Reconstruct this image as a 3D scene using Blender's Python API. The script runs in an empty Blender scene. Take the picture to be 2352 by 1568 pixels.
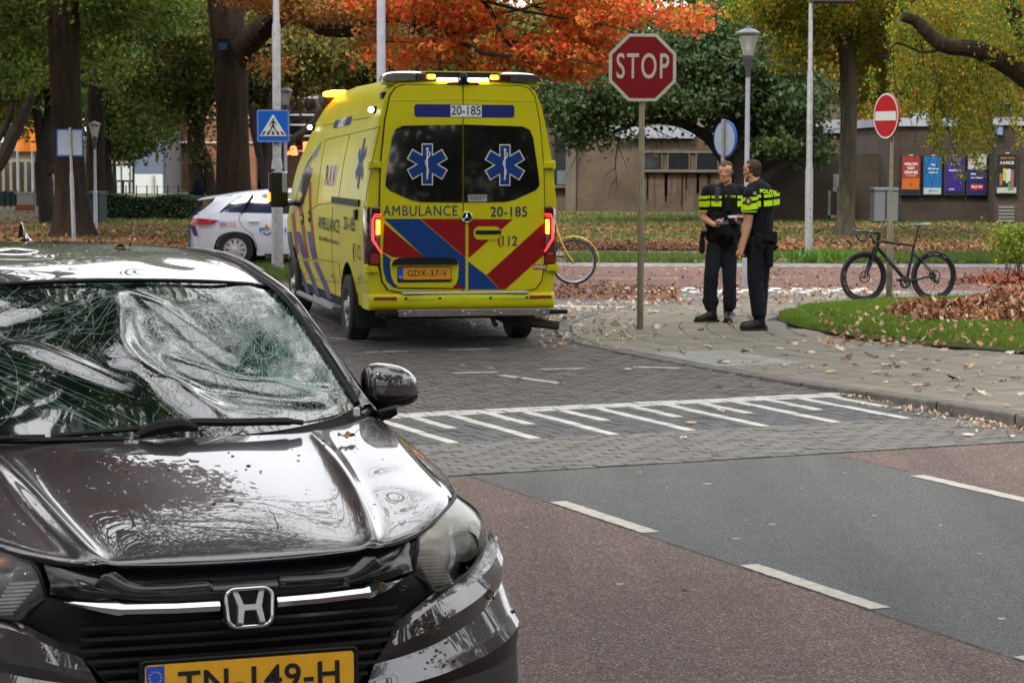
import bpy, bmesh, math, random
import numpy as np
from mathutils import Vector, Matrix, noise as mnoise

SC = bpy.context.scene
COL = SC.collection
R = math.radians
PI = math.pi
rnd = random.Random(7)

# ------------------------------------------------------------------ camera
CAM_H = 1.907
cd = bpy.data.cameras.new('camera'); cam = bpy.data.objects.new('camera', cd); COL.objects.link(cam)
cam.matrix_world = Matrix.Translation((0, 0, CAM_H)) @ Matrix.Rotation(R(90 - 4.754), 4, 'X') @ Matrix.Rotation(R(.205), 4, 'Z')
cd.sensor_width = 36; cd.lens = 78.23; cd.clip_start = .05; cd.clip_end = 2000
cd.dof.use_dof = True; cd.dof.focus_distance = 7.5; cd.dof.aperture_fstop = 18
SC.camera = cam

# ------------------------------------------------------------------ sky and sun
w = bpy.data.worlds.new('World'); SC.world = w; w.use_nodes = True
nt = w.node_tree; nt.nodes.clear()
out = nt.nodes.new('ShaderNodeOutputWorld'); bg = nt.nodes.new('ShaderNodeBackground')
sky = nt.nodes.new('ShaderNodeTexSky'); sky.sky_type = 'NISHITA'; sky.sun_disc = False
SUN_EL, SUN_AZ = 48, 205
sky.sun_elevation = R(SUN_EL); sky.sun_rotation = R(SUN_AZ)
tc = nt.nodes.new('ShaderNodeTexCoord')
no = nt.nodes.new('ShaderNodeTexNoise'); no.inputs['Scale'].default_value = 2.2; no.inputs['Detail'].default_value = 5
rp = nt.nodes.new('ShaderNodeValToRGB'); rp.color_ramp.elements[0].position = .3; rp.color_ramp.elements[1].position = .7
rp.color_ramp.elements[0].color = (7.5, 7.6, 7.9, 1); rp.color_ramp.elements[1].color = (11.0, 10.9, 10.7, 1)
mx = nt.nodes.new('ShaderNodeMix'); mx.data_type = 'RGBA'; mx.inputs[0].default_value = .82
nt.links.new(tc.outputs['Generated'], no.inputs['Vector']); nt.links.new(no.outputs['Fac'], rp.inputs[0])
nt.links.new(sky.outputs[0], mx.inputs[6]); nt.links.new(rp.outputs[0], mx.inputs[7])
nt.links.new(mx.outputs[2], bg.inputs[0]); nt.links.new(bg.outputs[0], out.inputs[0])
bg.inputs[1].default_value = .12
sd = bpy.data.lights.new('sun', 'SUN'); sd.energy = 1.9; sd.angle = R(14); sd.color = (1, .94, .85)
sun = bpy.data.objects.new('sun', sd); COL.objects.link(sun)
az = R(SUN_AZ)   # light comes from behind the camera, a little to the left
sv = Vector((math.sin(az) * math.cos(R(SUN_EL)), math.cos(az) * math.cos(R(SUN_EL)), math.sin(R(SUN_EL))))
sun.rotation_euler = sv.to_track_quat('Z', 'Y').to_euler(); sun.location = (0, 0, 60)
SC.view_settings.view_transform = 'Standard'; SC.view_settings.look = 'None'
SC.view_settings.exposure = 1.36; SC.view_settings.gamma = 1; SC.view_settings.use_curve_mapping = False
SC.cycles.max_bounces = 6; SC.cycles.transparent_max_bounces = 8; SC.cycles.diffuse_bounces = 3; SC.cycles.glossy_bounces = 3
SC.cycles.sample_clamp_indirect = 6; SC.cycles.use_denoising = True; SC.cycles.caustics_reflective = False; SC.cycles.caustics_refractive = False

# ------------------------------------------------------------------ surveying: photo pixel (2352 wide) -> place
_F, _PT, _RO = 5111.0, R(-4.754), R(.205)
def ray(u, v):
    X, Y = u - 1176, v - 784
    X, Y = X * math.cos(_RO) + Y * math.sin(_RO), -X * math.sin(_RO) + Y * math.cos(_RO)
    return Vector((X / _F, math.cos(_PT) + Y / _F * math.sin(_PT), math.sin(_PT) - Y / _F * math.cos(_PT)))
def at(u, v, z=0.):
    d = ray(u, v); t = (z - CAM_H) / d.z; return Vector((d.x * t, d.y * t, z))
def atY(u, v, Y):
    d = ray(u, v); t = Y / d.y; return Vector((d.x * t, Y, CAM_H + d.z * t))

# ------------------------------------------------------------------ materials
def srgb(h):
    f = lambda c: c / 12.92 if c <= .04045 else ((c + .055) / 1.055) ** 2.4
    return tuple(f(int(h[i:i + 2], 16) / 255) for i in (0, 2, 4)) + (1,)
def c4(c): return tuple(c) + (1,) if len(c) == 3 else tuple(c)
_M = {}
def new_mat(name):
    m = bpy.data.materials.new(name); m.use_nodes = True
    return m, m.node_tree, m.node_tree.nodes['Principled BSDF']
def mat(name, col, rough=.6, metal=0., coat=0., var=.0, vscale=8., col2=None, bump=0., bscale=40., emit=0., ecol=None, island=0., spec=.35, crough=.05, detail=4., stretch=None, rvar=0., sheen=0., bdist=.01, cior=1.5):
    """plain surface with optional colour mottling (var/col2), per-piece tint (island) and fine relief (bump)"""
    if name in _M: return _M[name]
    m, t, b = new_mat(name); N, L = t.nodes, t.links
    b.inputs['Base Color'].default_value = c4(col); b.inputs['Roughness'].default_value = rough
    b.inputs['Metallic'].default_value = metal; b.inputs['Coat Weight'].default_value = coat
    b.inputs['Coat Roughness'].default_value = crough; b.inputs['Coat IOR'].default_value = cior; b.inputs['Specular IOR Level'].default_value = spec
    if sheen: b.inputs['Sheen Weight'].default_value = sheen
    tcn = N.new('ShaderNodeTexCoord'); src = tcn.outputs['Object']
    if stretch:
        mp = N.new('ShaderNodeMapping'); mp.inputs['Scale'].default_value = stretch; L.new(src, mp.inputs[0]); src = mp.outputs[0]
    cur = None
    if var or col2:
        n = N.new('ShaderNodeTexNoise'); n.inputs['Scale'].default_value = vscale; n.inputs['Detail'].default_value = detail; n.inputs['Roughness'].default_value = .6
        L.new(src, n.inputs['Vector'])
        r = N.new('ShaderNodeValToRGB'); r.color_ramp.elements[0].position = .32; r.color_ramp.elements[1].position = .68
        a = c4(col); bb = c4(col2) if col2 else tuple(x * (1 - var) for x in a[:3]) + (1,)
        r.color_ramp.elements[0].color = bb; r.color_ramp.elements[1].color = a
        L.new(n.outputs['Fac'], r.inputs[0]); cur = r.outputs[0]
        if rvar:
            mr = N.new('ShaderNodeMapRange'); mr.inputs[3].default_value = rough - rvar; mr.inputs[4].default_value = rough + rvar
            L.new(n.outputs['Fac'], mr.inputs[0]); L.new(mr.outputs[0], b.inputs['Roughness'])
    if island:
        g = N.new('ShaderNodeNewGeometry'); oi = N.new('ShaderNodeObjectInfo')
        ad = N.new('ShaderNodeMath'); ad.operation = 'ADD'; L.new(g.outputs['Random Per Island'], ad.inputs[0]); L.new(oi.outputs['Random'], ad.inputs[1])
        fr = N.new('ShaderNodeMath'); fr.operation = 'FRACT'; L.new(ad.outputs[0], fr.inputs[0])
        mr = N.new('ShaderNodeMapRange'); mr.inputs[3].default_value = 1 - island; mr.inputs[4].default_value = 1 + island; L.new(fr.outputs[0], mr.inputs[0])
        mu = N.new('ShaderNodeMix'); mu.data_type = 'RGBA'; mu.blend_type = 'MULTIPLY'; mu.inputs[0].default_value = 1
        if cur: L.new(cur, mu.inputs[6])
        else: mu.inputs[6].default_value = c4(col)
        L.new(mr.outputs[0], mu.inputs[7]); cur = mu.outputs[2]
    if cur: L.new(cur, b.inputs['Base Color'])
    if bump:
        n2 = N.new('ShaderNodeTexNoise'); n2.inputs['Scale'].default_value = bscale; n2.inputs['Detail'].default_value = 5; L.new(src, n2.inputs['Vector'])
        bp = N.new('ShaderNodeBump'); bp.inputs['Strength'].default_value = bump; bp.inputs['Distance'].default_value = bdist
        L.new(n2.outputs['Fac'], bp.inputs['Height']); L.new(bp.outputs[0], b.inputs['Normal'])
    if emit:
        b.inputs['Emission Color'].default_value = c4(ecol or col); b.inputs['Emission Strength'].default_value = emit
    _M[name] = m; return m
def ramp_mat(name, cols, rough=.75, trans=.0, nscale=.35, nmix=.5, spec=.3):
    """leaf material: every leaf (island) picks a colour of the ramp, shifted by a large soft noise"""
    if name in _M: return _M[name]
    m, t, b = new_mat(name); N, L = t.nodes, t.links
    g = N.new('ShaderNodeNewGeometry'); oi = N.new('ShaderNodeObjectInfo')
    ad = N.new('ShaderNodeMath'); ad.operation = 'ADD'; L.new(g.outputs['Random Per Island'], ad.inputs[0]); L.new(oi.outputs['Random'], ad.inputs[1])
    fr = N.new('ShaderNodeMath'); fr.operation = 'FRACT'; L.new(ad.outputs[0], fr.inputs[0])
    n = N.new('ShaderNodeTexNoise'); n.inputs['Scale'].default_value = nscale; n.inputs['Detail'].default_value = 2; L.new(g.outputs['Position'], n.inputs['Vector'])
    mr = N.new('ShaderNodeMapRange'); mr.inputs[1].default_value = .3; mr.inputs[2].default_value = .7; L.new(n.outputs['Fac'], mr.inputs[0])
    mm = N.new('ShaderNodeMix'); mm.inputs[0].default_value = nmix; L.new(fr.outputs[0], mm.inputs[2]); L.new(mr.outputs[0], mm.inputs[3])
    r = N.new('ShaderNodeValToRGB'); e = r.color_ramp.elements
    for i, c in enumerate(cols):
        p = i / (len(cols) - 1)
        q = e[i] if i < 2 and len(cols) >= 2 and i == 0 else (e[-1] if i == len(cols) - 1 else e.new(p))
        q.position = p; q.color = c4(c)
    L.new(mm.outputs[0], r.inputs[0]); L.new(r.outputs[0], b.inputs['Base Color'])
    b.inputs['Roughness'].default_value = rough; b.inputs['Specular IOR Level'].default_value = spec
    if trans:
        tr = N.new('ShaderNodeBsdfTranslucent'); L.new(r.outputs[0], tr.inputs[0])
        ms = N.new('ShaderNodeMixShader'); ms.inputs[0].default_value = trans
        L.new(b.outputs[0], ms.inputs[1]); L.new(tr.outputs[0], ms.inputs[2]); L.new(ms.outputs[0], N['Material Output'].inputs[0])
    _M[name] = m; return m

# ------------------------------------------------------------------ objects
def tag(o, label=None, cat=None, group=None, kind=None):
    if label: o['label'] = label
    if cat: o['category'] = cat
    if group: o['group'] = group
    if kind: o['kind'] = kind
    return o
def thing(name, label, cat, loc=(0, 0, 0), rz=0., group=None):
    o = bpy.data.objects.new(name, None); COL.objects.link(o); o.empty_display_size = .2
    o.location = loc; o.rotation_euler = (0, 0, rz); return tag(o, label, cat, group)
def add_obj(name, me, parent=None, kind=None, loc=None):
    o = bpy.data.objects.new(name, me); COL.objects.link(o)
    if parent: o.parent = parent
    if kind: o['kind'] = kind
    if loc is not None: o.location = loc
    return o
def copy_tree(o, parent=None):
    c = o.copy(); COL.objects.link(c)
    if parent: c.parent = parent
    for ch in list(o.children): copy_tree(ch, c)
    return c
def np_mesh(name, V, F, m, smooth=False, mi=None):
    """V (n,3) array, F (m,k) array of equal-sized faces"""
    V = np.asarray(V, dtype=np.float32); F = np.asarray(F, dtype=np.int32); k = F.shape[1]
    me = bpy.data.meshes.new(name); me.vertices.add(len(V)); me.vertices.foreach_set('co', V.ravel())
    me.loops.add(F.size); me.loops.foreach_set('vertex_index', F.ravel())
    me.polygons.add(len(F)); me.polygons.foreach_set('loop_start', np.arange(0, F.size, k, dtype=np.int32))
    me.polygons.foreach_set('loop_total', np.full(len(F), k, dtype=np.int32))
    if smooth: me.polygons.foreach_set('use_smooth', np.ones(len(F), dtype=bool))
    for x in (m if isinstance(m, (list, tuple)) else [m]): me.materials.append(x)
    if mi is not None: me.polygons.foreach_set('material_index', np.asarray(mi, dtype=np.int32))
    me.update(); me.validate(); return me

def catmull(P, n):
    """n samples through control points P (list of vectors of any dim)"""
    P = np.array(P, float)
    if len(P) == 2: t = np.linspace(0, 1, n)[:, None]; return P[0] * (1 - t) + P[1] * t
    Q = np.vstack([2 * P[0] - P[1], P, 2 * P[-1] - P[-2]]); out_ = []
    for s in np.linspace(0, len(P) - 1, n):
        i = min(int(s), len(P) - 2); t = s - i; a, b, c, d = Q[i], Q[i + 1], Q[i + 2], Q[i + 3]
        out_.append(.5 * ((2 * b) + (-a + c) * t + (2 * a - 5 * b + 4 * c - d) * t * t + (-a + 3 * b - 3 * c + d) * t ** 3))
    return np.array(out_)
def surf(rows, nu, nv):
    """rows: control rows (each a list of 3D points); returns (nv, nu, 3) smooth grid"""
    A = np.array([catmull(r, nu) for r in rows])
    return np.stack([catmull(A[:, j], nv) for j in range(nu)], 1)

def surf_crease(rows, nu, per=6):
    """like surf, but straight between the rows so that each row stays a crisp crease"""
    A = [catmull(r, nu) for r in rows]; out_ = []
    for a, b in zip(A[:-1], A[1:]): out_ += [a * (1 - t / per) + b * (t / per) for t in range(per)]
    return np.array(out_ + [A[-1]])

class MB:
    """collects simple shapes for ONE mesh object"""
    def __init__(s): s.v, s.f, s.m, s.cm, s.T = [], [], [], 0, None
    def add(s, vs, fs):
        b = len(s.v)
        s.v += [tuple(s.T @ Vector(p)) if s.T else tuple(p) for p in vs]
        s.f += [tuple(i + b for i in f) for f in fs]; s.m += [s.cm] * len(fs); return s
    def box(s, a, b, bev=0.):
        x0, y0, z0 = (min(a[i], b[i]) for i in range(3)); x1, y1, z1 = (max(a[i], b[i]) for i in range(3))
        if not bev:
            return s.add([(x0, y0, z0), (x1, y0, z0), (x1, y1, z0), (x0, y1, z0), (x0, y0, z1), (x1, y0, z1), (x1, y1, z1), (x0, y1, z1)],
                         [(0, 3, 2, 1), (4, 5, 6, 7), (0, 1, 5, 4), (1, 2, 6, 5), (2, 3, 7, 6), (3, 0, 4, 7)])
        e = bev; vs = []
        for z, k in ((z0, e), (z0 + e, 0), (z1 - e, 0), (z1, e)):
            X0, X1, Y0, Y1 = x0 + k, x1 - k, y0 + k, y1 - k
            vs += [(X0 + e, Y0, z), (X1 - e, Y0, z), (X1, Y0 + e, z), (X1, Y1 - e, z), (X1 - e, Y1, z), (X0 + e, Y1, z), (X0, Y1 - e, z), (X0, Y0 + e, z)]
        fs = [tuple(range(7, -1, -1)), tuple(range(24, 32))]
        for r in range(3):
            for i in range(8): j = (i + 1) % 8; fs.append((r * 8 + i, r * 8 + j, r * 8 + 8 + j, r * 8 + 8 + i))
        return s.add(vs, fs)
    def tube(s, pts, rad, n=8, cap=True, closed=False):
        pts = [Vector(p) for p in pts]; k = len(pts)
        rad = [rad] * k if isinstance(rad, (int, float)) else list(rad)
        vs = []; up = Vector((0, 0, 1)); pa = None
        for i, p in enumerate(pts):
            if closed: d = pts[(i + 1) % k] - pts[i - 1]
            else: d = pts[min(i + 1, k - 1)] - pts[max(i - 1, 0)]
            if d.length < 1e-9: d = Vector((0, 0, 1))
            d.normalize()
            if pa is None:
                pa = d.cross(up if abs(d.z) < .9 else Vector((1, 0, 0))).normalized()
            else:
                pa = (pa - d * pa.dot(d)); pa = pa.normalized() if pa.length > 1e-6 else d.orthogonal().normalized()
            q = d.cross(pa)
            for j in range(n):
                a = 2 * PI * j / n; vs.append(p + (pa * math.cos(a) + q * math.sin(a)) * rad[i])
        fs = []
        for i in range(k if closed else k - 1):
            i2 = (i + 1) % k
            for j in range(n): j2 = (j + 1) % n; fs.append((i * n + j, i * n + j2, i2 * n + j2, i2 * n + j))
        if cap and not closed: fs += [tuple(range(n - 1, -1, -1)), tuple(range((k - 1) * n, k * n))]
        return s.add(vs, fs)
    def lathe(s, prof, n=24, c=(0, 0, 0), axis='z', a0=0., a1=2 * PI):
        """prof: (radius, height) pairs; axis z / x / y"""
        full = abs(a1 - a0 - 2 * PI) < 1e-6; m = n if full else n + 1; vs = []
        for (r, h) in prof:
            for j in range(m):
                a = a0 + (a1 - a0) * j / n; x, y = r * math.cos(a), r * math.sin(a)
                p = (x, y, h) if axis == 'z' else ((h, x, y) if axis == 'x' else (y, h, x))
                vs.append((p[0] + c[0], p[1] + c[1], p[2] + c[2]))
        fs = []
        for i in range(len(prof) - 1):
            for j in range(n): j2 = (j + 1) % m if full else j + 1; fs.append((i * m + j, i * m + j2, (i + 1) * m + j2, (i + 1) * m + j))
        return s.add(vs, fs)
    def grid(s, G, flip=False, wrap=False):
        nv, nu = G.shape[:2]; fs = []
        for i in range(nv - 1):
            for j in range(nu if wrap else nu - 1):
                j2 = (j + 1) % nu; q = (i * nu + j, i * nu + j2, (i + 1) * nu + j2, (i + 1) * nu + j)
                fs.append(q[::-1] if flip else q)
        return s.add(G.reshape(-1, 3).tolist(), fs)
    def prism(s, poly, a, b, axis='y'):
        """2D polygon extruded from a to b along axis; poly is (x,z) for y, (x,y) for z, (y,z) for x"""
        def P(p, h): return (p[0], h, p[1]) if axis == 'y' else ((p[0], p[1], h) if axis == 'z' else (h, p[0], p[1]))
        n = len(poly); vs = [P(p, a) for p in poly] + [P(p, b) for p in poly]
        fs = [tuple(range(n - 1, -1, -1)), tuple(range(n, 2 * n))] + [(i, (i + 1) % n, n + (i + 1) % n, n + i) for i in range(n)]
        return s.add(vs, fs)
    def ell(s, c, r, nu=16, nv=10, p=1.):
        vs, fs = [], []; sg = lambda v: math.copysign(abs(v) ** p, v)
        for i in range(nv + 1):
            t = PI * i / nv - PI / 2
            for j in range(nu):
                a = 2 * PI * j / nu
                vs.append((c[0] + r[0] * sg(math.cos(t)) * sg(math.cos(a)), c[1] + r[1] * sg(math.cos(t)) * sg(math.sin(a)), c[2] + r[2] * sg(math.sin(t))))
        for i in range(nv):
            for j in range(nu): j2 = (j + 1) % nu; fs.append((i * nu + j, i * nu + j2, (i + 1) * nu + j2, (i + 1) * nu + j))
        return s.add(vs, fs)
    def build(s, name, m, parent=None, smooth=False, kind=None, loc=None, sharp=None):
        me = bpy.data.meshes.new(name); me.from_pydata(s.v, [], s.f)
        for x in (m if isinstance(m, (list, tuple)) else [m]): me.materials.append(x)
        if any(s.m): me.polygons.foreach_set('material_index', s.m)
        if smooth:
            me.polygons.foreach_set('use_smooth', [True] * len(me.polygons))
        me.validate(); me.update()
        bm = bmesh.new(); bm.from_mesh(me); bmesh.ops.recalc_face_normals(bm, faces=bm.faces[:]); bm.to_mesh(me); bm.free()
        if smooth: me.set_sharp_from_angle(angle=R(sharp or 38))
        return add_obj(name, me, parent, kind, loc)
def rrect(w_, h_, r_, n=5, cx=0, cy=0):
    p = []
    for (sx, sy, a0) in ((1, 1, 0), (-1, 1, 90), (-1, -1, 180), (1, -1, 270)):
        for i in range(n + 1):
            a = R(a0 + 90 * i / n); p.append((cx + sx * (w_ / 2 - r_) + r_ * math.cos(a), cy + sy * (h_ / 2 - r_) + r_ * math.sin(a)))
    return p
def text_obj(name, body, size, m, parent, M, depth=.002, bold=0., sx=1., shear=0., align='CENTER', spacing=1.):
    """flat lettering as a mesh; M maps the text plane (x right, y up, z out) to the parent's space"""
    cu = bpy.data.curves.new(name, 'FONT'); cu.body = body; cu.size = size; cu.align_x = align; cu.align_y = 'CENTER'
    cu.extrude = depth; cu.offset = bold; cu.shear = shear; cu.space_character = spacing; cu.resolution_u = 4
    o = bpy.data.objects.new('tmp', cu); COL.objects.link(o)
    bpy.context.view_layer.update()
    me = bpy.data.meshes.new_from_object(o.evaluated_get(bpy.context.evaluated_depsgraph_get()))
    bpy.data.objects.remove(o); bpy.data.curves.remove(cu)
    me.transform(M @ Matrix.Diagonal((sx, 1, 1, 1))); me.materials.clear(); me.materials.append(m); me.name = name
    return add_obj(name, me, parent)
def fit_width(o, w_, M):
    """squeeze lettering so that it is w_ wide in its own plane"""
    Mi = M.inverted(); xs = [(Mi @ v.co).x for v in o.data.vertices]; k = w_ / (max(xs) - min(xs)); o.data.transform(M @ Matrix.Diagonal((k, 1, 1, 1)) @ Mi); return o
def frame_mat(o, xdir, ydir):
    x = Vector(xdir).normalized(); y = Vector(ydir); y = (y - x * y.dot(x)).normalized(); z = x.cross(y)
    return Matrix(((x.x, y.x, z.x, o[0]), (x.y, y.y, z.y, o[1]), (x.z, y.z, z.z, o[2]), (0, 0, 0, 1)))
def blob(name, prims, m, parent, voxel=.008, smooth=4):
    """one continuous skin over tapered capsules ('c',a,b,ra,rb) and ellipsoids ('e',centre,radii)"""
    mb = MB()
    for p in prims:
        if p[0] == 'c':
            a, b = Vector(p[1]), Vector(p[2]); ra, rb = p[3], p[4]; d = b - a; L_ = max(d.length, 1e-4); pts, rr = [], []
            for i in range(4): t = PI / 2 * (1 - i / 4); pts.append(a - d / L_ * ra * math.sin(t)); rr.append(max(ra * math.cos(t), 1e-4))
            pts.append(a); rr.append(ra); pts.append(b); rr.append(rb)
            for i in range(1, 5): t = PI / 2 * i / 4; pts.append(b + d / L_ * rb * math.sin(t)); rr.append(max(rb * math.cos(t), 1e-4))
            mb.tube(pts, rr, 12)
        elif p[0] == 'e': mb.ell(p[1], p[2], 16, 10)
    o = mb.build('tmp', m)
    r = o.modifiers.new('r', 'REMESH'); r.mode = 'VOXEL'; r.voxel_size = voxel
    if smooth:
        q = o.modifiers.new('s', 'SMOOTH'); q.iterations = smooth; q.factor = .5
    bpy.context.view_layer.update()
    me = bpy.data.meshes.new_from_object(o.evaluated_get(bpy.context.evaluated_depsgraph_get()))
    old = o.data; bpy.data.objects.remove(o); bpy.data.meshes.remove(old); me.name = name
    me.materials.clear()
    for x in (m if isinstance(m, (list, tuple)) else [m]): me.materials.append(x)
    me.polygons.foreach_set('use_smooth', [True] * len(me.polygons))
    return add_obj(name, me, parent)
# ================================================================== GROUND, ROADS, PAVING
def speckle(name, base, light, dark, scale=260., rough=.85, big=(1.0, .85), spec=.35):
    m, t, b = new_mat(name); N, L = t.nodes, t.links
    g = N.new('ShaderNodeNewGeometry'); v = N.new('ShaderNodeTexVoronoi'); v.inputs['Scale'].default_value = scale; L.new(g.outputs['Position'], v.inputs['Vector'])
    r = N.new('ShaderNodeValToRGB'); e = r.color_ramp.elements; e[0].position = .0; e[0].color = c4(dark); e[1].position = 1; e[1].color = c4(light)
    q = e.new(.45); q.color = c4(base); q = e.new(.75); q.color = c4(base)
    sp = N.new('ShaderNodeSeparateColor'); L.new(v.outputs['Color'], sp.inputs[0]); L.new(sp.outputs[0], r.inputs[0])
    n = N.new('ShaderNodeTexNoise'); n.inputs['Scale'].default_value = 1.3; n.inputs['Detail'].default_value = 9; n.inputs['Roughness'].default_value = .65; L.new(g.outputs['Position'], n.inputs['Vector'])
    mr = N.new('ShaderNodeMapRange'); mr.inputs[1].default_value = .3; mr.inputs[2].default_value = .7; mr.inputs[3].default_value = big[1]; mr.inputs[4].default_value = big[0]; L.new(n.outputs['Fac'], mr.inputs[0])
    mu = N.new('ShaderNodeMix'); mu.data_type = 'RGBA'; mu.blend_type = 'MULTIPLY'; mu.inputs[0].default_value = 1; L.new(r.outputs[0], mu.inputs[6]); L.new(mr.outputs[0], mu.inputs[7])
    L.new(mu.outputs[2], b.inputs['Base Color']); b.inputs['Roughness'].default_value = rough; b.inputs['Specular IOR Level'].default_value = spec
    mp = N.new('ShaderNodeMapping'); mp.inputs['Rotation'].default_value = (0, 0, R(-24.3)); mp.inputs['Scale'].default_value = (1.7, .10, 1); L.new(g.outputs['Position'], mp.inputs[0])
    n3 = N.new('ShaderNodeTexNoise'); n3.inputs['Scale'].default_value = 1.6; n3.inputs['Detail'].default_value = 4; L.new(mp.outputs[0], n3.inputs['Vector'])
    m3 = N.new('ShaderNodeMapRange'); m3.inputs[1].default_value = .35; m3.inputs[2].default_value = .65; m3.inputs[3].default_value = .84; m3.inputs[4].default_value = 1.10; L.new(n3.outputs['Fac'], m3.inputs[0])
    u3 = N.new('ShaderNodeMix'); u3.data_type = 'RGBA'; u3.blend_type = 'MULTIPLY'; u3.inputs[0].default_value = 1; L.new(mu.outputs[2], u3.inputs[6]); L.new(m3.outputs[0], u3.inputs[7]); L.new(u3.outputs[2], b.inputs['Base Color'])
    bp = N.new('ShaderNodeBump'); bp.inputs['Strength'].default_value = .6; bp.inputs['Distance'].default_value = .004; L.new(v.outputs['Distance'], bp.inputs['Height']); L.new(bp.outputs[0], b.inputs['Normal'])
    _M[name] = m; return m
M_ASPH = speckle('grey_asphalt', (.085, .088, .088), (.17, .17, .165), (.030, .031, .032), 170)
M_RED = speckle('red_asphalt', (.104, .069, .060), (.25, .20, .175), (.030, .015, .014), 130, big=(1.08, .86))
M_REDFAR = speckle('red_cycle_asphalt', (.15, .078, .062), (.20, .12, .10), (.10, .05, .04), 120)
M_ROADFAR = speckle('far_road_asphalt', (.13, .128, .135), (.2, .2, .2), (.07, .07, .075), 120)
M_PATH = speckle('path_concrete', (.19, .185, .18), (.26, .25, .24), (.12, .115, .11), 60)
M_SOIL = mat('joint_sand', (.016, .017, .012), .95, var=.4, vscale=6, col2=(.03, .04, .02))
M_PAINT = mat('road_paint', (.40, .385, .33), .7, var=.3, vscale=14, bump=.3, bscale=90, detail=8)
M_BR_GREY = mat('brick_grey', (.132, .126, .124), .85, var=.2, vscale=9, island=.14, bump=.25, bscale=90)
M_BR_DARK = mat('brick_dark', (.075, .076, .083), .85, var=.15, vscale=9, island=.14, bump=.25, bscale=90)
M_BR_WHITE = mat('brick_white', (.43, .43, .40), .8, var=.22, vscale=10, island=.07, bump=.25, bscale=90)
M_BR_ROAD = mat('brick_road', (.095, .086, .080), .82, var=.25, vscale=3, island=.2, bump=.25, bscale=90)
M_TILE = mat('pavement_tile', (.172, .153, .120), .85, var=.28, vscale=3, island=.10, bump=.2, bscale=70)
M_KERB = mat('kerb_concrete', (.125, .115, .10), .85, var=.45, vscale=7, bump=.3, bscale=60)

RO = Vector((-.26, 13.22, 0)); RS = Vector((.912, .411, 0)).normalized(); RT = Vector((-.411, .912, 0)).normalized()
def rp_(s_, t_, z=0.): p = RO + RS * s_ + RT * t_; return (p.x, p.y, z)
def sheet(name, pts, m, z, kind='structure', sub=0):
    mb = MB(); mb.add([(p[0], p[1], z) for p in pts], [tuple(range(len(pts)))])
    return mb.build(name, m, kind=kind)

M_GRASSG = mat('lawn_soil', (.045, .075, .018), .95, col2=(.075, .05, .03), vscale=.8, detail=8)
base_g = MB(); base_g.add([(-400, -200, -.02), (400, -200, -.02), (400, 900, -.02), (-400, 900, -.02)], [(0, 1, 2, 3)])
base_g.build('ground', M_GRASSG, kind='structure')
# asphalt of the near street: lane between two red cycle lanes
sheet('red_cycle_lane', [rp_(-3.2, 0.), rp_(-3.2, -30.), rp_(0, -30.), rp_(0, 0.)], M_RED, 0.)
sheet('road', [rp_(0, 0.), rp_(0, -30.), rp_(2.54, -30.), rp_(2.54, 0)], M_ASPH, .0)
sheet('red_cycle_lane', [rp_(2.54, 0.), rp_(2.54, -30.), rp_(4.35, -30.), rp_(4.35, 0)], M_RED, .0)
sheet('pavement_verge', [rp_(-9, 0.), rp_(-9, -30.), rp_(-3.2, -30.), rp_(-3.2, 0.)], M_PATH, .05)
# painted dashes along both lane edges: thin thermoplastic, worn edges
def dash(s0, t0, L_=1.1, wd=.1):
    mb = MB(); n = 22
    left = [rp_(s0 + rnd.uniform(-.004, .004), t0 - L_ * i / n, .004) for i in range(n + 1)]
    right = [rp_(s0 + wd + rnd.uniform(-.004, .004), t0 - .0 - L_ * i / n, .004) for i in range(n + 1)]
    vs = left + right; fs = [(i, i + 1, n + 2 + i, n + 1 + i) for i in range(n)]
    mb.add(vs, fs); tag(mb.build('road_marking', M_PAINT, kind='structure'))
for k in range(-1, 7): dash(.01, -1.13 - 2.08 * k) if k >= 0 else None
for k in range(0, 7): dash(2.44, -1.05 - 2.08 * k)
# dark bitumen seams where the coloured surfaces meet, pale gum and paint spots, tar snakes
M_SEAM = mat('bitumen_seam', (.020, .018, .018), .7); M_SPOT = mat('pale_spot', (.34, .35, .34), .8, var=.3, vscale=40)
for s0 in (0., 2.54):
    mb = MB(); n = 160; vs = []
    for i in range(n + 1):
        t = -12. * i / n; a_ = rnd.gauss(0, .0035); wd = abs(rnd.gauss(.002, .002)) + .0005; vs += [rp_(s0 + a_ - wd, t, .0025), rp_(s0 + a_ + wd, t, .0025)]
    mb.add(vs, [(2 * i, 2 * i + 1, 2 * i + 3, 2 * i + 2) for i in range(n)]); mb.build('surface_seam', M_SEAM, kind='structure')
mb = MB()
for (u, v, r_) in ((1773, 1203, .022), (1422, 1340, .022), (1625, 1110, .028), (1470, 1083, .016), (1390, 1150, .012), (1712, 1193, .010), (1690, 1236, .022), (1940, 1085, .016), (2280, 1090, .012), (2008, 1183, .014), (2250, 1270, .014), (1530, 1120, .010), (2160, 1205, .014), (1210, 1210, .012), (1905, 1480, .010), (2300, 1420, .02), (1840, 1120, .01)):
    p = at(u, v, .003); n = 11; mb.add([(p.x + r_ * rnd.uniform(.7, 1.15) * math.cos(2 * PI * i / n), p.y + r_ * rnd.uniform(.5, 1) * math.sin(2 * PI * i / n), .003) for i in range(n)], [tuple(range(n))])
mb.build('surface_spots', M_SPOT, kind='stuff')

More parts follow.
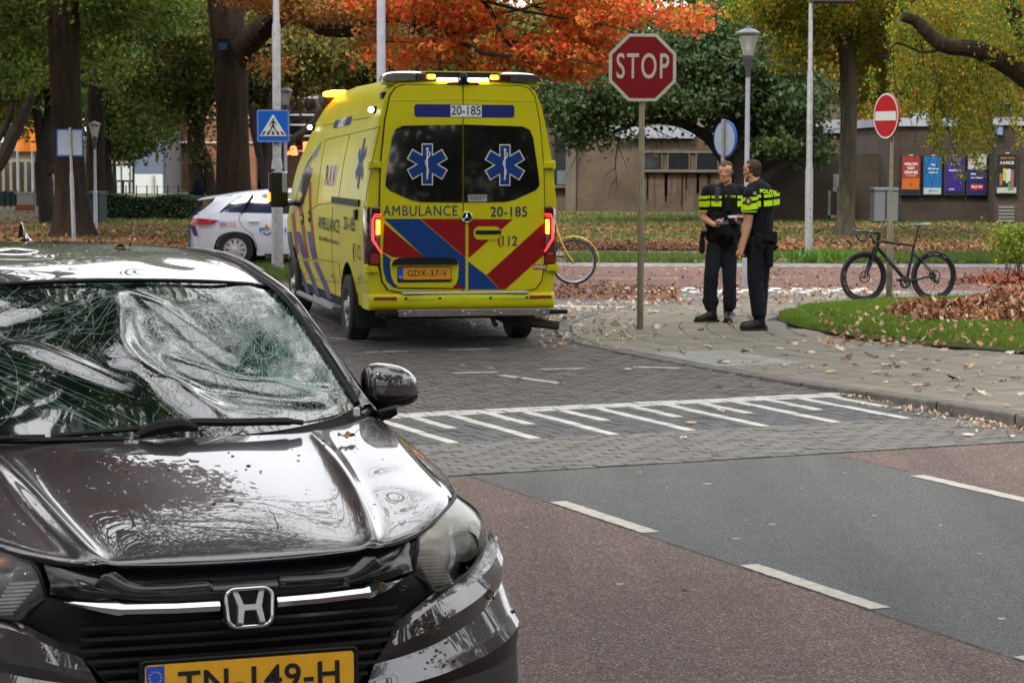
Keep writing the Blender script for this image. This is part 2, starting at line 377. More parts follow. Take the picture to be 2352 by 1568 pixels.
# ---- brick paving near: rows, then the striped ramp, then the crossing plateau
BR = []      # (corner s, t, size s, size t, material)
def put_brick(s_, t_, ws, wt, m): BR.append((s_, t_, ws, wt, m))
NR = 14
for r_ in range(NR):
    off = (r_ * .5 % 1) * .205
    for i in range(-4, 26):
        put_brick(-.35 + i * .205 + off, .01 + r_ * .1, .205, .1, M_BR_GREY)
T1 = .01 + NR * .1; CS, CT = .1, .147   # ramp cells (bricks of the ramp lie on a slope and show longer)
S1 = -.75
stripe_cells = {}
NCOL, NROW = 60, 12
occupied = set()
for c in range(NCOL):
    ph = c % 6
    if ph == 0:
        for k in range(5): put_brick(S1 + c * CS, T1 + k * 2 * CT + .0, CS, 2 * CT, M_BR_WHITE)
        for k in range(10): occupied.add((c, k))
    if ph == 3:
        put_brick(S1 + c * CS, T1 + 8 * CT, CS, 2 * CT, M_BR_WHITE); put_brick(S1 + c * CS, T1 + 7 * CT, CS, CT, M_BR_WHITE); put_brick(S1 + c * CS, T1 + 5 * CT, CS, 2 * CT, M_BR_WHITE)
        for k in range(5, 10): occupied.add((c, k))
for c in range(NCOL):      # two-wide gaps beside the short stripes: one brick across, two along
    ph = c % 6
    if ph in (1, 4):
        k = 9
        while k >= 5:
            put_brick(S1 + c * CS, T1 + k * CT, 2 * CS, CT, M_BR_DARK); occupied |= {(c, k), (c + 1, k)}
            for d_ in (0, 1):
                if k - 2 >= 4: put_brick(S1 + (c + d_) * CS, T1 + (k - 2) * CT, CS, 2 * CT, M_BR_DARK); occupied |= {(c + d_, k - 2), (c + d_, k - 1)}
            k -= 3
def herring(c0, c1, r0, r1, occ, S0, T0, cs, ct, m, inside=None):
    for c in range(c0, c1):
        for r_ in range(r0, r1):
            if (c, r_) in occ: continue
            k = (c - r_) % 4
            if k == 0: a, b_ = (c, r_), (c + 1, r_)
            elif k == 1: a, b_ = (c - 1, r_), (c, r_)
            elif k == 2: a, b_ = (c, r_ - 1), (c, r_)
            else: a, b_ = (c, r_), (c, r_ + 1)
            okb = all(c0 <= q[0] < c1 and r0 <= q[1] < r1 and q not in occ for q in (a, b_))
            if inside and not inside(S0 + c * cs, T0 + r_ * ct): continue
            if okb:
                if (c, r_) == a: put_brick(S0 + a[0] * cs, T0 + a[1] * ct, cs * (2 if k < 2 else 1), ct * (1 if k < 2 else 2), m)
            else: put_brick(S0 + c * cs, T0 + r_ * ct, cs, ct, m)
herring(0, NCOL, 0, 10, occupied, S1, T1, CS, CT, M_BR_DARK)
T2 = T1 + 10 * CT
for r_ in range(2):
    for i in range(-2, 30): put_brick(S1 + i * .21 + r_ * .105, T2 + r_ * .13, .21, .13, M_BR_WHITE)
T3 = T2 + .26

# kerb line of the pavement corner, clockwise from the far side to the near right
KERB = [(9.5, 31.6), (6.0, 30.9), (4.3, 30.35), (3.04, 29.66), (1.95, 28.5), (1.21, 27.2), (.77, 25.7), (.64, 24.4), (.75, 22.9), (1.35, 21.18), (2.03, 19.7), (2.62, 18.41), (3.1, 17.3), (3.68, 15.88), (4.5, 14.05), (6.3, 10.0), (9.0, 4.0)]
kc = catmull([(a, b) for a, b in KERB], 1200)
seg = np.sqrt((np.diff(kc, axis=0) ** 2).sum(1)); ks = np.concatenate([[0], np.cumsum(seg)]); KL = ks[-1]
def kerb_pt(s_, off=0.):
    """point on the kerb line at arc length s_, moved off metres into the pavement"""
    x = np.interp(s_, ks, kc[:, 0]); y = np.interp(s_, ks, kc[:, 1]); e_ = .25
    x2 = np.interp(s_ + e_, ks, kc[:, 0]); y2 = np.interp(s_ + e_, ks, kc[:, 1]); x1 = np.interp(s_ - e_, ks, kc[:, 0]); y1 = np.interp(s_ - e_, ks, kc[:, 1])
    dx, dy = x2 - x1, y2 - y1; l = math.hypot(dx, dy) or 1; return (x - dy / l * off, y + dx / l * off)
def kerb_dist(x, y):
    d = np.hypot(kc[:, 0] - x, kc[:, 1] - y); i = int(d.argmin()); j = min(max(i, 1), len(kc) - 2)
    tx, ty = kc[j + 1] - kc[j - 1]; cr = tx * (y - kc[i, 1]) - ty * (x - kc[i, 0])
    return math.copysign(d[i], cr), ks[i]
def zpave(x, y):
    t = min(max((19.6 - y) / 4.2, 0), 1); return .022 + .075 * t * t * (3 - 2 * t)
# plateau bricks (running herringbone) up to the pavement
def on_road(s_, t_):
    p = RO + RS * s_ + RT * t_
    if t_ < T3 or not (-9 < p.x < 6 and p.y < 29.5): return False
    if p.x > .3 and kerb_dist(p.x, p.y)[0] > -.18: return False
    return abs(p.x) < p.y * .245 + .5
herring(-60, 60, 0, 136, set(), S1, T3, .1, .1, M_BR_ROAD, on_road)
def visible(p): return p[1] > 1 and abs(p[0]) < p[1] * .24 + .25
keep = []
for q in BR:
    p = rp_(q[0] + q[2] / 2, q[1] + q[3] / 2)
    if not visible(p) or (p[0] > 1.0 and kerb_dist(p[0], p[1])[0] > -.16): continue
    # hidden under the front car
    keep.append((q[2] * q[3] / p[1] ** 3, q, p))
keep.sort(key=lambda a: -a[0])
paving = thing('brick_paving', 'grey brick paving with white striped ramp across the street', 'paving')
del paving['category']; del paving['label']; paving['kind'] = 'structure'
brick_me = {}
def brick_mesh(ws, wt, m):
    k = (round(ws, 4), round(wt, 4), m.name)
    if k not in brick_me:
        g, e, h_ = .0075, .003, .06; a, b_ = ws / 2 - g, wt / 2 - g
        V = [(-a, -b_, -h_), (a, -b_, -h_), (a, b_, -h_), (-a, b_, -h_), (-a, -b_, -e), (a, -b_, -e), (a, b_, -e), (-a, b_, -e), (-a + e, -b_ + e, 0), (a - e, -b_ + e, 0), (a - e, b_ - e, 0), (-a + e, b_ - e, 0)]
        F = [(0, 1, 5, 4), (1, 2, 6, 5), (2, 3, 7, 6), (3, 0, 4, 7), (4, 5, 9, 8), (5, 6, 10, 9), (6, 7, 11, 10), (7, 4, 8, 11), (8, 9, 10, 11)]
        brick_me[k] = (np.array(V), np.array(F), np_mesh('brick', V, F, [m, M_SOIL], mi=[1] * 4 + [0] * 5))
    return brick_me[k]
ang = math.atan2(RS.y, RS.x); BT = [M_BR_GREY, M_BR_DARK, M_BR_WHITE, M_BR_ROAD]
ca, sa = math.cos(ang), math.sin(ang)
vv, ff, mi, nb = [], [], [], 0
for i, (_, q, p) in enumerate(keep):
    V, F, me = brick_mesh(q[2], q[3], q[4]); z = .007 + rnd.uniform(-.002, .002)
    if i < 300:
        o = add_obj('brick', me, paving); o.location = (p[0], p[1], z); o.rotation_euler = (rnd.uniform(-.006, .006), rnd.uniform(-.006, .006), ang + rnd.uniform(-.008, .008))
    else:
        tx, ty = rnd.uniform(-.01, .01), rnd.uniform(-.01, .01)
        W_ = np.stack([V[:, 0] * ca - V[:, 1] * sa + p[0], V[:, 0] * sa + V[:, 1] * ca + p[1], V[:, 2] + z + V[:, 0] * tx + V[:, 1] * ty], 1)
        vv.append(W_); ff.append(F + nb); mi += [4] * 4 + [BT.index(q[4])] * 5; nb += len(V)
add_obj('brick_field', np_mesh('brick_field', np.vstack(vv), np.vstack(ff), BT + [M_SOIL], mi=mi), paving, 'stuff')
sheet('brick_bedding', [rp_(-9, .0), rp_(8.5, .0), rp_(8.5, 22), rp_(-14, 22)], M_SOIL, -.014)

# ---- kerb stones (each 1 m long) and pavement tiles in rows that follow the kerb
pavement = bpy.data.objects.new('pavement', None); COL.objects.link(pavement); pavement['kind'] = 'structure'
s_ = 1.0
while s_ < KL - 9:
    mb = MB(); n = 6; G = []
    for i in range(n + 1):
        a = s_ + .008 + (1.0 - .016) * i / n
        prof = []
        for off, dz in ((-.16, -.06), (-.158, -.012), (-.145, 0.), (-.005, .0), (-.003, -.05)):
            x, y = kerb_pt(a, off); z0 = zpave(x, y)
            prof.append((x, y, z0 + dz if dz > -.055 else -.03))
        G.append(prof)
    mb.grid(np.array(G)); mb.build('kerb_stone', M_KERB, pavement); s_ += 1.0
GRASS = [(3.10, 25.88), (3.14, 25.2), (3.27, 24.40), (3.73, 23.04), (4.4, 22.1), (5.2, 21.3), (6.6, 20.4), (9, 19.5), (16, 22), (16, 31), (9.0, 30.9), (6.9, 29.75), (5.0, 28.75), (3.9, 27.85), (3.3, 26.9)]
gc = catmull(GRASS + [GRASS[0]], 260)[:-1]
def in_poly(x, y, P=gc):
    a = P; b_ = np.roll(P, -1, 0); c = ((a[:, 1] > y) != (b_[:, 1] > y)) & (x < (b_[:, 0] - a[:, 0]) * (y - a[:, 1]) / (b_[:, 1] - a[:, 1] + 1e-12) + a[:, 0])
    return c.sum() % 2 == 1
TL = []; tw = .3
for row in range(0, 26):
    s_ = .3 + (row % 2) * .15
    while s_ < KL - 8:
        o0 = .012 + row * tw; x, y = kerb_pt(s_ + tw / 2, o0 + tw / 2)
        d = kerb_dist(x, y)[0]
        if abs(d - (o0 + tw / 2)) < .09 and not in_poly(x, y) and abs(x) < y * .24 + .5 and x < 8 and not (in_poly(x + .1, y) and in_poly(x, y + .15)):
            c4_ = [kerb_pt(s_ + .004, o0 + .004), kerb_pt(s_ + tw - .004, o0 + .004), kerb_pt(s_ + tw - .004, o0 + tw - .004), kerb_pt(s_ + .004, o0 + tw - .004)]
            TL.append((1 / y ** 3, c4_))
        s_ += tw
TL.sort(key=lambda a: -a[0])
tf = MB()
STUD = (1.35, 20.3, 2.35, 21.6)
for i, (_, c) in enumerate(TL):
    j = rnd.uniform(-.002, .002); cx = sum(p[0] for p in c) / 4; cy = sum(p[1] for p in c) / 4
    e = .965
    top = [(cx + (p[0] - cx) * e, cy + (p[1] - cy) * e, zpave(*p) + j + rnd.uniform(-.001, .001)) for p in c]
    mid = [(p[0], p[1], zpave(*p) + j - .006) for p in c]; bot = [(p[0], p[1], zpave(*p) - .05) for p in c]
    vs = top + mid + bot; fs = [(0, 1, 2, 3)] + [(a, (a + 1) % 4, 4 + (a + 1) % 4, 4 + a) for a in range(4)] + [(4 + a, 4 + (a + 1) % 4, 8 + (a + 1) % 4, 8 + a) for a in range(4)]
    if i < 300:
        mb = MB(); mb.add(vs, fs); mb.build('paving_tile', M_TILE, pavement)
    else: tf.add(vs, fs)
tf.build('paving_tile_field', M_TILE, pavement, kind='stuff')
# bed under the tiles
mb = MB(); G = []
for i in range(120):
    s1 = .3 + (KL - 8) * i / 119; row_ = []
    for off in (-.02, .6, 1.4): x, y = kerb_pt(s1, off); row_.append((x, y, zpave(x, y) - .008))
    G.append(row_)
mb.grid(np.array(G)); mb.build('sand_bed', M_SOIL, pavement)
sheet('pavement_base', [(3.2, 29.2), (1.6, 27.2), (1.0, 25.5), (1.2, 22.9), (2.9, 19.2), (4.2, 16), (9, 6), (18, 6), (18, 31.5), (8, 31)], M_SOIL, .006)
# white studded guidance tiles
def studs(c, ux, uy, nx, ny, name='studded_tile'):
    M_STUD = mat('studded_tile_white', (.26, .26, .235), .8, var=.35, vscale=8)
    for a in range(nx):
        for b_ in range(ny):
            o = Vector(c) + Vector(ux) * a * .3 + Vector(uy) * b_ * .3
            mb = MB(); X, Y = Vector(ux), Vector(uy); z = zpave(o.x, o.y) + .004
            q = [o + X * .005 + Y * .005, o + X * .295 + Y * .005, o + X * .295 + Y * .295, o + X * .005 + Y * .295]
            mb.add([(p.x, p.y, z) for p in q] + [(p.x, p.y, z - .03) for p in q], [(0, 1, 2, 3), (0, 1, 5, 4), (1, 2, 6, 5), (2, 3, 7, 6), (3, 0, 4, 7)])
            for i in range(5):
                for j in range(5):
                    p = o + X * (.03 + .06 * i) + Y * (.03 + .06 * j); mb.add([(p.x + dx, p.y + dy, z + dz) for dx, dy, dz in ((-.018, 0, 0), (0, -.018, 0), (.018, 0, 0), (0, .018, 0), (0, 0, .007))], [(0, 1, 4), (1, 2, 4), (2, 3, 4), (3, 0, 4)])
            mb.build(name, M_STUD, pavement)
p0 = at(1500, 808, .03); kx, ky = kerb_pt(kerb_dist(p0.x, p0.y)[1] + .5); kx0, ky0 = kerb_pt(kerb_dist(p0.x, p0.y)[1])
ux = Vector((kx - kx0, ky - ky0, 0)).normalized(); uy = Vector((-ux.y, ux.x, 0))
studs(Vector((kx0, ky0, 0)) + uy * .02, ux, uy, 5, 3)

# ---- painted dashes on the plateau bricks
def bar(name, a, b_, wd, m, z=.0115):
    a, b_ = Vector(a), Vector(b_); d = (b_ - a).normalized(); n_ = Vector((-d.y, d.x, 0)) * wd / 2
    mb = MB(); k = 14; vs = []
    for i in range(k + 1):
        p = a.lerp(b_, i / k); j = rnd.uniform(-.006, .006); vs += [(p.x + n_.x, p.y + n_.y, z), (p.x - n_.x + d.x * 0, p.y - n_.y + j, z)]
    mb.add(vs, [(2 * i, 2 * i + 1, 2 * i + 3, 2 * i + 2) for i in range(k)]); return mb.build(name, m, kind='structure')
M_PAINT2 = mat('worn_paint', (.38, .36, .33), .75, col2=(.12, .11, .11), vscale=9, detail=8)
for (u1, v1, u2, v2, wd) in ((1150, 861, 1290, 880, .1), (1040, 857, 1142, 854, .14), (840, 809, 935, 806, .13), (1030, 803, 1125, 801, .13), (755, 775, 860, 784, .13), (1245, 848, 1345, 845, .13), (1455, 842, 1560, 845, .14)):
    bar('road_marking', at(u1, v1, .0115), at(u2, v2, .0115), wd, M_PAINT if wd == .1 else M_PAINT2)

# ---- far side: crossing road, cycle path, footpath
def strip(name, y0, y1, x0, x1, m, z, yb0=None, yb1=None):
    return sheet(name, [(x0, y0), (x1, yb0 or y0), (x1, yb1 or y1), (x0, y1)], m, z)
strip('crossing_road', 26.5, 31.1, -14, 40, M_ROADFAR, .008)
sheet('side_road', [(-9, 13), (-3, 15), (-1.2, 33), (-9, 40), (-30, 40), (-30, 13)], M_ROADFAR, -.003)
strip('cycle_path', 31.9, 38.6, -14, 60, M_REDFAR, .012)
strip('gutter', 31.1, 31.9, -14, 60, M_PATH, .01)
strip('footpath', 38.6, 39.8, -30, 60, M_PATH, .016)
strip('footpath', 42.6, 44.2, -.5, 60, M_PATH, .016, 43.6, 45.4)
strip('footpath', 57.5, 60.5, -60, -1.5, M_PATH, .016, 52, 54.5)
M_WHITEFAR = mat('white_line_paint', (.62, .62, .58), .7, var=.25, vscale=5)
bar('road_marking', at(1255, 701.5, .014), at(1552, 708, .014), .16, M_WHITEFAR, .014)
for (a, b_, v) in ((1330, 1425, 640), (1405, 1560, 640), (1700, 1830, 638), (2010, 2230, 636)):
    bar('cycle_path_marking', at(a, v, .018), at(b_, v - 1, .018), .13, mat('path_line', (.36, .35, .3), .8, var=.3), .018)
for k in range(34):      # block marking between road and cycle path
    x = 1.55 + k * .155
    for j in range(3):
        if (k + j) % 2 == 0 and x < 5.0:
            mb = MB(); y = 31.0 + j * .42; mb.add([(x, y, .02), (x + .155, y, .02), (x + .155, y + .42, .02), (x, y + .42, .02)], [(0, 1, 2, 3)]); mb.build('block_marking', M_WHITEFAR, kind='structure')
for k in range(40):
    x = .2 + k * .26; mb = MB(); mb.add([(x, 38.35, .02), (x + .13, 38.35, .02), (x + .13, 38.6, .02), (x, 38.6, .02)], [(0, 1, 2, 3)]); mb.build('block_marking', M_PAINT2, kind='structure') if k < 26 else None
# ================================================================== CRASHED CAR IN FRONT
M_GUN = mat('gunmetal_paint', (.044, .036, .042), .32, metal=.5, coat=1., crough=.008, var=.10, vscale=3, cior=1.9)
M_GLOSSB = mat('gloss_black', (.003, .004, .005), .16, coat=.25, spec=.4)
M_TRIMB = mat('black_trim', (.006, .006, .0065), .5, spec=.22)
M_TRIMG = mat('dark_bumper_plastic', (.014, .012, .013), .42, coat=.15, crough=.3, var=.3, vscale=5)
M_CHROME = mat('chrome', (.52, .52, .54), .11, metal=1.)
M_RUBBER = mat('rubber', (.012, .012, .012), .8)
M_PLATE = mat('plate_yellow', (.72, .36, .012), .4, coat=.3, var=.1, vscale=30)
M_PLATEB = mat('plate_blue', (.01, .06, .42), .4, coat=.3)
M_INK = mat('plate_ink', (.008, .008, .008), .45)
M_CABIN = mat('cabin_dark', (.015, .016, .016), .8)
M_ALLOY = mat('alloy_silver', (.45, .46, .48), .3, metal=.8)
M_DIRT = mat('dirt_clump', (.10, .075, .045), .95, var=.5, vscale=60)

car = thing('crashed_car', 'dark grey metallic hatchback with caved and shattered windscreen, yellow plate TN-149-H', 'car', (-.643, 5.377, 0), R(20.73))
def mirror_rows(rows):
    """rows of half control points (x>=0, first at the centre) -> full width rows"""
    return [[(-p[0], p[1], p[2]) for p in reversed(r[1:])] + list(r) for r in rows]
def panel(name, G, m, parent=car, thick=.0, smooth=True, **k):
    mb = MB(); mb.grid(G)
    o = mb.build(name, m, parent, smooth=smooth, **k)
    if thick:
        md = o.modifiers.new('t', 'SOLIDIFY'); md.thickness = thick; md.offset = -1
    return o
# bonnet
hood_rows = [
 [(0, .070, .905), (.17, .075, .907), (.29, .088, .912), (.335, .095, .917), (.375, .11, .914), (.51, .195, .935), (.63, .35, .952), (.705, .50, .967)],
 [(0, .10, .931), (.17, .105, .932), (.31, .12, .930), (.36, .13, .944), (.405, .15, .932), (.53, .25, .953), (.645, .40, .972), (.715, .58, .984)],
 [(0, .34, .995), (.18, .35, .994), (.35, .37, .982), (.405, .38, 1.000), (.45, .40, .978), (.56, .47, .990), (.665, .58, 1.000), (.725, .75, .998)],
 [(0, .66, 1.048), (.18, .665, 1.046), (.38, .68, 1.034), (.44, .69, 1.050), (.485, .71, 1.031), (.58, .76, 1.038), (.68, .85, 1.042), (.738, .95, 1.030)],
 [(0, .93, 1.083), (.19, .935, 1.081), (.405, .96, 1.068), (.465, .97, 1.078), (.51, .98, 1.067), (.60, 1.04, 1.073), (.70, 1.12, 1.078), (.75, 1.18, 1.066)],
 [(0, 1.045, 1.095), (.20, 1.05, 1.094), (.42, 1.085, 1.088), (.48, 1.11, 1.092), (.53, 1.14, 1.09), (.61, 1.205, 1.095), (.70, 1.285, 1.105), (.752, 1.33, 1.094)]]
G = surf(mirror_rows(hood_rows), 150, 90)
for _ in range(60): G[4:-2] = .5 * G[4:-2] + .25 * (G[3:-3] + G[5:-1])
for _ in range(3): G[:, 1:-1, 2] = .5 * G[:, 1:-1, 2] + .25 * (G[:, :-2, 2] + G[:, 2:, 2])
for i in range(G.shape[0]):        # crash: shallow waves and creases on the right wing side of the bonnet
    for j in range(G.shape[1]):
        x, y, z = G[i, j]
        k = math.exp(-((x - .60) / .11) ** 2 - ((y - .55) / .22) ** 2)
        G[i, j, 2] += k * (.0012 * math.sin(19 * y + 9 * x) + .003 * abs(math.sin(12 * (y - .7 * x))))
panel('bonnet', G, M_GUN, thick=.012)
# front lip, dark gap and black upper fascia between the lamps
def strip_between(name, A, B, m, n=60, mid=None, parent=car, mir=True):
    rows = [A, mid, B] if mid else [A, B]
    if mir: rows = mirror_rows(rows)
    return panel(name, surf(rows, n, 10), m, parent)
strip_between('bonnet_lip', [(0, .070, .905), (.17, .075, .907), (.29, .088, .910), (.375, .11, .912), (.51, .195, .933)],
              [(0, .10, .880), (.17, .105, .880), (.29, .12, .882), (.375, .14, .884), (.49, .21, .90)], M_TRIMB)
fas = [[(0, .085, .885), (.17, .09, .885), (.30, .10, .888), (.39, .12, .90), (.47, .17, .918)],
       [(0, .055, .868), (.17, .06, .868), (.30, .07, .876), (.39, .09, .885), (.465, .15, .892)],
       [(0, .022, .852), (.17, .028, .852), (.30, .045, .856), (.39, .075, .862), (.460, .13, .870)],
       [(0, .018, .826), (.17, .024, .826), (.30, .045, .830), (.39, .075, .838), (.462, .12, .846)]]
panel('upper_grille_panel', surf(mirror_rows(fas), 80, 24), M_GLOSSB)
# raised glossy brow
brow = [[(.085, .040, .872), (.20, .045, .870), (.27, .052, .876), (.315, .065, .902)],
        [(.085, .018, .864), (.20, .024, .862), (.28, .034, .866), (.345, .055, .898)],
        [(.085, .014, .848), (.20, .020, .846), (.29, .034, .848), (.365, .060, .875)]]
for s in (1, -1):
    g = surf([[(s * p[0], p[1], p[2]) for p in r] for r in brow], 24, 10); panel('grille_brow', g, M_GLOSSB, thick=.008)
# chrome wing bars
for s in (1, -1):
    mb = MB(); secs = []
    for (x, y, z, h, d) in ((.072, .002, .814, .0125, .012), (.18, .006, .815, .0125, .012), (.30, .020, .818, .0125, .012), (.315, .022, .819, .016, .016), (.36, .048, .822, .011, .012), (.40, .078, .8255, .006, .008), (.432, .108, .8285, .0015, .003)):
        secs.append([(s * x, y + d, z + h), (s * x, y - d * .2, z + h * .85), (s * x, y - d, z + h * .1), (s * x, y - d * .4, z - h), (s * x, y + d, z - h)])
    mb.grid(np.array(secs)); mb.build('chrome_bar', M_CHROME, car, smooth=True, sharp=25)
# emblem: rounded frame with the H
em = bpy.data.objects.new('emblem', None); COL.objects.link(em); em.parent = car; em.location = (0, -.006, .806); em.rotation_euler = (R(-10), 0, 0)
mb = MB(); mb.prism(rrect(.128, .104, .028), .0, .03); mb.build('emblem_base', M_GLOSSB, em)
fr = [(p[0] * (1 + .09 * p[1] / .05 * .5), p[1]) for p in rrect(.113, .092, .024, 8)]
mb = MB(); mb.tube([(p[0], -.006, p[1]) for p in fr], .0052, 8, closed=True); mb.build('emblem_ring', M_CHROME, em, smooth=True, sharp=60)
mb = MB()
for s in (1, -1):
    mb.add([(s * .040, -.012, .039), (s * .027, -.012, .039), (s * .0145, -.012, .004), (s * .0145, -.012, -.008), (s * .021, -.012, -.039), (s * .034, -.012, -.039), (s * .029, -.012, 0)] + [(s * .042, 0, .041), (s * .024, 0, .041), (s * .0135, 0, .008), (s * .0135, 0, -.012), (s * .019, 0, -.041), (s * .037, 0, -.041), (s * .031, 0, 0)],
           [(0, 1, 2, 3, 4, 5, 6)] + [(i, (i + 1) % 7, 7 + (i + 1) % 7, 7 + i) for i in range(7)])
mb.box((-.016, -.0115, -.009), (.016, 0, .005)); mb.build('emblem_letter', mat('emblem_chrome', (.62, .62, .64), .25, metal=.9), em).rotation_euler = (R(-14), 0, 0)
# lower grille opening
lg = [[(0, .022, .800), (.2, .03, .802), (.34, .06, .808), (.475, .140, .838)],
      [(0, .045, .790), (.2, .05, .79), (.33, .07, .790), (.54, .165, .784)],
      [(0, .05, .73), (.2, .055, .73), (.31, .07, .73), (.47, .145, .735)],
      [(0, .06, .68), (.18, .065, .68), (.28, .075, .68), (.385, .10, .68)],
      [(0, .06, .58), (.16, .065, .58), (.24, .07, .58), (.31, .08, .58)],
      [(0, .05, .46), (.16, .055, .46), (.24, .06, .46), (.29, .07, .46)]]
panel('lower_grille', surf(mirror_rows(lg), 60, 40), M_TRIMB)
for k, z in enumerate((.765, .738, .711, .684, .657, .63, .603, .576, .549)):
    hw = .40 - max(0, .70 - z) * .85; mb = MB()
    pts = [(x, .028 + .16 * abs(x) ** 2.2, z) for x in np.linspace(-hw, hw, 15)]
    mb.grid(np.array([[(p[0], p[1] + .03, p[2] + .010) for p in pts], [(p[0], p[1] + .002, p[2] + .008) for p in pts], [(p[0], p[1], p[2]) for p in pts], [(p[0], p[1] + .03, p[2] - .006) for p in pts]]))
    mb.build('grille_slat', M_GLOSSB if k == 0 else M_TRIMB, car, smooth=True, sharp=20)
# number plate
pl = bpy.data.objects.new('number_plate', None); COL.objects.link(pl); pl.parent = car; pl.location = (0, -.02, .628); pl.rotation_euler = (R(-3), 0, R(-1.2))
mb = MB(); mb.prism(rrect(.545, .135, .012), .0, .02); mb.build('plate_holder', M_TRIMB, pl)
mb = MB(); mb.tube([(p[0], -.001, p[1]) for p in rrect(.536, .126, .01)], .004, 6, closed=True); mb.build('holder_rim', M_TRIMB, pl, smooth=True)
mb = MB(); mb.prism(rrect(.52, .11, .009), -.003, .0); mb.build('plate_face', M_PLATE, pl)
mb = MB(); mb.prism([(-.257, -.052), (-.213, -.052), (-.213, .052), (-.257, .052)], -.0042, -.0025); mb.build('euro_band', M_PLATEB, pl)
mb = MB()
for k in range(12):
    a = R(30 * k); cx, cz = -.235 + .0145 * math.cos(a), .024 + .0145 * math.sin(a)
    mb.add([(cx + .0026 * (1 if i % 2 == 0 else .4) * math.sin(R(36 * i)), -.0046, cz + .0026 * (1 if i % 2 == 0 else .4) * math.cos(R(36 * i))) for i in range(10)], [tuple(range(10))])
mb.build('euro_stars', mat('plate_star', (.7, .5, .05), .4), pl)
text_obj('plate_letters', 'NL', .022, mat('plate_white', (.7, .7, .7), .4), pl, frame_mat((-.235, -.0045, -.03), (1, 0, 0), (0, 0, 1)), .0004, .0006)
text_obj('plate_letters', 'TN-149-H', .088, M_INK, pl, frame_mat((.024, -.0042, 0), (1, 0, 0), (0, 0, 1)), .0012, .0012, sx=1.04, spacing=1.06)
# bumper skin, both sides
bmp = [[(.405, .118, .708), (.47, .135, .742), (.545, .17, .778), (.67, .28, .800), (.765, .425, .825), (.812, .50, .868)],
       [(.392, .090, .690), (.46, .105, .718), (.545, .14, .758), (.68, .24, .783), (.785, .38, .812), (.835, .50, .85)],
       [(.372, .082, .655), (.45, .095, .675), (.55, .125, .708), (.69, .22, .748), (.795, .36, .79), (.85, .50, .82)],
       [(.350, .095, .615), (.45, .12, .628), (.56, .16, .650), (.70, .26, .690), (.805, .40, .730), (.858, .52, .755)],
       [(.330, .075, .578), (.45, .09, .59), (.57, .125, .606), (.715, .215, .635), (.82, .35, .668), (.872, .52, .69)],
       [(.318, .062, .560), (.45, .072, .565), (.58, .105, .585), (.73, .195, .612), (.835, .33, .640), (.882, .52, .655)]]
for s in (1, -1):
    b_ = [[(s * p[0], p[1], p[2]) for p in r] for r in bmp]
    panel('bumper_skin', surf_crease(b_, 60, 6), M_GUN, sharp=9)
    low = [[(s * p[0], p[1], p[2]) for p in r] for r in (
        [(.318, .062, .560), (.45, .072, .565), (.58, .105, .585), (.73, .195, .612), (.835, .33, .640), (.882, .52, .655)],
        [(.30, .066, .54), (.45, .085, .54), (.58, .12, .55), (.73, .205, .56), (.83, .335, .57), (.878, .52, .58)],
        [(.27, .06, .42), (.45, .07, .42), (.58, .10, .42), (.73, .18, .42), (.83, .31, .42), (.878, .5, .42)],
        [(.27, .10, .25), (.45, .11, .25), (.58, .15, .25), (.72, .22, .25), (.82, .34, .25), (.87, .5, .25)])]
    panel('lower_bumper', surf_crease(low, 60, 8), M_TRIMG, sharp=9)
    inner = [[(s * p[0], p[1], p[2]) for p in r] for r in (
        [(.405, .118, .708), (.392, .090, .690), (.372, .082, .655), (.350, .095, .615), (.330, .075, .578), (.318, .062, .560), (.27, .06, .42), (.25, .06, .34)],
        [(.40, .16, .71), (.385, .15, .69), (.365, .15, .655), (.345, .15, .615), (.325, .14, .578), (.31, .13, .560), (.26, .12, .42), (.24, .12, .34)])]
    panel('bumper_return', surf(inner, 40, 4), M_TRIMB)
mb = MB(); mb.grid(surf(mirror_rows([[(0, .05, .46), (.15, .05, .46), (.29, .07, .46)], [(0, .03, .40), (.15, .03, .40), (.3, .05, .40)], [(0, .08, .24), (.15, .08, .24), (.3, .1, .24)]]), 30, 12)); mb.build('skid_panel', M_TRIMG, car, smooth=True)
# headlights
M_LENS, t_, b_ = new_mat('headlight_lens'); N, L = t_.nodes, t_.links
b_.inputs['Base Color'].default_value = (.50, .47, .39, 1); b_.inputs['Roughness'].default_value = .35; b_.inputs['Coat Weight'].default_value = 1; b_.inputs['Coat Roughness'].default_value = .06
tr = N.new('ShaderNodeBsdfTransparent'); tr.inputs[0].default_value = (.72, .74, .74, 1); ms = N.new('ShaderNodeMixShader')
tcn = N.new('ShaderNodeTexCoord'); n1 = N.new('ShaderNodeTexNoise'); n1.inputs['Scale'].default_value = 6; n1.inputs['Detail'].default_value = 6
sp = N.new('ShaderNodeSeparateXYZ'); L.new(tcn.outputs['Object'], sp.inputs[0]); L.new(tcn.outputs['Object'], n1.inputs['Vector'])
mr = N.new('ShaderNodeMapRange'); mr.inputs[1].default_value = .84; mr.inputs[2].default_value = .98; mr.inputs[3].default_value = .02; mr.inputs[4].default_value = .66; L.new(sp.outputs[2], mr.inputs[0])
ad = N.new('ShaderNodeMath'); ad.operation = 'MULTIPLY_ADD'; ad.inputs[1].default_value = .7; ad.inputs[2].default_value = -.30; L.new(n1.outputs['Fac'], ad.inputs[0])
a2 = N.new('ShaderNodeMath'); a2.operation = 'ADD'; a2.use_clamp = True; L.new(mr.outputs[0], a2.inputs[0]); L.new(ad.outputs[0], a2.inputs[1])
L.new(a2.outputs[0], ms.inputs[0]); L.new(tr.outputs[0], ms.inputs[1]); L.new(b_.outputs[0], ms.inputs[2]); L.new(ms.outputs[0], N['Material Output'].inputs[0])
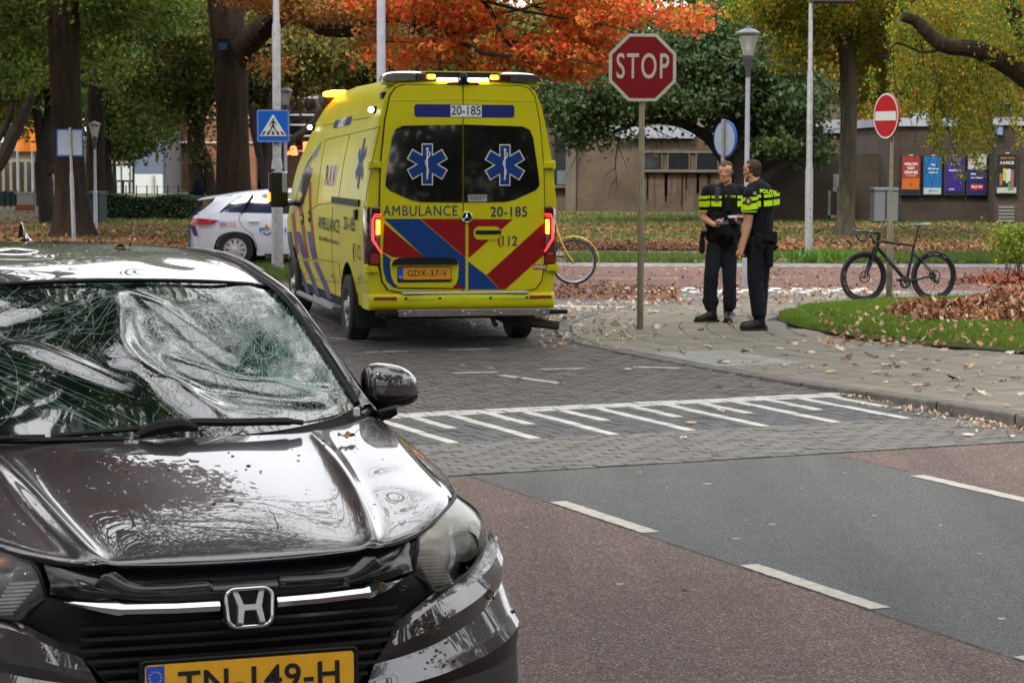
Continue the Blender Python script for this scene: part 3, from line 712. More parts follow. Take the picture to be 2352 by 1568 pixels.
M_LENS2, t_, b_ = new_mat('clear_lens'); N, L = t_.nodes, t_.links
b_.inputs['Base Color'].default_value = (.3, .3, .3, 1); b_.inputs['Roughness'].default_value = .2; b_.inputs['Coat Weight'].default_value = 1
tr = N.new('ShaderNodeBsdfTransparent'); ms = N.new('ShaderNodeMixShader'); ms.inputs[0].default_value = .16
L.new(tr.outputs[0], ms.inputs[1]); L.new(b_.outputs[0], ms.inputs[2]); L.new(ms.outputs[0], N['Material Output'].inputs[0])
M_BOWL = mat('reflector', (.75, .75, .76), .28, metal=.85, var=.4, vscale=25)
M_AMBERD = mat('amber_lens', (.35, .09, .01), .3, coat=.5)
hl = [[(.469, .14, .833), (.477, .143, .87), (.487, .155, .90), (.502, .20, .921)],
      [(.510, .145, .803), (.520, .145, .84), (.535, .175, .90), (.553, .245, .938)],
      [(.540, .152, .782), (.565, .158, .84), (.59, .22, .91), (.61, .325, .953)],
      [(.655, .262, .798), (.685, .27, .85), (.685, .32, .92), (.66, .405, .962)],
      [(.74, .385, .818), (.765, .40, .86), (.755, .43, .92), (.698, .47, .970)],
      [(.766, .43, .826), (.792, .50, .862), (.782, .53, .92), (.712, .51, .973)]]
for s in (1, -1):
    H_ = bpy.data.objects.new('headlight', None); COL.objects.link(H_); H_.parent = car
    if s == 1: H_['label'] = 'hazy clouded headlight with cracked lens'
    rows = [[(s * p[0], p[1], p[2]) for p in r] for r in hl]; g = surf(rows, 20, 40)
    panel('lens', g, M_LENS if s == 1 else M_LENS2, H_)
    # dark surround and housing behind
    back = [[(s * p[0] * .985, p[1] + .085, p[2]) for p in r] for r in hl]
    panel('housing', surf(back, 12, 20), mat('lamp_housing', (.09, .09, .095), .3, metal=.5), H_)
    bd = list(map(tuple, g[0])) + [tuple(p) for p in g[1:, -1]] + [tuple(p) for p in g[-1, ::-1][1:]] + [tuple(p) for p in g[::-1, 0][1:-1]]
    mb = MB(); mb.tube(bd, .0055, 6, closed=True); mb.build('lamp_surround', M_TRIMB, H_, smooth=True)
    mb = MB(); mb.lathe([(.042, -.05), (.040, -.02), (.026, .02), (.008, .045)], 20, (s * .665, .345, .868), 'y'); mb.build('reflector_bowl', M_BOWL, H_, smooth=True)
    mb = MB(); mb.ell((s * .665, .325, .868), (.028, .02, .028)); mb.build('projector', mat('projector_glass', (.12, .13, .14), .05, coat=1), H_, smooth=True)
    mb = MB()
    for k in range(9):
        a = k / 8; x0, x1 = .48 + .055 * a, .565 + .01 * a; z = .868 - .078 * a
        mb.box((s * (.482 + .012 * k * .6), .168 + .003 * k, z - .003), (s * (.552 + .006 * k), .175 + .004 * k, z + .003))
    mb.build('reflector_ribs', M_BOWL, H_)
    mb = MB(); mb.grid(surf([[(s * .575, .21, .80), (s * .60, .22, .85), (s * .61, .27, .92)], [(s * .60, .24, .80), (s * .625, .25, .85), (s * .635, .31, .925)]], 8, 4)); mb.build('light_guide', M_BOWL, H_, smooth=True)
    mb = MB(); mb.ell((s * .555, .26, .905), (.03, .02, .016)); mb.build('indicator_bulb', M_AMBERD, H_, smooth=True)
# wings, doors, rear: one skin per side with a wheel arch cut into its lower edge
def smst(a, b, x): t = min(max((x - a) / (b - a), 0), 1); return t * t * (3 - 2 * t)
def side_x(z, y):
    f = 1 - .03 * max(0, (y - 3.6)) ** 2
    return np.interp(z, [.2, .5, .75, .95, 1.05, 1.10], [.845, .88, .886, .865, .82, .76]) * f
def belt_z(y): return np.interp(y, [.5, .9, 1.33, 2.2, 3.2, 4.2], [.965, 1.018, 1.085, 1.12, 1.16, 1.18])
def low_z(y):
    z = .25 + (.02 if 1.4 < y < 3 else .04)
    for wy in (.88, 3.49):
        d = .375 ** 2 - (y - wy) ** 2
        if d > 0: z = max(z, .32 + math.sqrt(d))
    return z
ys = sorted(set(list(np.linspace(.50, 4.22, 90)) + [.88 + .375 * math.cos(a) for a in np.linspace(0, PI, 24)] + [3.49 + .375 * math.cos(a) for a in np.linspace(0, PI, 24)]))
for s in (1, -1):
    g = []
    for y in ys:
        if y < .5: continue
        zt = belt_z(y); zb = min(low_z(y), zt - .02); row_ = []
        for k in range(15):
            z = zb + (zt - zb) * k / 14; x = side_x(min(z + (1.10 - zt) * max(0, (z - .8) / (zt - .8 + 1e-6)), 1.10), y)
            if y < .95: x = min(x, x + (float(np.interp(z, [.3, .5, .67, .76, .85, .9, .95, .975], [.855, .86, .853, .83, .80, .765, .735, .715])) - x) * (1 - smst(.5, .95, y)))
            if k == 14 and y < 1.33: x = float(np.interp(y, [.5, .75, .9, 1.33], [.716, .732, .742, .758]))
            row_.append((s * x, y, z))
        g.append(row_)
    panel('body_side', np.array(g), M_GUN)
    # side glass and window frame, roof rail
    gl = [[(s * .765, 1.36, 1.10), (s * .77, 2.2, 1.125), (s * .765, 3.0, 1.155), (s * .74, 3.6, 1.20)], [(s * .70, 1.72, 1.30), (s * .70, 2.2, 1.33), (s * .695, 3.0, 1.34), (s * .69, 3.65, 1.31)], [(s * .645, 2.12, 1.468), (s * .635, 2.4, 1.495), (s * .615, 3.0, 1.50), (s * .63, 3.6, 1.42)]]
    panel('side_glass', surf(gl, 30, 12), mat('tinted_glass', (.004, .005, .005), .05, coat=1))
    for wy in (.88, 3.49):
        W_ = bpy.data.objects.new('wheel', None); COL.objects.link(W_); W_.parent = car; W_.location = (s * .77, wy, .33)
        mb = MB(); mb.lathe([(.22, -.10), (.30, -.10), (.325, -.07), (.33, 0), (.325, .07), (.30, .10), (.22, .10)], 36, (0, 0, 0), 'x'); mb.build('tyre', M_RUBBER, W_, smooth=True)
        mb = MB(); mb.lathe([(.225, s * .095), (.21, s * .06), (.05, s * .05), (.04, s * .08), (.0, s * .085)], 30, (0, 0, 0), 'x')
        for k in range(7):
            a = 2 * PI * k / 7; mb.tube([(s * .085, .04 * math.cos(a), .04 * math.sin(a)), (s * .09, .215 * math.cos(a), .215 * math.sin(a))], [.018, .025], 6)
        mb.build('rim', M_ALLOY, W_, smooth=True)
        mb = MB(); mb.lathe([(.38, s * .0), (.38, -s * .25)], 24, (s * .86, wy, .33), 'x', 0, PI); mb.build('wheel_arch_liner', M_TRIMB, car)
# roof with dents
roof = [[(0, 1.935, 1.507), (.17, 1.95, 1.504), (.36, 1.985, 1.494), (.50, 2.03, 1.484), (.585, 2.09, 1.470)],
        [(0, 2.2, 1.540), (.17, 2.2, 1.538), (.36, 2.22, 1.531), (.50, 2.25, 1.518), (.60, 2.3, 1.494)],
        [(0, 2.5, 1.563), (.17, 2.5, 1.562), (.36, 2.5, 1.555), (.49, 2.5, 1.543), (.59, 2.52, 1.522)],
        [(0, 2.9, 1.580), (.17, 2.9, 1.579), (.35, 2.9, 1.571), (.47, 2.9, 1.560), (.57, 2.9, 1.540)],
        [(0, 3.35, 1.578), (.17, 3.35, 1.577), (.34, 3.35, 1.568), (.46, 3.35, 1.555), (.55, 3.35, 1.535)],
        [(0, 3.8, 1.545), (.17, 3.8, 1.543), (.34, 3.8, 1.533), (.46, 3.8, 1.52), (.54, 3.8, 1.50)],
        [(0, 4.05, 1.50), (.17, 4.05, 1.497), (.34, 4.03, 1.49), (.46, 4.0, 1.475), (.53, 3.95, 1.46)]]
G = surf(mirror_rows(roof), 110, 80)
for i in range(G.shape[0]):
    for j in range(G.shape[1]):
        x, y, z = G[i, j]
        G[i, j, 2] += -.014 * math.exp(-((x - .33) / .10) ** 2 - ((y - 2.28) / .16) ** 2) + .004 * math.sin(9 * y) * math.exp(-((x - .3) / .2) ** 2) - .006 * math.exp(-((x + .2) / .1) ** 2 - ((y - 2.6) / .2) ** 2) + .0008 * mnoise.noise((x * 8, y * 8, 3))
panel('roof', G, M_GUN, thick=.01)
# rear closure
rear = [[(0, 4.05, 1.50), (.34, 4.03, 1.49), (.53, 3.95, 1.46)], [(0, 4.22, 1.2), (.4, 4.18, 1.2), (.7, 4.0, 1.18)], [(0, 4.30, .9), (.5, 4.26, .9), (.82, 4.1, .9)], [(0, 4.3, .5), (.5, 4.28, .5), (.83, 4.12, .5)], [(0, 4.25, .28), (.5, 4.2, .28), (.8, 4.1, .28)]]
panel('tailgate', surf(mirror_rows(rear), 40, 30), M_GUN)
# A pillars and roof side frames: glossy outer, black inner
for s in (1, -1):
    outer = [(.752, 1.335, 1.105), (.727, 1.36, 1.135), (.694, 1.52, 1.235), (.672, 1.75, 1.335), (.655, 1.96, 1.421), (.640, 2.3, 1.482), (.622, 2.6, 1.520), (.60, 3.0, 1.532), (.57, 3.6, 1.51), (.55, 4.0, 1.45)]
    inner = [(.700, 1.365, 1.13), (.690, 1.42, 1.165), (.662, 1.62, 1.275), (.640, 1.80, 1.37), (.612, 1.97, 1.445), (.600, 2.3, 1.494), (.590, 2.6, 1.522), (.568, 3.0, 1.538), (.545, 3.6, 1.52), (.53, 3.95, 1.46)]
    mid = [((a[0] * .55 + b[0] * .45) + .004, (a[1] + b[1]) / 2, (a[2] + b[2]) / 2 + .018) for a, b in zip(outer, inner)]
    below = [(a[0] + .012, a[1] + .03, a[2] - .04) for a in outer]
    cross = np.stack([catmull([(s * p[0], p[1], p[2]) for p in l], 70) for l in (below, outer, mid, inner)], 0)
    g = np.stack([catmull(cross[:, j], 14) for j in range(70)], 1)
    panel('windscreen_pillar', g, M_GUN)
    mb = MB(); mb.tube(catmull([(s * (p[0] - .012), p[1] + .003, p[2] + .006) for p in inner], 60), .011, 8); mb.build('pillar_seal', M_TRIMB, car, smooth=True)
    mb = MB(); mb.tube(catmull([(s * (p[0] + .004), p[1], p[2] - .004) for p in mid[5:9]], 40), .008, 8); mb.build('roof_drip_strip', mat('grey_strip', (.28, .28, .28), .35), car, smooth=True)
mb = MB(); mb.tube(catmull([(-.585, 2.075, 1.466), (-.36, 1.97, 1.492), (0, 1.92, 1.504), (.36, 1.97, 1.492), (.585, 2.075, 1.466)], 50), .006, 6); mb.build('header_seal', M_TRIMB, car, smooth=True)
# windscreen: caved in, creased, every shard a facet
ws = [[(0, 1.085, 1.086), (.20, 1.10, 1.087), (.40, 1.16, 1.092), (.58, 1.26, 1.108), (.695, 1.365, 1.132)],
      [(0, 1.30, 1.205), (.20, 1.31, 1.203), (.39, 1.36, 1.20), (.56, 1.44, 1.205), (.672, 1.55, 1.236)],
      [(0, 1.50, 1.305), (.20, 1.51, 1.303), (.38, 1.55, 1.296), (.54, 1.62, 1.294), (.648, 1.72, 1.326)],
      [(0, 1.72, 1.405), (.19, 1.73, 1.402), (.36, 1.76, 1.394), (.52, 1.82, 1.386), (.62, 1.90, 1.412)],
      [(0, 1.925, 1.494), (.18, 1.94, 1.492), (.35, 1.975, 1.484), (.49, 2.02, 1.476), (.583, 2.08, 1.462)]]
NU, NV = 230, 150
G = surf(mirror_rows(ws), NU, NV); NRM = np.array([0, -.45, .89])
def smst(a, b, x): t = min(max((x - a) / (b - a), 0), 1); return t * t * (3 - 2 * t)
crk = random.Random(3)
def ridge(px, pz, a, b, wdt):
    ax, az_, bx, bz = a[0], a[1], b[0], b[1]; dx, dz = bx - ax, bz - az_; L2 = dx * dx + dz * dz
    t = min(max(((px - ax) * dx + (pz - az_) * dz) / L2, 0), 1); d = math.hypot(px - ax - t * dx, pz - az_ - t * dz); return math.exp(-(d / wdt) ** 2) * math.sin(PI * (.1 + .8 * t))
DENT = np.zeros((NV, NU))
for i in range(NV):
    for j in range(NU):
        x = G[i, j, 0]; v = i / (NV - 1); edge = min(v, 1 - v, .5) * 2; e = smst(0, .3, edge) * smst(0, .1, (.69 - abs(x)) * 1.0)
        # main hollow right of the centre, second hollow on the far left
        d1 = math.hypot((x - .25) / .30, (v - .50) / .34); d2 = math.hypot((x + .38) / .26, (v - .72) / .24); d3 = math.hypot((x - .42) / .30, (v - .28) / .20)
        h_ = -.060 * (1 - smst(.12, 1.05, d1)) - .034 * (1 - smst(.1, 1., d2)) - .020 * (1 - smst(.2, 1., d3))
        h_ += .030 * ridge(x, v, (.04, .97), (-.03, .45), .045) + .026 * ridge(x, v, (-.03, .55), (.22, .06), .05)      # left lip of the hollow
        h_ += .028 * ridge(x, v, (.12, .55), (.62, .12), .04) + .018 * ridge(x, v, (.10, .30), (.60, .08), .03)          # folds through it
        h_ += .016 * ridge(x, v, (-.55, .85), (-.05, .30), .03) + .012 * ridge(x, v, (.04, .97), (.35, .55), .03)
        h_ += .0045 * math.sin(34 * x + 14 * v) * (1 - smst(.3, 1.2, d1)) + .003 * math.sin(50 * v - 12 * x) * (1 - smst(.3, 1.2, d2))
        dmg = max(1 - smst(.3, 1.25, d1), .8 * (1 - smst(.3, 1.2, d2)), .9 * smst(.30, .50, x) * smst(.12, .3, v))
        DENT[i, j] = dmg
        h_ += dmg * (.0012 * mnoise.noise((x * 30, v * 24, 1)) + .0004 * mnoise.noise((x * 90, v * 70, 5)))
        h_ += .0010 * mnoise.noise((x * 7, v * 6, 9))
        G[i, j] += NRM * h_ * e
M_WS, t_, b_ = new_mat('windscreen_glass'); N, L = t_.nodes, t_.links
b_.inputs['Base Color'].default_value = (.004, .010, .008, 1); b_.inputs['Roughness'].default_value = .05; b_.inputs['Specular IOR Level'].default_value = 1.0; b_.inputs['IOR'].default_value = 1.62
b_.inputs['Coat Weight'].default_value = 1; b_.inputs['Coat Roughness'].default_value = .015; b_.inputs['Coat IOR'].default_value = 2.0
tr = N.new('ShaderNodeBsdfTransparent'); tr.inputs[0].default_value = (.30, .42, .37, 1); ms = N.new('ShaderNodeMixShader'); ms.inputs[0].default_value = .80
vo = N.new('ShaderNodeTexVoronoi'); vo.inputs['Scale'].default_value = 85; tcn = N.new('ShaderNodeTexCoord'); at_ = N.new('ShaderNodeAttribute'); at_.attribute_name = 'damage'
L.new(tcn.outputs['Object'], vo.inputs['Vector'])
bp = N.new('ShaderNodeBump'); bp.inputs['Distance'].default_value = .0010; mu = N.new('ShaderNodeMath'); mu.operation = 'MULTIPLY'; mu.inputs[1].default_value = .32
L.new(at_.outputs['Fac'], mu.inputs[0]); L.new(mu.outputs[0], bp.inputs['Strength'])
sc_ = N.new('ShaderNodeSeparateColor'); L.new(vo.outputs['Color'], sc_.inputs[0]); L.new(vo.outputs['Distance'], bp.inputs['Height'])
L.new(bp.outputs[0], b_.inputs['Normal']); L.new(bp.outputs[0], b_.inputs['Coat Normal'])
L.new(tr.outputs[0], ms.inputs[1]); L.new(b_.outputs[0], ms.inputs[2]); L.new(ms.outputs[0], N['Material Output'].inputs[0])
wso = panel('windscreen', G, M_WS)
wso['label'] = 'shattered windscreen caved in on the driver side'
ly = wso.data.attributes.new('damage', 'FLOAT', 'POINT'); ly.data.foreach_set('value', DENT.ravel().astype(np.float32))
# crack lines: thin pale green ribs that follow the deformed glass
def on_glass(x, v, lift=.0012):
    v = min(max(v, .0), 1.); i = v * (NV - 1); i0 = min(int(i), NV - 2); fi = i - i0
    row_ = G[i0] * (1 - fi) + G[i0 + 1] * fi; xs = row_[:, 0]; j = np.interp(x, xs, np.arange(NU)); j0 = min(int(j), NU - 2); fj = j - j0
    return row_[j0] * (1 - fj) + row_[j0 + 1] * fj + NRM * lift
M_CRACK = mat('crack_line', (.22, .36, .30), .35, coat=.3, var=.4, vscale=20); M_CRACKW = mat('crack_white', (.70, .76, .76), .3, coat=.6)
ck = MB()
def crack(x, v, a, L_, wd, jit=.35, curve=0.):
    pts = []; n = max(3, int(L_ / .022))
    for k in range(n + 1):
        if abs(x) > .69 - .10 * v or v < .0 or v > 1: break
        pts.append((x, v)); x += math.cos(a) * L_ / n; v += math.sin(a) * L_ / n * 1.7; a += crk.uniform(-jit, jit) + curve
    if len(pts) < 2: return pts
    P_ = [Vector(on_glass(*p)) for p in pts]; vs = []; 
    for k, p in enumerate(P_):
        d = (P_[min(k + 1, len(P_) - 1)] - P_[max(k - 1, 0)]).normalized(); s_ = d.cross(Vector(NRM)).normalized() * wd * (.4 + .6 * crk.random()); vs += [p + s_, p - s_]
    b0 = len(ck.v); ck.add(vs, [(2 * k, 2 * k + 1, 2 * k + 3, 2 * k + 2) for k in range(len(P_) - 1)]); return pts
for (cx, cv, n, Lm, r0) in ((.24, .52, 60, .34, .0), (.08, .93, 40, .34, .0), (-.42, .80, 40, .42, .05), (.45, .55, 80, .22, .0), (.52, .20, 30, .2, .0)):
    for k in range(n):
        a = crk.uniform(0, 2 * PI); r_ = r0 + abs(crk.gauss(0, .06)); crack(cx + r_ * math.cos(a), cv + 1.7 * r_ * math.sin(a), a + crk.uniform(-.3, .3), crk.uniform(.25, 1) * Lm, crk.uniform(.0003, .0008), .16, crk.uniform(-.04, .04))
    for k in range(int(n * .9)):      # rings
        a = crk.uniform(0, 2 * PI); r_ = crk.uniform(.03, Lm * .7); crack(cx + r_ * math.cos(a), cv + 1.7 * r_ * math.sin(a), a + PI / 2, crk.uniform(.04, .16), crk.uniform(.0003, .0007), .1, .022 / r_)
for k in range(34):                   # long bent strands sweeping over the left half
    q = k / 34; crack(-.62 + .02 * crk.random(), .93 - .32 * q + crk.uniform(-.02, .02), R(-8 - 42 * q), crk.uniform(.5, .95), crk.uniform(.0004, .0009), .05, crk.uniform(-.008, .012))
for k in range(1500):                 # crazing on the right side
    x = crk.uniform(.28, .68); v = crk.uniform(.12, .95)
    if crk.random() < smst(.25, .5, x): crack(x, v, crk.uniform(0, 2 * PI), crk.uniform(.01, .045), crk.uniform(.0003, .0008), .6)
for k in range(260):
    x = crk.gauss(.22, .16); v = crk.gauss(.5, .22); crack(x, v, crk.uniform(0, 2 * PI), crk.uniform(.01, .04), crk.uniform(.0003, .0007), .6)
ck.build('crack_lines', M_CRACK, car, kind='stuff')
mb = MB()                              # loose glass crumbs on bonnet edge, glass and roof
for k in range(900):
    if k < 450: x, v = crk.gauss(.3, .25), abs(crk.gauss(0, .35)); p = on_glass(max(-.65, min(.65, x)), v, .001)
    else:
        x, y = crk.uniform(-.5, .56), crk.uniform(2.0, 3.4); z = np.interp(y, [2.0, 2.2, 2.5, 2.9, 3.35], [1.505, 1.540, 1.563, 1.58, 1.578]) - .11 * x * x; p = (x, y, z)
    r_ = crk.uniform(.0008, .0026); mb.add([(p[0] - r_, p[1], p[2]), (p[0] + r_, p[1] - r_, p[2]), (p[0] + r_ * .3, p[1] + r_, p[2]), (p[0], p[1], p[2] + r_)], [(0, 1, 3), (1, 2, 3), (2, 0, 3)])
mb.build('glass_crumbs', M_CRACKW, car, kind='stuff')
# cowl, wipers, dashboard, cabin
panel('cowl', surf(mirror_rows([[(0, 1.045, 1.085), (.3, 1.06, 1.083), (.55, 1.15, 1.085), (.73, 1.32, 1.085)], [(0, 1.09, 1.072), (.3, 1.11, 1.07), (.55, 1.20, 1.075), (.72, 1.345, 1.10)], [(0, 1.13, 1.10), (.3, 1.15, 1.10), (.55, 1.25, 1.112), (.70, 1.37, 1.13)]]), 50, 12), M_TRIMB)
for pts in ([(-.30, 1.10, 1.108), (-.17, 1.07, 1.118), (-.02, 1.06, 1.126), (.10, 1.07, 1.130)], [(-.72, 1.22, 1.12), (-.55, 1.12, 1.112), (-.42, 1.09, 1.108), (-.32, 1.09, 1.105)]):
    mb = MB(); mb.tube(catmull(pts, 14), [.008] * 10 + [.011] * 4, 6); mb.build('wiper_arm', M_TRIMB, car, smooth=True)
mb = MB(); mb.tube(catmull([(.02, 1.06, 1.125), (.10, 1.055, 1.137), (.22, 1.06, 1.132), (.38, 1.09, 1.125), (.44, 1.10, 1.118)], 30), [.017] * 6 + [.013] * 18 + [.009] * 6, 6); mb.build('wiper_blade', M_TRIMB, car, smooth=True)
mb = MB(); mb.tube([(-.06, 1.045, 1.108), (-.01, 1.04, 1.128), (.06, 1.04, 1.135), (.11, 1.05, 1.122)], [.012, .022, .022, .012], 8); mb.build('wiper_cap', M_TRIMB, car, smooth=True)
mb = MB(); mb.tube([(-.72, 1.20, 1.108), (-.4, 1.09, 1.10), (-.1, 1.05, 1.098)], .010, 6); mb.build('wiper_blade', M_TRIMB, car, smooth=True)
mb = MB(); mb.box((.655, 1.285, 1.105), (.675, 1.30, 1.135), .004); mb.build('glass_corner_trim', mat('pale_plastic', (.5, .52, .5), .5), car)
mb = MB(); mb.grid(surf(mirror_rows([[(0, 1.14, 1.04), (.4, 1.2, 1.04), (.66, 1.36, 1.06)], [(0, 1.5, 1.10), (.4, 1.52, 1.10), (.66, 1.6, 1.1)], [(0, 1.75, 1.05), (.4, 1.75, 1.05), (.68, 1.78, 1.05)], [(0, 1.8, .7), (.4, 1.8, .7), (.7, 1.8, .7)]]), 20, 14)); mb.build('dashboard', M_CABIN, car, smooth=True)
mb = MB(); mb.box((-.72, 1.2, .3), (.72, 4.0, .34)); mb.build('cabin_floor', M_CABIN, car)
for s in (1, -1):
    mb = MB(); mb.box((s * .15, 2.45, .5), (s * .62, 2.62, 1.16), .05); mb.box((s * .26, 2.46, 1.14), (s * .50, 2.58, 1.36), .04); mb.box((s * .15, 2.0, .45), (s * .62, 2.55, .6), .05); mb.build('seat', M_CABIN, car, smooth=True)
mb = MB(); mb.tube([(-.35 + .18 * math.cos(a), 1.86 - .05 * math.sin(a), 1.08 + .17 * math.sin(a)) for a in np.linspace(0, 2 * PI, 25)[:-1]], .014, 8, closed=True); mb.build('steering_wheel', M_TRIMB, car, smooth=True)
# fin aerial
mb = MB(); mb.grid(surf([[(-.012, 3.48, 1.575), (-.004, 3.56, 1.60), (-.003, 3.64, 1.634), (-.004, 3.68, 1.63), (-.012, 3.70, 1.57)], [(0, 3.46, 1.576), (0, 3.55, 1.605), (0, 3.64, 1.642), (0, 3.69, 1.637), (0, 3.71, 1.57)], [(.012, 3.48, 1.575), (.004, 3.56, 1.60), (.003, 3.64, 1.634), (.004, 3.68, 1.63), (.012, 3.70, 1.57)]], 16, 7)); mb.build('roof_aerial', M_GUN, car, smooth=True)
# door mirrors
for s in (1, -1):
    W_ = bpy.data.objects.new('door_mirror', None); COL.objects.link(W_); W_.parent = car
    sec = []
    for (x, yc, zc, ry, rz) in ((.742, 1.47, 1.175, .02, .03), (.746, 1.465, 1.183, .055, .052), (.765, 1.46, 1.184, .068, .066), (.80, 1.455, 1.182, .073, .071), (.85, 1.46, 1.178, .068, .066), (.89, 1.475, 1.172, .055, .054), (.918, 1.49, 1.163, .036, .036), (.925, 1.495, 1.158, .012, .014)):
        r_ = []
        for a in np.linspace(0, 2 * PI, 25)[:-1]:
            c_, n_ = math.cos(a), math.sin(a); pc = lambda q: math.copysign(abs(q) ** .72, q)
            r_.append((s * (x + .03 * (rz - rz * pc(n_)) * 0), yc - ry * pc(c_), zc + rz * pc(n_)))
        sec.append(r_)
    g = np.array(sec); gg = np.stack([catmull(g[:, j], 26) for j in range(24)], 1)
    mb = MB(); mb.grid(gg, wrap=True)
    o = mb.build('mirror_shell', [M_GUN, M_TRIMB], W_, smooth=True, sharp=60)
    for p in o.data.polygons:
        c_ = p.center
        if c_.z < 1.152 + .03 * (abs(c_.x) - .8) or c_.y > 1.52: p.material_index = 1
    mb = MB(); mb.tube(catmull([(s * .745, 1.425, 1.142), (s * .80, 1.395, 1.136), (s * .87, 1.405, 1.146), (s * .918, 1.455, 1.158)], 20), .0035, 6); mb.build('shell_seam', M_TRIMB, W_, smooth=True)
    mb = MB(); mb.grid(surf([[(s * .775, 1.41, 1.112), (s * .84, 1.405, 1.128), (s * .905, 1.44, 1.143)], [(s * .77, 1.42, 1.10), (s * .84, 1.415, 1.115), (s * .91, 1.45, 1.13)]], 12, 4)); mb.build('indicator_strip', mat('indicator_clear', (.3, .32, .32), .15, coat=1), W_, smooth=True)
    mb = MB(); mb.tube(catmull([(s * .735, 1.44, 1.085), (s * .78, 1.45, 1.092), (s * .83, 1.455, 1.115)], 10), [.022] * 4 + [.03] * 3 + [.035] * 3, 8); mb.tube([(s * .72, 1.40, 1.085), (s * .745, 1.45, 1.09)], .03, 8); mb.build('mirror_foot', M_TRIMB, W_, smooth=True)
    mb = MB(); mb.tube(catmull([(s * .70, 1.35, 1.10), (s * .735, 1.37, 1.115), (s * .755, 1.42, 1.10)], 8), .014, 8); mb.build('mirror_base', M_GUN, W_, smooth=True)
# bonnet shut gap beside the lamps, dirt clumps thrown over the nose
mb = MB(); 
for s in (1, -1): mb.tube(catmull([(s * .335, .104, .912), (s * .42, .135, .914), (s * .51, .205, .925), (s * .63, .36, .948), (s * .708, .51, .965), (s * .72, .60, .975), (s * .745, 1.0, 1.02)], 40), .006, 5)
mb.build('shut_gap', M_TRIMB, car, kind='stuff')
dr = random.Random(11); mb = MB()
spots = [(.50, .10, .70, 34, .035, 1), (.56, .12, .73, 12, .03, 1), (.73, .27, .735, 14, .012, 1), (.35, .035, .824, 14, .010, 1), (.255, .018, .846, 12, .010, 1), (.43, .11, .80, 8, .01, 1), (.55, .11, .62, 12, .03, 1), (.60, .2, .56, 8, .03, 1), (.83, .36, .66, 10, .03, 1)]
for (x, y, z, n, sp_, _) in spots:
    for k in range(n):
        a, b_ = dr.gauss(0, sp_ * .6), dr.gauss(0, sp_ * .5); r_ = dr.uniform(.001, .0042)
        mb.ell((x + a, y + a * .45 - .004 + (.0 if b_ < 0 else .003), z + b_), (r_ * dr.uniform(.7, 2), r_, r_ * dr.uniform(.6, 1.4)), 6, 4)
def hood_z(x, y):
    return float(np.interp(y, [.07, .1, .34, .66, .93, 1.05], [.907, .931, .995, 1.047, 1.083, 1.095])) - .07 * x * x * (1 if y < .9 else .3)
for k in range(46):
    x, y = dr.uniform(-.35, .62), dr.uniform(.3, 1.02); r_ = dr.uniform(.0012, .004)
    mb.ell((x, y, hood_z(x, y) + .002), (r_ * dr.uniform(1, 2.4), r_, r_ * .6), 6, 4)
mb.build('dirt_clumps', M_DIRT, car, kind='stuff')
# fallen leaves lying on the car
M_LEAFB = mat('dry_leaf', (.36, .20, .06), .7, var=.35, vscale=30, col2=(.22, .11, .03))
def car_leaf(cx, cy, cz, L_, wd, rz, label, tilt=0):
    mb = MB(); n = 14; top, bot, cen = [], [], []
    for i in range(n + 1):
        t = i / n; wv = wd * math.sin(PI * t) ** .7 * (1 + .15 * math.sin(9 * t)); x = (t - .5) * L_; cen.append((x, 0, .004 + .004 * math.sin(6 * t))); top.append((x, wv, .010 + .006 * math.sin(11 * t))); bot.append((x + .1 * L_ * t, -wv * .8, .006 + .006 * math.cos(9 * t)))
    mb.grid(np.array([top, cen, bot])); mb.tube([(L_ * .45, 0, .006), (L_ * .62, .004, .012), (L_ * .78, .0, .02)], .0012, 4)
    o = mb.build('fallen_leaf', M_LEAFB); tag(o, label, 'leaf')
    M_ = car.matrix_basis if False else Matrix.Translation(car.location) @ Matrix.Rotation(R(20.73), 4, 'Z')
    o.matrix_world = M_ @ Matrix.Translation((cx, cy, cz)) @ Matrix.Rotation(rz, 4, 'Z') @ Matrix.Rotation(tilt, 4, 'Y'); return o
car_leaf(.545, 1.0, 1.082, .060, .014, .3, 'curled yellow brown leaf on the dark bonnet near the mirror')
car_leaf(.225, 2.75, 1.573, .075, .016, PI + .3, 'curled tan leaf with upright stalk on the dark car roof')
car_leaf(-.06, 3.35, 1.577, .08, .016, .1, 'pale dry leaf on the car roof just right of the fin aerial')
car_leaf(-.22, 3.35, 1.572, .10, .022, PI - .2, 'large dry leaf on the car roof left of the fin aerial')
# ================================================================== AMBULANCE
M_YEL = mat('ambulance_yellow', (.52, .47, .0018), .42, coat=.12, crough=.08, var=.14, vscale=1.3, spec=.28)
M_YEL2 = mat('reflective_lime', (.36, .60, .01), .45)
M_ARED = mat('stripe_red', (.21, .001, .003), .45, spec=.25)
M_ABLUE = mat('stripe_blue', (.002, .034, .16), .45, spec=.25)
M_ABLUE2 = mat('band_blue', (.008, .014, .13), .4, coat=.1)
M_NAVY = mat('lettering_navy', (.005, .018, .08), .5)
M_WHITEP = mat('white_film', (.62, .62, .6), .5)
M_BGLASS = mat('dark_window', (.006, .006, .006), .05, coat=1., crough=.02)
M_REDL = mat('lamp_red', (.20, .002, .004), .15, coat=1)
M_REDD = mat('lamp_dark_red', (.045, .004, .006), .15, coat=1)
M_LEDR = mat('led_red', (1, .05, .04), .3, emit=2.4, ecol=(1, .02, .02))
M_AMB = mat('lamp_amber_lit', (1, .35, .02), .3, emit=3, ecol=(1, .26, .02))
M_BEACON = mat('beacon_amber', (1, .45, .05), .3, emit=5, ecol=(1, .24, .015))
M_LEDW = mat('led_white', (1, 1, .95), .3, emit=11, ecol=(1, .98, .9))
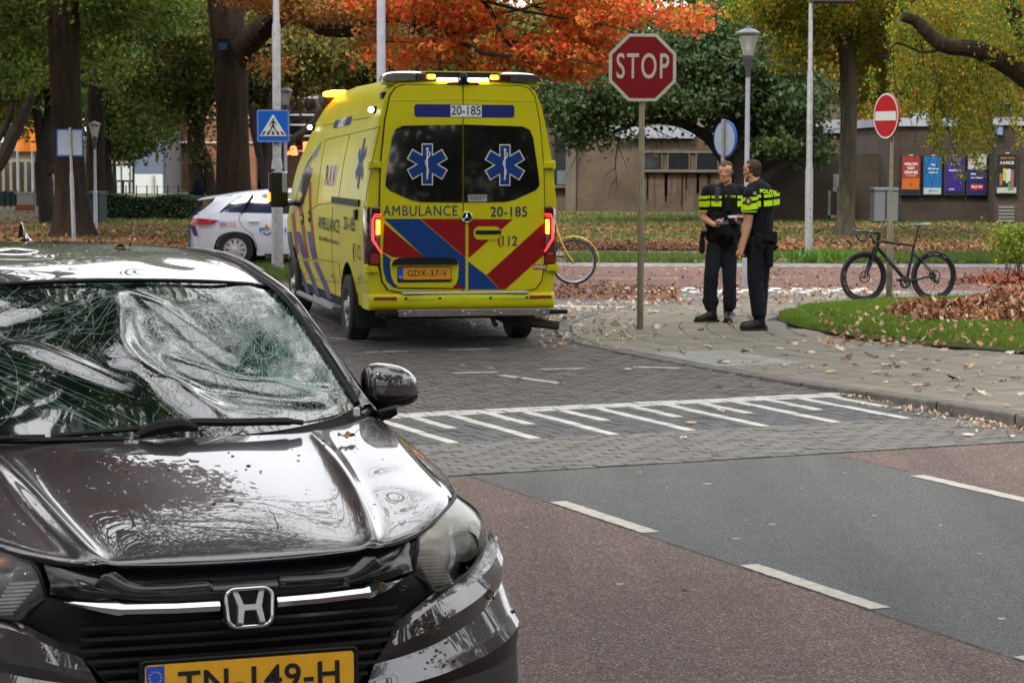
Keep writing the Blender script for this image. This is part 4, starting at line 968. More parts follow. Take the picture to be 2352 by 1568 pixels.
M_STEEL = mat('dull_steel', (.22, .20, .19), .45, metal=.6, var=.3, vscale=12)
M_UNDER = mat('underbody', (.012, .012, .012), .9)
AO = Vector((-.525 + .03 * math.cos(R(12.926)), 21.985 + .03 * math.sin(R(12.926)), 0)); AYAW = R(12.926)
amb = thing('ambulance', 'yellow ambulance van with red and blue rear striping and lit orange beacons', 'ambulance', AO, AYAW)
_AR = Matrix.Rotation(-AYAW, 3, 'Z')
def a_inv(u, v, y=None, x=None):
    d = _AR @ ray(u, v); c = _AR @ (Vector((0, 0, CAM_H)) - AO)
    t = (y - c.y) / d.y if y is not None else (x - c.x) / d.x
    return c + d * t
def rr(a, b, y=0.):  # survey pixel of the rear close-up -> (x, z) on the door plane
    p = a_inv(631.6 + .4394 * a, 114.8 + .4394 * b, y=y); return (p.x, p.z)
def ss(a, b, x=-.962):
    p = a_inv(631.6 + .4394 * a, 114.8 + .4394 * b, x=x); return (p.y, p.z)
# body shell: sections along the length
def a_w(z): return np.interp(z, [.3, .5, .62, .85, 1.2, 1.42, 1.82, 2.2, 2.42, 2.55, 2.62], [.90, .915, .935, .958, .963, .957, .915, .845, .79, .73, .66])
def a_top(y): return np.interp(y, [-.02, .04, .6, 2.4, 3.4, 4.3, 4.75, 5.2, 5.9, 6.15, 6.7, 6.95, 7.0], [2.60, 2.64, 2.655, 2.65, 2.62, 2.56, 2.44, 2.22, 1.62, 1.36, 1.16, .95, .8])
WR, WF = 1.27, 5.62
def a_low(y):
    z = .46 if y < .5 else (.40 if y < 5 else .35)
    if .3 < y < .62: z = .46 - (y - .3) * .3
    if y > 6.5: z = .30
    for wy in (WR, WF):
        d = .42 ** 2 - (y - wy) ** 2
        if d > 0: z = max(z, .36 + math.sqrt(d) * 1.08)
    return z
ys = sorted(set(list(np.round(np.linspace(.0, 7.0, 110), 3)) + [WR + .42 * math.cos(a) for a in np.linspace(0, PI, 20)] + [WF + .42 * math.cos(a) for a in np.linspace(0, PI, 20)]))
for s in (1, -1):
    g = []
    for y in ys:
        T = a_top(y); zb = min(a_low(y), T - .1); tap = np.interp(y, [0, .06, 5.6, 6.4, 6.85, 7.0], [.985, 1, 1, .97, .88, .75]); row_ = []
        for k in range(26):
            t = k / 25; z = zb + (T - zb) * t; q = z + (2.62 - T) * smst(.80, 1, t) * (1 if T > 1.2 else .9)
            x = a_w(min(q, 2.62)) * tap
            row_.append((s * x, y, z))
        zt = T
        for k in range(1, 8):
            f = 1 - k / 7; xx = row_[25][0] * f; row_.append((xx, y, zt + .045 * (1 - f * f)))
        g.append(row_)
    o = panel('body_shell' if s == 1 else 'body_shell', np.array(g), M_YEL, amb, sharp=30)
# dark windscreen and cab side windows
mb = MB(); mb.grid(surf([[(-.62, 4.86, 2.42), (0, 4.84, 2.47), (.62, 4.86, 2.42)], [(-.74, 5.5, 1.97), (0, 5.55, 2.0), (.74, 5.5, 1.97)], [(-.80, 6.17, 1.38), (0, 6.25, 1.40), (.80, 6.17, 1.38)]], 16, 12)); mb.build('windscreen', M_BGLASS, amb, smooth=True)
for s in (1, -1):
    poly = [ss(203, 478), ss(190, 500), ss(150, 590), ss(128, 660), ss(103, 800), ss(100, 845), ss(150, 800), ss(172, 690)]
    mb = MB(); ym, zm = [p[0] for p in poly], [p[1] for p in poly]
    mb.add([(s * (a_w(p[1]) + .006), p[0], p[1]) for p in poly], [tuple(range(len(poly)))]); mb.build('cab_window', mat('cab_glass', (.006, .006, .006), .25, spec=.12), amb)
# rear frame and doors
def rpoly(pts, y0, y1, m, name, par=amb):
    mb = MB(); mb.prism(pts, y0, y1); return mb.build(name, m, par)
frame_l = [(-.905, .5), (-.93, .62), (-.955, .85), (-.957, 1.42), (-.915, 1.82), (-.845, 2.2), (-.79, 2.42), (-.73, 2.55), (-.64, 2.615), (0, 2.655)]
frame = frame_l + [(-x, z) for x, z in reversed(frame_l[:-1])] + [(.905, .46), (-.905, .46)]
rpoly(frame, -.012, .04, M_YEL, 'rear_frame')
DOORL = [(-.62, .575), (-.74, .60), (-.80, .68), (-.825, .86), (-.825, 1.42), (-.815, 1.8), (-.77, 2.25), (-.72, 2.49), (-.66, 2.57), (-.58, 2.595), (-.008, 2.60), (-.008, .575)]
gap = [(x * 1.012 - (.004 if x < -.1 else -.0), z + (.008 if z > 1.5 else -.008)) for x, z in DOORL]
for s in (1, -1):
    dl = [(s * x, z) for x, z in DOORL]
    rpoly([(s * x, z) for x, z in gap], -.0135, -.011, M_TRIMB, 'door_gap')
    D_ = bpy.data.objects.new('rear_door', None); COL.objects.link(D_); D_.parent = amb
    rpoly(dl, -.036, -.012, M_YEL, 'door_skin', D_)
    mb = MB(); mb.tube([(s * -.74, -.037, 2.445), (s * -.02, -.037, 2.46)], .004, 5); mb.build('door_crease', M_YEL, D_, smooth=True)
    # window
    W_ = [(-.006, 2.215), (-.60, 2.20), (-.675, 2.165), (-.71, 2.08), (-.765, 1.72), (-.775, 1.62), (-.735, 1.57), (-.52, 1.475), (-.42, 1.455), (-.006, 1.45)]
    rpoly([(s * x, z) for x, z in W_], -.040, -.034, M_BGLASS, 'door_window', D_)
    for (zc, w_) in ((1.82, .07), (.80, .085)):      # hinges
        xo = a_w(zc); mb = MB(); mb.box((s * (xo - .10), -.055, zc - .035), (s * (xo + .012), -.012, zc + .035), .008); mb.box((s * (xo - .015), -.06, zc - .045), (s * (xo + .02), .06, zc + .045), .01); mb.box((s * (xo - .06), -.062, zc - .02), (s * (xo - .045), -.05, zc + .02)); mb.build('hinge', M_YEL, D_, smooth=True)
    # star of life
    if True:
        cx, cz = rr(792, 598) if s == -1 else rr(1197, 602)
        arms_w = [(0, .095)]
        def star(k_out, half, y, m, nm):
            mb = MB(); pts = []
            n_ = []
            for a in range(6):
                t = R(60 * a); c_, n = math.cos(t), math.sin(t)
                dx, dz = n, c_; px, pz = c_, -n
                r_in = half / math.tan(R(30))
                pts += [(cx + dx * r_in - px * half, cz + dz * r_in - pz * half), (cx + dx * k_out - px * half, cz + dz * k_out - pz * half), (cx + dx * k_out + px * half, cz + dz * k_out + pz * half)]
            mb.prism(pts, y - .0015, y); mb.build(nm, m, D_)
        star(.203, .056, -.0405, M_WHITEP, 'star_border'); star(.193, .047, -.0425, M_ABLUE, 'star')
        mb = MB(); mb.box((cx - .007, -.046, cz - .145), (cx + .005, -.044, cz + .15)); mb.ell((cx, -.045, cz + .15), (.013, .003, .014), 10, 6)
        mb.tube([(cx + .026 * math.sin(3.2 * PI * t + .6) * (1 - .65 * t), -.0455, cz + .125 - .27 * t) for t in np.linspace(0, 1, 26)], [.0065 * (1 - .6 * t) for t in np.linspace(0, 1, 26)], 6); mb.build('rod_and_snake', M_WHITEP, D_)
# striping on the doors (film, 1 mm proud)
def film(pts, m, name='stripe', y=-.0372, par=amb):
    return rpoly([rr(a, b) for a, b in pts], y - .001, y, m, name, par)
film([(566, 882), (752, 882), (992, 1088), (992, 1248), (985, 1248), (780, 1083)], M_ABLUE)
film([(566, 905), (780, 1083), (612, 1083), (560, 1055)], M_ARED)
film([(560, 1060), (603, 1092), (596, 1120), (612, 1200), (640, 1244), (615, 1240), (578, 1205), (562, 1150)], M_ABLUE)
film([(640, 1240), (780, 1243), (780, 1249), (640, 1248)], M_ABLUE); film([(782, 1243), (925, 1243), (945, 1210), (985, 1248), (782, 1249)], M_ARED)
film([(757, 882), (992, 882), (992, 1085)], M_ARED)
film([(1007, 884), (1240, 884), (1007, 1088)], M_ARED)
film([(1006, 1104), (1100, 1176), (1168, 1250), (1006, 1250)], M_ABLUE)
film([(1102, 1174), (1412, 892), (1415, 1058), (1200, 1250), (1171, 1250)], M_ARED)
# top band with number
a, b_ = rr(725, 318), rr(1247, 322); mb = MB(); zc = (a[1] + b_[1]) / 2; wd_ = b_[0] - a[0]
mb.prism(rrect(wd_, .125, .03, 4, (a[0] + b_[0]) / 2, zc), -.0385, -.036); mb.build('number_band', M_ABLUE2, amb)
c1, c2 = rr(914, 320), rr(1076, 320); mb = MB(); mb.prism([(c1[0], zc - .057), (c2[0], zc - .057), (c2[0], zc + .057), (c1[0], zc + .057)], -.041, -.0385); mb.build('number_field', M_WHITEP, amb)
fm = lambda x, z, y=-.0415: frame_mat((x, y, z), (1, 0, 0), (0, 0, 1))
text_obj('lettering', '20-185', .125, M_NAVY, amb, fm((c1[0] + c2[0]) / 2, zc), .0005, .002, sx=.86)
p = rr(757, 843); Mt = fm(p[0], p[1], -.039); fit_width(text_obj('lettering', 'AMBULANCE', .145, M_NAVY, amb, Mt, .0012, .0, spacing=1.12), rr(951, 843)[0] - rr(563, 843)[0], Mt)
p = rr(1219, 848); text_obj('lettering', '20-185', .14, M_NAVY, amb, fm(p[0], p[1], -.039), .0005, .0022, sx=.90, spacing=1.08)
p = rr(1218, 1000); text_obj('lettering', '112', .135, M_NAVY, amb, fm(p[0], p[1], -.039), .0005, .002, sx=.88)
p = rr(1168, 1000); text_obj('lettering', '(', .13, M_ARED, amb, fm(p[0], p[1] + .01, -.039), .0005, .003)
p = rr(1379, 1133); mb = MB(); mb.prism([(p[0] - .065, p[1] - .024), (p[0] + .065, p[1] - .024), (p[0] + .065, p[1] + .024), (p[0] - .065, p[1] + .024)], -.0395, -.038); mb.build('maker_label', M_ARED, amb)
text_obj('lettering', 'WAS', .048, M_WHITEP, amb, fm(p[0], p[1], -.040), .0004, .001, sx=1.25)
p = rr(1054, 774); mb = MB(); mb.prism([(p[0] - .095, p[1] - .034), (p[0] + .095, p[1] - .034), (p[0] + .095, p[1] + .034), (p[0] - .095, p[1] + .034)], -.043, -.041); mb.build('window_sticker', mat('sticker_grey', (.3, .3, .3), .5), amb)
for k in range(3):
    mb = MB(); mb.box((p[0] - .08, -.0445, p[1] + .016 - .016 * k), (p[0] + .08 - .03 * (k == 2), -.043, p[1] + .022 - .016 * k)); mb.build('sticker_line', M_TRIMB, amb)
# maker's star badge
p = rr(998, 873); mb = MB(); mb.lathe([(.060, 0), (.060, -.012), (.052, -.018)], 28, (p[0], -.036, p[1]), 'y'); mb.build('badge_rim', M_YEL, amb, smooth=True)
mb = MB(); mb.lathe([(.052, 0), (.0, 0)], 28, (p[0], -.052, p[1]), 'y'); mb.build('badge_disc', M_TRIMB, amb)
mb = MB(); mb.tube([(p[0] + .049 * math.cos(t), -.056, p[1] + .049 * math.sin(t)) for t in np.linspace(0, 2 * PI, 29)[:-1]], .0045, 6, closed=True)
for k in range(3):
    t = R(90 + 120 * k); mb.tube([(p[0], -.056, p[1]), (p[0] + .048 * math.cos(t), -.056, p[1] + .048 * math.sin(t))], [.010, .0015], 4)
mb.build('badge_star', M_CHROME, amb)
# door handle
a, b_ = rr(1037, 957), rr(1172, 957); mb = MB(); mb.prism(rrect(b_[0] - a[0] + .01, .13, .055, 6, (a[0] + b_[0]) / 2, a[1]), -.046, -.036); mb.build('handle_cup', M_YEL, amb)
mb = MB(); mb.prism(rrect(b_[0] - a[0], .04, .018, 4, (a[0] + b_[0]) / 2 + .01, a[1] + .008), -.052, -.045); mb.build('door_handle', M_TRIMB, amb)
# plate recess
rc = [rr(598, 1115), rr(612, 1096), rr(640, 1088), rr(700, 1086), rr(900, 1086), rr(940, 1094), rr(956, 1112), rr(952, 1190), rr(940, 1225), rr(915, 1240), rr(650, 1240), rr(620, 1220), rr(603, 1180)]
rpoly(rc, -.048, -.036, M_YEL, 'plate_recess')
rpoly([rr(606, 1122), rr(615, 1098), rr(645, 1085), rr(700, 1083), rr(900, 1083), rr(938, 1092), rr(952, 1118)], -.085, -.045, M_TRIMB, 'plate_light_bar')
a, b_ = rr(639, 1168), rr(914, 1168); cx = (a[0] + b_[0]) / 2; wd_ = b_[0] - a[0]; zc = a[1]
pl = bpy.data.objects.new('number_plate', None); COL.objects.link(pl); pl.parent = amb; pl.location = (cx, -.050, zc)
mb = MB(); mb.prism(rrect(wd_ + .012, .15, .01, 3, 0, -.01), -.004, .01); mb.build('plate_holder', M_TRIMB, pl)
mb = MB(); mb.prism(rrect(wd_, .118, .008), -.007, -.004); mb.build('plate_face', mat('plate_orange', (.60, .26, .010), .4, coat=.3), pl)
mb = MB(); mb.prism([(-wd_ / 2, -.058), (-wd_ / 2 + .05, -.058), (-wd_ / 2 + .05, .058), (-wd_ / 2, .058)], -.0085, -.006); mb.build('euro_band', M_PLATEB, pl)
text_obj('plate_letters', 'GDX-37-V', .088, M_INK, pl, frame_mat((.025, -.0075, 0), (1, 0, 0), (0, 0, 1)), .0006, .0008, sx=.98, spacing=1.06)
text_obj('plate_letters', 'NL', .03, M_WHITEP, pl, frame_mat((-wd_ / 2 + .025, -.009, -.03), (1, 0, 0), (0, 0, 1)), .0004)
# tail lights
for s in (1, -1):
    T_ = bpy.data.objects.new('tail_light', None); COL.objects.link(T_); T_.parent = amb
    sec = []
    for z in (.84, .86, 1.1, 1.38, 1.41):
        k = 0 if z in (.84, 1.41) else .008; xo = a_w(z) + k
        sec.append([(s * (xo + .0), .13, z), (s * (xo + .003), .06, z), (s * (xo - .012), -.005 - k, z), (s * (xo - .05), -.045 - k, z), (s * (xo - .13), -.052 - k, z), (s * (xo - .135), -.01, z)])
    mb = MB(); mb.grid(np.array(sec)); mb.build('lamp_lens', M_REDD, T_, smooth=True)
    xo = .957
    for (dx, rd) in ((0, .006), (.022, .005)):
        pts = [(xo - .132 + dx * .4, -.064, 1.335 - dx), (xo - .075 + dx * .2, -.066, 1.335 - dx), (xo - .058 + dx * .5 - .0, -.064, 1.30 - dx), (xo - .058 + dx * .5, -.064, 1.09), (xo - .132 + dx * .6, -.066, .965 + dx * .8)]
        mb = MB(); mb.tube([(s * p[0], p[1], p[2]) for p in pts], rd, 6); mb.build('led_strip', M_LEDR, T_, smooth=True)
    mb = MB(); mb.box((s * (xo - .125), -.068, 1.14), (s * (xo - .085), -.055, 1.285), .006); mb.build('indicator', M_AMB, T_)
    mb = MB(); mb.box((s * (xo - .125), -.066, 1.0), (s * (xo - .085), -.055, 1.12), .004); mb.build('reverse_lamp', mat('lamp_smoke', (.09, .07, .08), .15, coat=1), T_)
    mb = MB(); mb.box((s * (xo - .125), -.064, .85), (s * (xo - .03), -.05, .95), .01); mb.build('reflector', M_REDL, T_)
# bumper
bp_ = []
for (z, dy) in ((.56, -.015), (.555, -.055), (.52, -.075), (.44, -.075), (.40, -.045)):
    bp_.append([(-.945, .28, z), (-.94, .06, z), (-.90, dy + .01, z), (-.6, dy, z), (0, dy - .015, z), (.6, dy, z), (.90, dy + .01, z), (.94, .06, z), (.945, .28, z)])
mb = MB(); mb.grid(surf(bp_, 40, 12)); mb.build('bumper', M_YEL, amb, smooth=True)
mb = MB(); mb.box((-.62, -.085, .553), (.66, -.02, .572), .004); mb.build('bumper_tread', M_CHROME, amb)
for x in (-.58, -.24, .27, .64):
    mb = MB(); mb.lathe([(.014, 0), (.0, -.004)], 12, (x, -.09, .512), 'y'); mb.build('parking_sensor', M_TRIMB, amb)
for x0, x1 in ((-.55, -.27), (-.21, .24), (.30, .61)):
    mb = MB(); mb.box((x0, -.0905, .50), (x1, -.086, .522)); mb.build('lime_reflector', M_YEL2, amb)
for s in (1, -1):
    mb = MB(); mb.prism([(s * .67, .495), (s * .90, .50), (s * .89, .53), (s * .67, .53)], -.082, -.06); mb.build('bumper_reflector', M_REDL, amb)
# crash bar, step, tow gear, exhaust
mb = MB(); mb.box((-.66, -.14, .335), (.86, -.06, .405), .006); mb.build('rear_step', M_STEEL, amb)
for s, a, b_ in ((-1, -.88, -.66), (1, .86, 1.05)):
    mb = MB(); mb.box((a, -.13, .345), (b_, -.07, .39), .008); mb.build('step_end_cap', M_TRIMB, amb)
for x in (-.60, -.55, -.02, .04, .30, .36, .74, .80):
    mb = MB(); mb.ell((x, -.142, .37 + (.012 if int(x * 50) % 2 else -.006)), (.010, .006, .010), 8, 6); mb.build('bolt', M_CHROME, amb, smooth=True)
mb = MB(); mb.box((-.75, .1, .30), (.75, .5, .44)); mb.box((-.45, .5, .28), (.45, 5.8, .42)); mb.box((-.9, 1.7, .3), (.9, 4.9, .42)); mb.tube([(-.75, WR, .36), (.75, WR, .36)], .06, 10); mb.ell((0, WR, .36), (.16, .16, .15)); mb.build('underbody', M_UNDER, amb)
mb = MB(); mb.tube([(.3, -.05, .33), (.31, -.07, .26), (.33, -.09, .24)], [.03, .022, .03], 8); mb.tube([(.36, .0, .33), (.52, .05, .26), (.70, .05, .22)], .045, 8); mb.build('tow_bracket', M_UNDER, amb)
mb = MB(); mb.tube([(.62, .1, .27), (.88, -.02, .235), (.98, -.04, .225)], [.06, .045, .045], 12); mb.build('exhaust', mat('rusty_steel', (.05, .045, .03), .8, metal=.3), amb, smooth=True)
for s in (1, -1):
    mb = MB(); mb.box((s * .62, .80, .16), (s * .93, .815, .52)); mb.build('mud_flap', M_RUBBER, amb)
    mb = MB(); mb.tube([(s * .98, 2.0, .27), (s * .98, 4.9, .27)], .035, 8); mb.build('side_step_tube', M_STEEL, amb, smooth=True)
    for wy in (WR, WF):
        W_ = bpy.data.objects.new('wheel', None); COL.objects.link(W_); W_.parent = amb; W_.location = (s * .86, wy, .345); W_.rotation_euler = (0, 0, 0)
        mb = MB(); mb.lathe([(.20, -.10), (.31, -.11), (.335, -.09), (.345, -.03), (.345, .03), (.335, .09), (.31, .11), (.21, .10)], 36, (0, 0, 0), 'x'); mb.build('tyre', mat('tyre_rubber', (.022, .022, .023), .75, bump=.4, bscale=60), W_, smooth=True)
        mb = MB(); mb.lathe([(.215, s * .10), (.205, s * .085), (.19, s * .05), (.13, s * .075), (.07, s * .085), (.06, s * .12), (0, s * .125)], 28, (0, 0, 0), 'x')
        mb.build('rim', mat('steel_rim', (.30, .30, .31), .4, metal=.5, coat=.4), W_, smooth=True)
        mb = MB()
        for k in range(10):
            t = 2 * PI * k / 10; mb.ell((s * .078, .135 * math.cos(t), .135 * math.sin(t)), (.006, .020, .020), 8, 5)
        mb.build('rim_hole', M_RUBBER, W_)
        mb = MB(); mb.lathe([(.445, s * .0), (.445, -s * .3), (.1, -s * .3)], 24, (s * .955, wy, .36), 'x', 0, PI); mb.build('wheel_arch_liner', M_UNDER, amb)
# roof light bar
mb = MB(); mb.prism([(-.78, 2.60), (.78, 2.60), (.70, 2.70), (-.70, 2.70)], .02, .28); mb.build('light_bar_base', M_YEL, amb)
for s in (1, -1):
    L_ = bpy.data.objects.new('corner_lamp', None); COL.objects.link(L_); L_.parent = amb
    mb = MB(); mb.grid(surf([[(s * .80, .02, 2.625), (s * .80, .1, 2.63), (s * .79, .25, 2.63)], [(s * .80, -.02, 2.66), (s * .79, .1, 2.69), (s * .77, .25, 2.69)], [(s * .73, -.02, 2.705), (s * .70, .1, 2.725), (s * .70, .25, 2.715)], [(s * .50, -.025, 2.715), (s * .50, .1, 2.735), (s * .5, .25, 2.72)], [(s * .40, -.025, 2.712), (s * .40, .1, 2.73), (s * .4, .25, 2.71)]], 12, 16))
    mb.build('lamp_hood', mat('clear_grey_lens', (.30, .30, .32), .12, coat=1), L_, smooth=True)
    mb = MB(); mb.prism([(s * .795, 2.635), (s * .77, 2.69), (s * .70, 2.705), (s * .48, 2.705), (s * .47, 2.64)], -.035, .03); mb.build('lamp_face', mat('lamp_face_dark', (.05, .045, .05), .12, coat=1), L_)
    mb = MB(); mb.box((s * .36, -.03, 2.635), (s * .47, .1, 2.712), .01); mb.build('lamp_end', M_REDD, L_)
    mb = MB(); mb.box((s * .275, -.035, 2.655), (s * .355, .05, 2.70), .008); mb.build('beacon', M_BEACON, amb)
    mb = MB(); mb.box((s * .055, -.032, 2.64), (s * .255, 0, 2.665), .004); mb.build('work_light', M_LEDW, amb)
mb = MB(); mb.box((-.36, -.02, 2.64), (.36, .06, 2.725), .006); mb.build('light_bar_middle', M_TRIMB, amb)
mb = MB(); mb.box((-.40, -.01, 2.722), (.40, .1, 2.735)); mb.build('bar_top_edge', M_YEL, amb)
mb = MB(); mb.box((-.16, -.045, 2.60), (.16, -.0, 2.628), .006); mb.build('high_brake_lamp', M_REDL, amb)
mb = MB(); mb.ell((.0, -.05, 2.67), (.045, .05, .055), 14, 10); mb.tube([(-.05, -.045, 2.62), (0, -.05, 2.625), (.05, -.045, 2.62)], .02, 8); mb.build('rear_camera', M_TRIMB, amb, smooth=True)
# side equipment on the left flank
mb = MB(); p = ss(340, 215, -.7); mb.box((-.78, 4.1, 2.50), (-.30, 4.6, 2.60), .02); mb.build('front_beacon', M_TRIMB, amb)
mb = MB(); mb.box((-.80, 3.4, 2.58), (-.62, 4.1, 2.64), .015); mb.build('beacon', M_BEACON, amb)
for (a, b_, nm, m_) in ((518, 238, 'side_bracket', M_TRIMB), (498, 313, 'scene_lamp', None), (205, 405, 'scene_lamp', None)):
    y, z = ss(a, b_, -.86 if b_ < 350 else -.83); x = -a_w(z) - .012; mb = MB()
    mb.box((x - .02, y - .06, z - .035), (x + .05, y + .10, z + .035), .01); mb.build('lamp_bracket', M_TRIMB, amb)
    if m_ is None: mb = MB(); mb.ell((x - .035, y - .01, z), (.03, .075, .03), 12, 8); mb.build('scene_lamp', mat('lamp_lit_white', (1, 1, .9), .3, emit=2.2, ecol=(1, 1, .92)), amb, smooth=True)
def side_poly(pts, m, name='side_stripe', off=.004):
    P_ = [ss(a, b) for a, b in pts]; mb = MB()
    rows_ = []
    n = len(P_); vs = [(-(a_w(z) + off), y, z) for y, z in P_]; mb.add(vs, [tuple(range(n))]); return mb.build(name, m, amb)
def side_band(l0, l1, m, name='side_stripe', n=8, off=.004):
    """quad between two edges (top->bottom), following the bulge of the side"""
    A_ = [ss(*l0[0]), ss(*l0[1])]; B_ = [ss(*l1[0]), ss(*l1[1])]; g = []
    for i in range(n + 1):
        t = i / n; r_ = []
        for e in (A_, B_): y = e[0][0] + (e[1][0] - e[0][0]) * t; z = e[0][1] + (e[1][1] - e[0][1]) * t; r_.append((-(a_w(z) + off), y, z))
        g.append(r_)
    mb = MB(); mb.grid(np.array(g)); return mb.build(name, m, amb)
# red upper stripes, blue lower stripes, running down and back
side_band(((88, 860), (105, 1075)), ((104, 842), (120, 1060)), M_ARED)
side_band(((125, 825), (158, 1085)), ((142, 800), (174, 1085)), M_ARED)
side_band(((168, 700), (200, 1090)), ((180, 690), (216, 1090)), M_ARED)
side_band(((66, 950), (76, 1085)), ((84, 950), (100, 1085)), M_ABLUE, off=.006)
side_band(((110, 950), (138, 1090)), ((132, 950), (162, 1090)), M_ABLUE, off=.006)
side_band(((168, 950), (190, 1092)), ((188, 950), (216, 1092)), M_ABLUE, off=.006)
side_band(((86, 1098), (140, 1278)), ((106, 1098), (162, 1285)), M_ABLUE2)
side_band(((136, 1102), (190, 1290)), ((162, 1102), (212, 1296)), M_ABLUE2)
side_band(((192, 1106), (248, 1300)), ((216, 1108), (278, 1308)), M_ABLUE2)
y0, z0 = ss(250, 386); y1, z1 = ss(334, 372); side_poly([(250, 366 + 5), (334, 344), (334, 390), (248, 411)], M_ABLUE2, 'side_number_band'); side_poly([(275, 360 + 4), (308, 352), (304, 397), (272, 404)], M_WHITEP, 'number_field', .006)
def side_text(body, a0, a1, b, hgt, m, bold=.002):
    y0, z0 = ss(a0, b); y1, _ = ss(a1, b); L_ = abs(y1 - y0); z0 = (z0 + ss(a1, b)[1]) / 2; x = -(a_w(z0) + .007)
    o = text_obj('lettering', body, hgt, m, amb, Matrix.Identity(4), .0005, bold); w_ = o.dimensions.x or 1
    me = o.data; xs = [v.co.x for v in me.vertices]; w_ = max(xs) - min(xs); lean = (a_w(z0 + .1) - a_w(z0 - .1)) / .2
    for v_ in me.vertices: v_.co = (x + .0 - lean * v_.co.y, (y0 + y1) / 2 - v_.co.x * L_ / w_, z0 + v_.co.y)
    me.update(); return o
side_text('AMBULANCE', 228, 340, 915, .20, M_NAVY, .0); side_text('20-185', 362, 422, 912, .19, M_NAVY, .0)
side_text('Brabant Midden-West-Noord', 232, 336, 994, .075, mat('lettering_grey', (.06, .07, .06), .5), .001)
side_text('112', 420, 446, 1058, .20, M_ABLUE2, .0); side_text('(', 407, 416, 1050, .2, M_ARED, .004)
side_text('20-185', 276, 305, 380, .08, M_NAVY, .001)
RV = [(262, 607), (308, 604), (300, 706), (248, 712)]; side_poly(RV, M_WHITEP, 'service_logo_field'); side_text('R', 252, 267, 660, .30, M_INK, .004); side_text('V', 287, 302, 660, .30, M_INK, .004); side_text('A', 268, 286, 662, .30, mat('logo_orange', (.7, .28, .01), .5), .010)
# side star, rail, handles, mirror, fuel flap
cy, cz = ss(436, 592); 
for (k_o, hf, m_, off) in ((.26, .052, M_WHITEP, .005), (.248, .043, M_ABLUE, .007)):
    mb = MB(); pts = []
    for q in range(6):
        t = R(60 * q); n, c_ = math.sin(t), math.cos(t); ri = hf / math.tan(R(30))
        pts += [(n * ri - c_ * hf, c_ * ri + n * hf), (n * k_o - c_ * hf, c_ * k_o + n * hf), (n * k_o + c_ * hf, c_ * k_o - n * hf)]
    cyy = .62
    mb.add([(-(a_w(cz + p[1]) + off), cyy - p[0], cz + p[1]) for p in pts], [tuple(range(18))]); mb.build('side_star', m_, amb)
mb = MB(); mb.box((-.975, ss(440, 790)[0], 1.40), (-.955, ss(300, 795)[0], 1.47), .004); mb.build('sliding_door_rail', M_TRIMB, amb)
for a, b_ in ((145, 880), (182, 870)):
    y, z = ss(a, b_); mb = MB(); mb.ell((-.966, y, z), (.012, .13, .075), 14, 8); mb.build('handle_cup', M_TRIMB, amb, smooth=True); mb = MB(); mb.box((-.992, y - .09, z - .018), (-.97, y + .1, z + .018), .006); mb.build('door_handle', M_YEL, amb)
y, z = ss(428, 862); mb = MB(); mb.box((-.99, y - .06, z - .05), (-.955, y + .07, z + .055), .01); mb.build('side_socket', M_TRIMB, amb)
for (a, b_) in ((298, 1180), (438, 1190), (158, 1170)):
    y, z = ss(a, b_); mb = MB(); mb.ell((-.962, y, z), (.008, .035, .028), 10, 6); mb.build('side_marker', mat('marker_orange', (.45, .07, .02), .3, coat=.5), amb)
# panel seams and rubbing line
for (a0, b0, a1, b1) in ((300, 820, 292, 1290), (222, 470, 218, 800), (340, 440, 328, 790), (466, 790, 466, 830), (330, 1110, 330, 1300), (218, 470, 490, 402), (490, 402, 470, 790), (190, 395, 420, 352), (66, 948, 66, 948), (215, 1095, 320, 1108), (86, 1095, 215, 1098), (105, 1190, 320, 1215), (380, 1222, 470, 1212), (190, 835, 225, 808), (225, 808, 300, 800)):
    y0, z0 = ss(a0, b0); y1, z1 = ss(a1, b1)
    if a0 == a1 and b0 == b1: continue
    mb = MB(); mb.tube([(-(a_w(z0 + (z1 - z0) * t) + .001), y0 + (y1 - y0) * t, z0 + (z1 - z0) * t) for t in np.linspace(0, 1, 10)], .0035, 5); mb.build('panel_seam', mat('seam_dark', (.07, .06, .01), .6), amb)
for s in (-1, 1):
    W_ = bpy.data.objects.new('door_mirror', None); COL.objects.link(W_); W_.parent = amb
    y, z = 5.45, 1.50
    mb = MB(); mb.box((s * 1.04, y - .06, z - .22), (s * 1.27, y + .08, z + .24), .045); mb.tube([(s * .9, y + .02, z - .15), (s * 1.08, y + .02, z - .18)], .035, 8); mb.build('mirror_housing', M_GLOSSB, W_, smooth=True)
    mb = MB(); mb.box((s * 1.055, y - .068, z - .04), (s * 1.115, y - .058, z + .20), .003); mb.build('mirror_glass', mat('mirror_glass', (.35, .42, .48), .12, metal=.6), W_); mb = MB(); mb.box((s * 1.125, y - .068, z - .18), (s * 1.25, y - .058, z + .20), .003); mb.build('mirror_back', M_GLOSSB, W_)
    mb = MB(); mb.box((s * 1.262, y - .07, z - .15), (s * 1.285, y + .04, z - .04), .006); mb.build('indicator', M_AMB, W_)

# ================================================================== POLICE CAR
M_PW = mat('police_white', (.52, .55, .62), .3, coat=.8, crough=.04)
pc = thing('police_car', 'white police estate car with blue lettering, half hidden behind the lamp post', 'police car', (-3.40, 38.9, 0), R(-3))
# local: x forward (image right), y away, z up; rear wheel centre at x=-1.35
PCX = lambda u: (u - 540) / 131. - 1.30
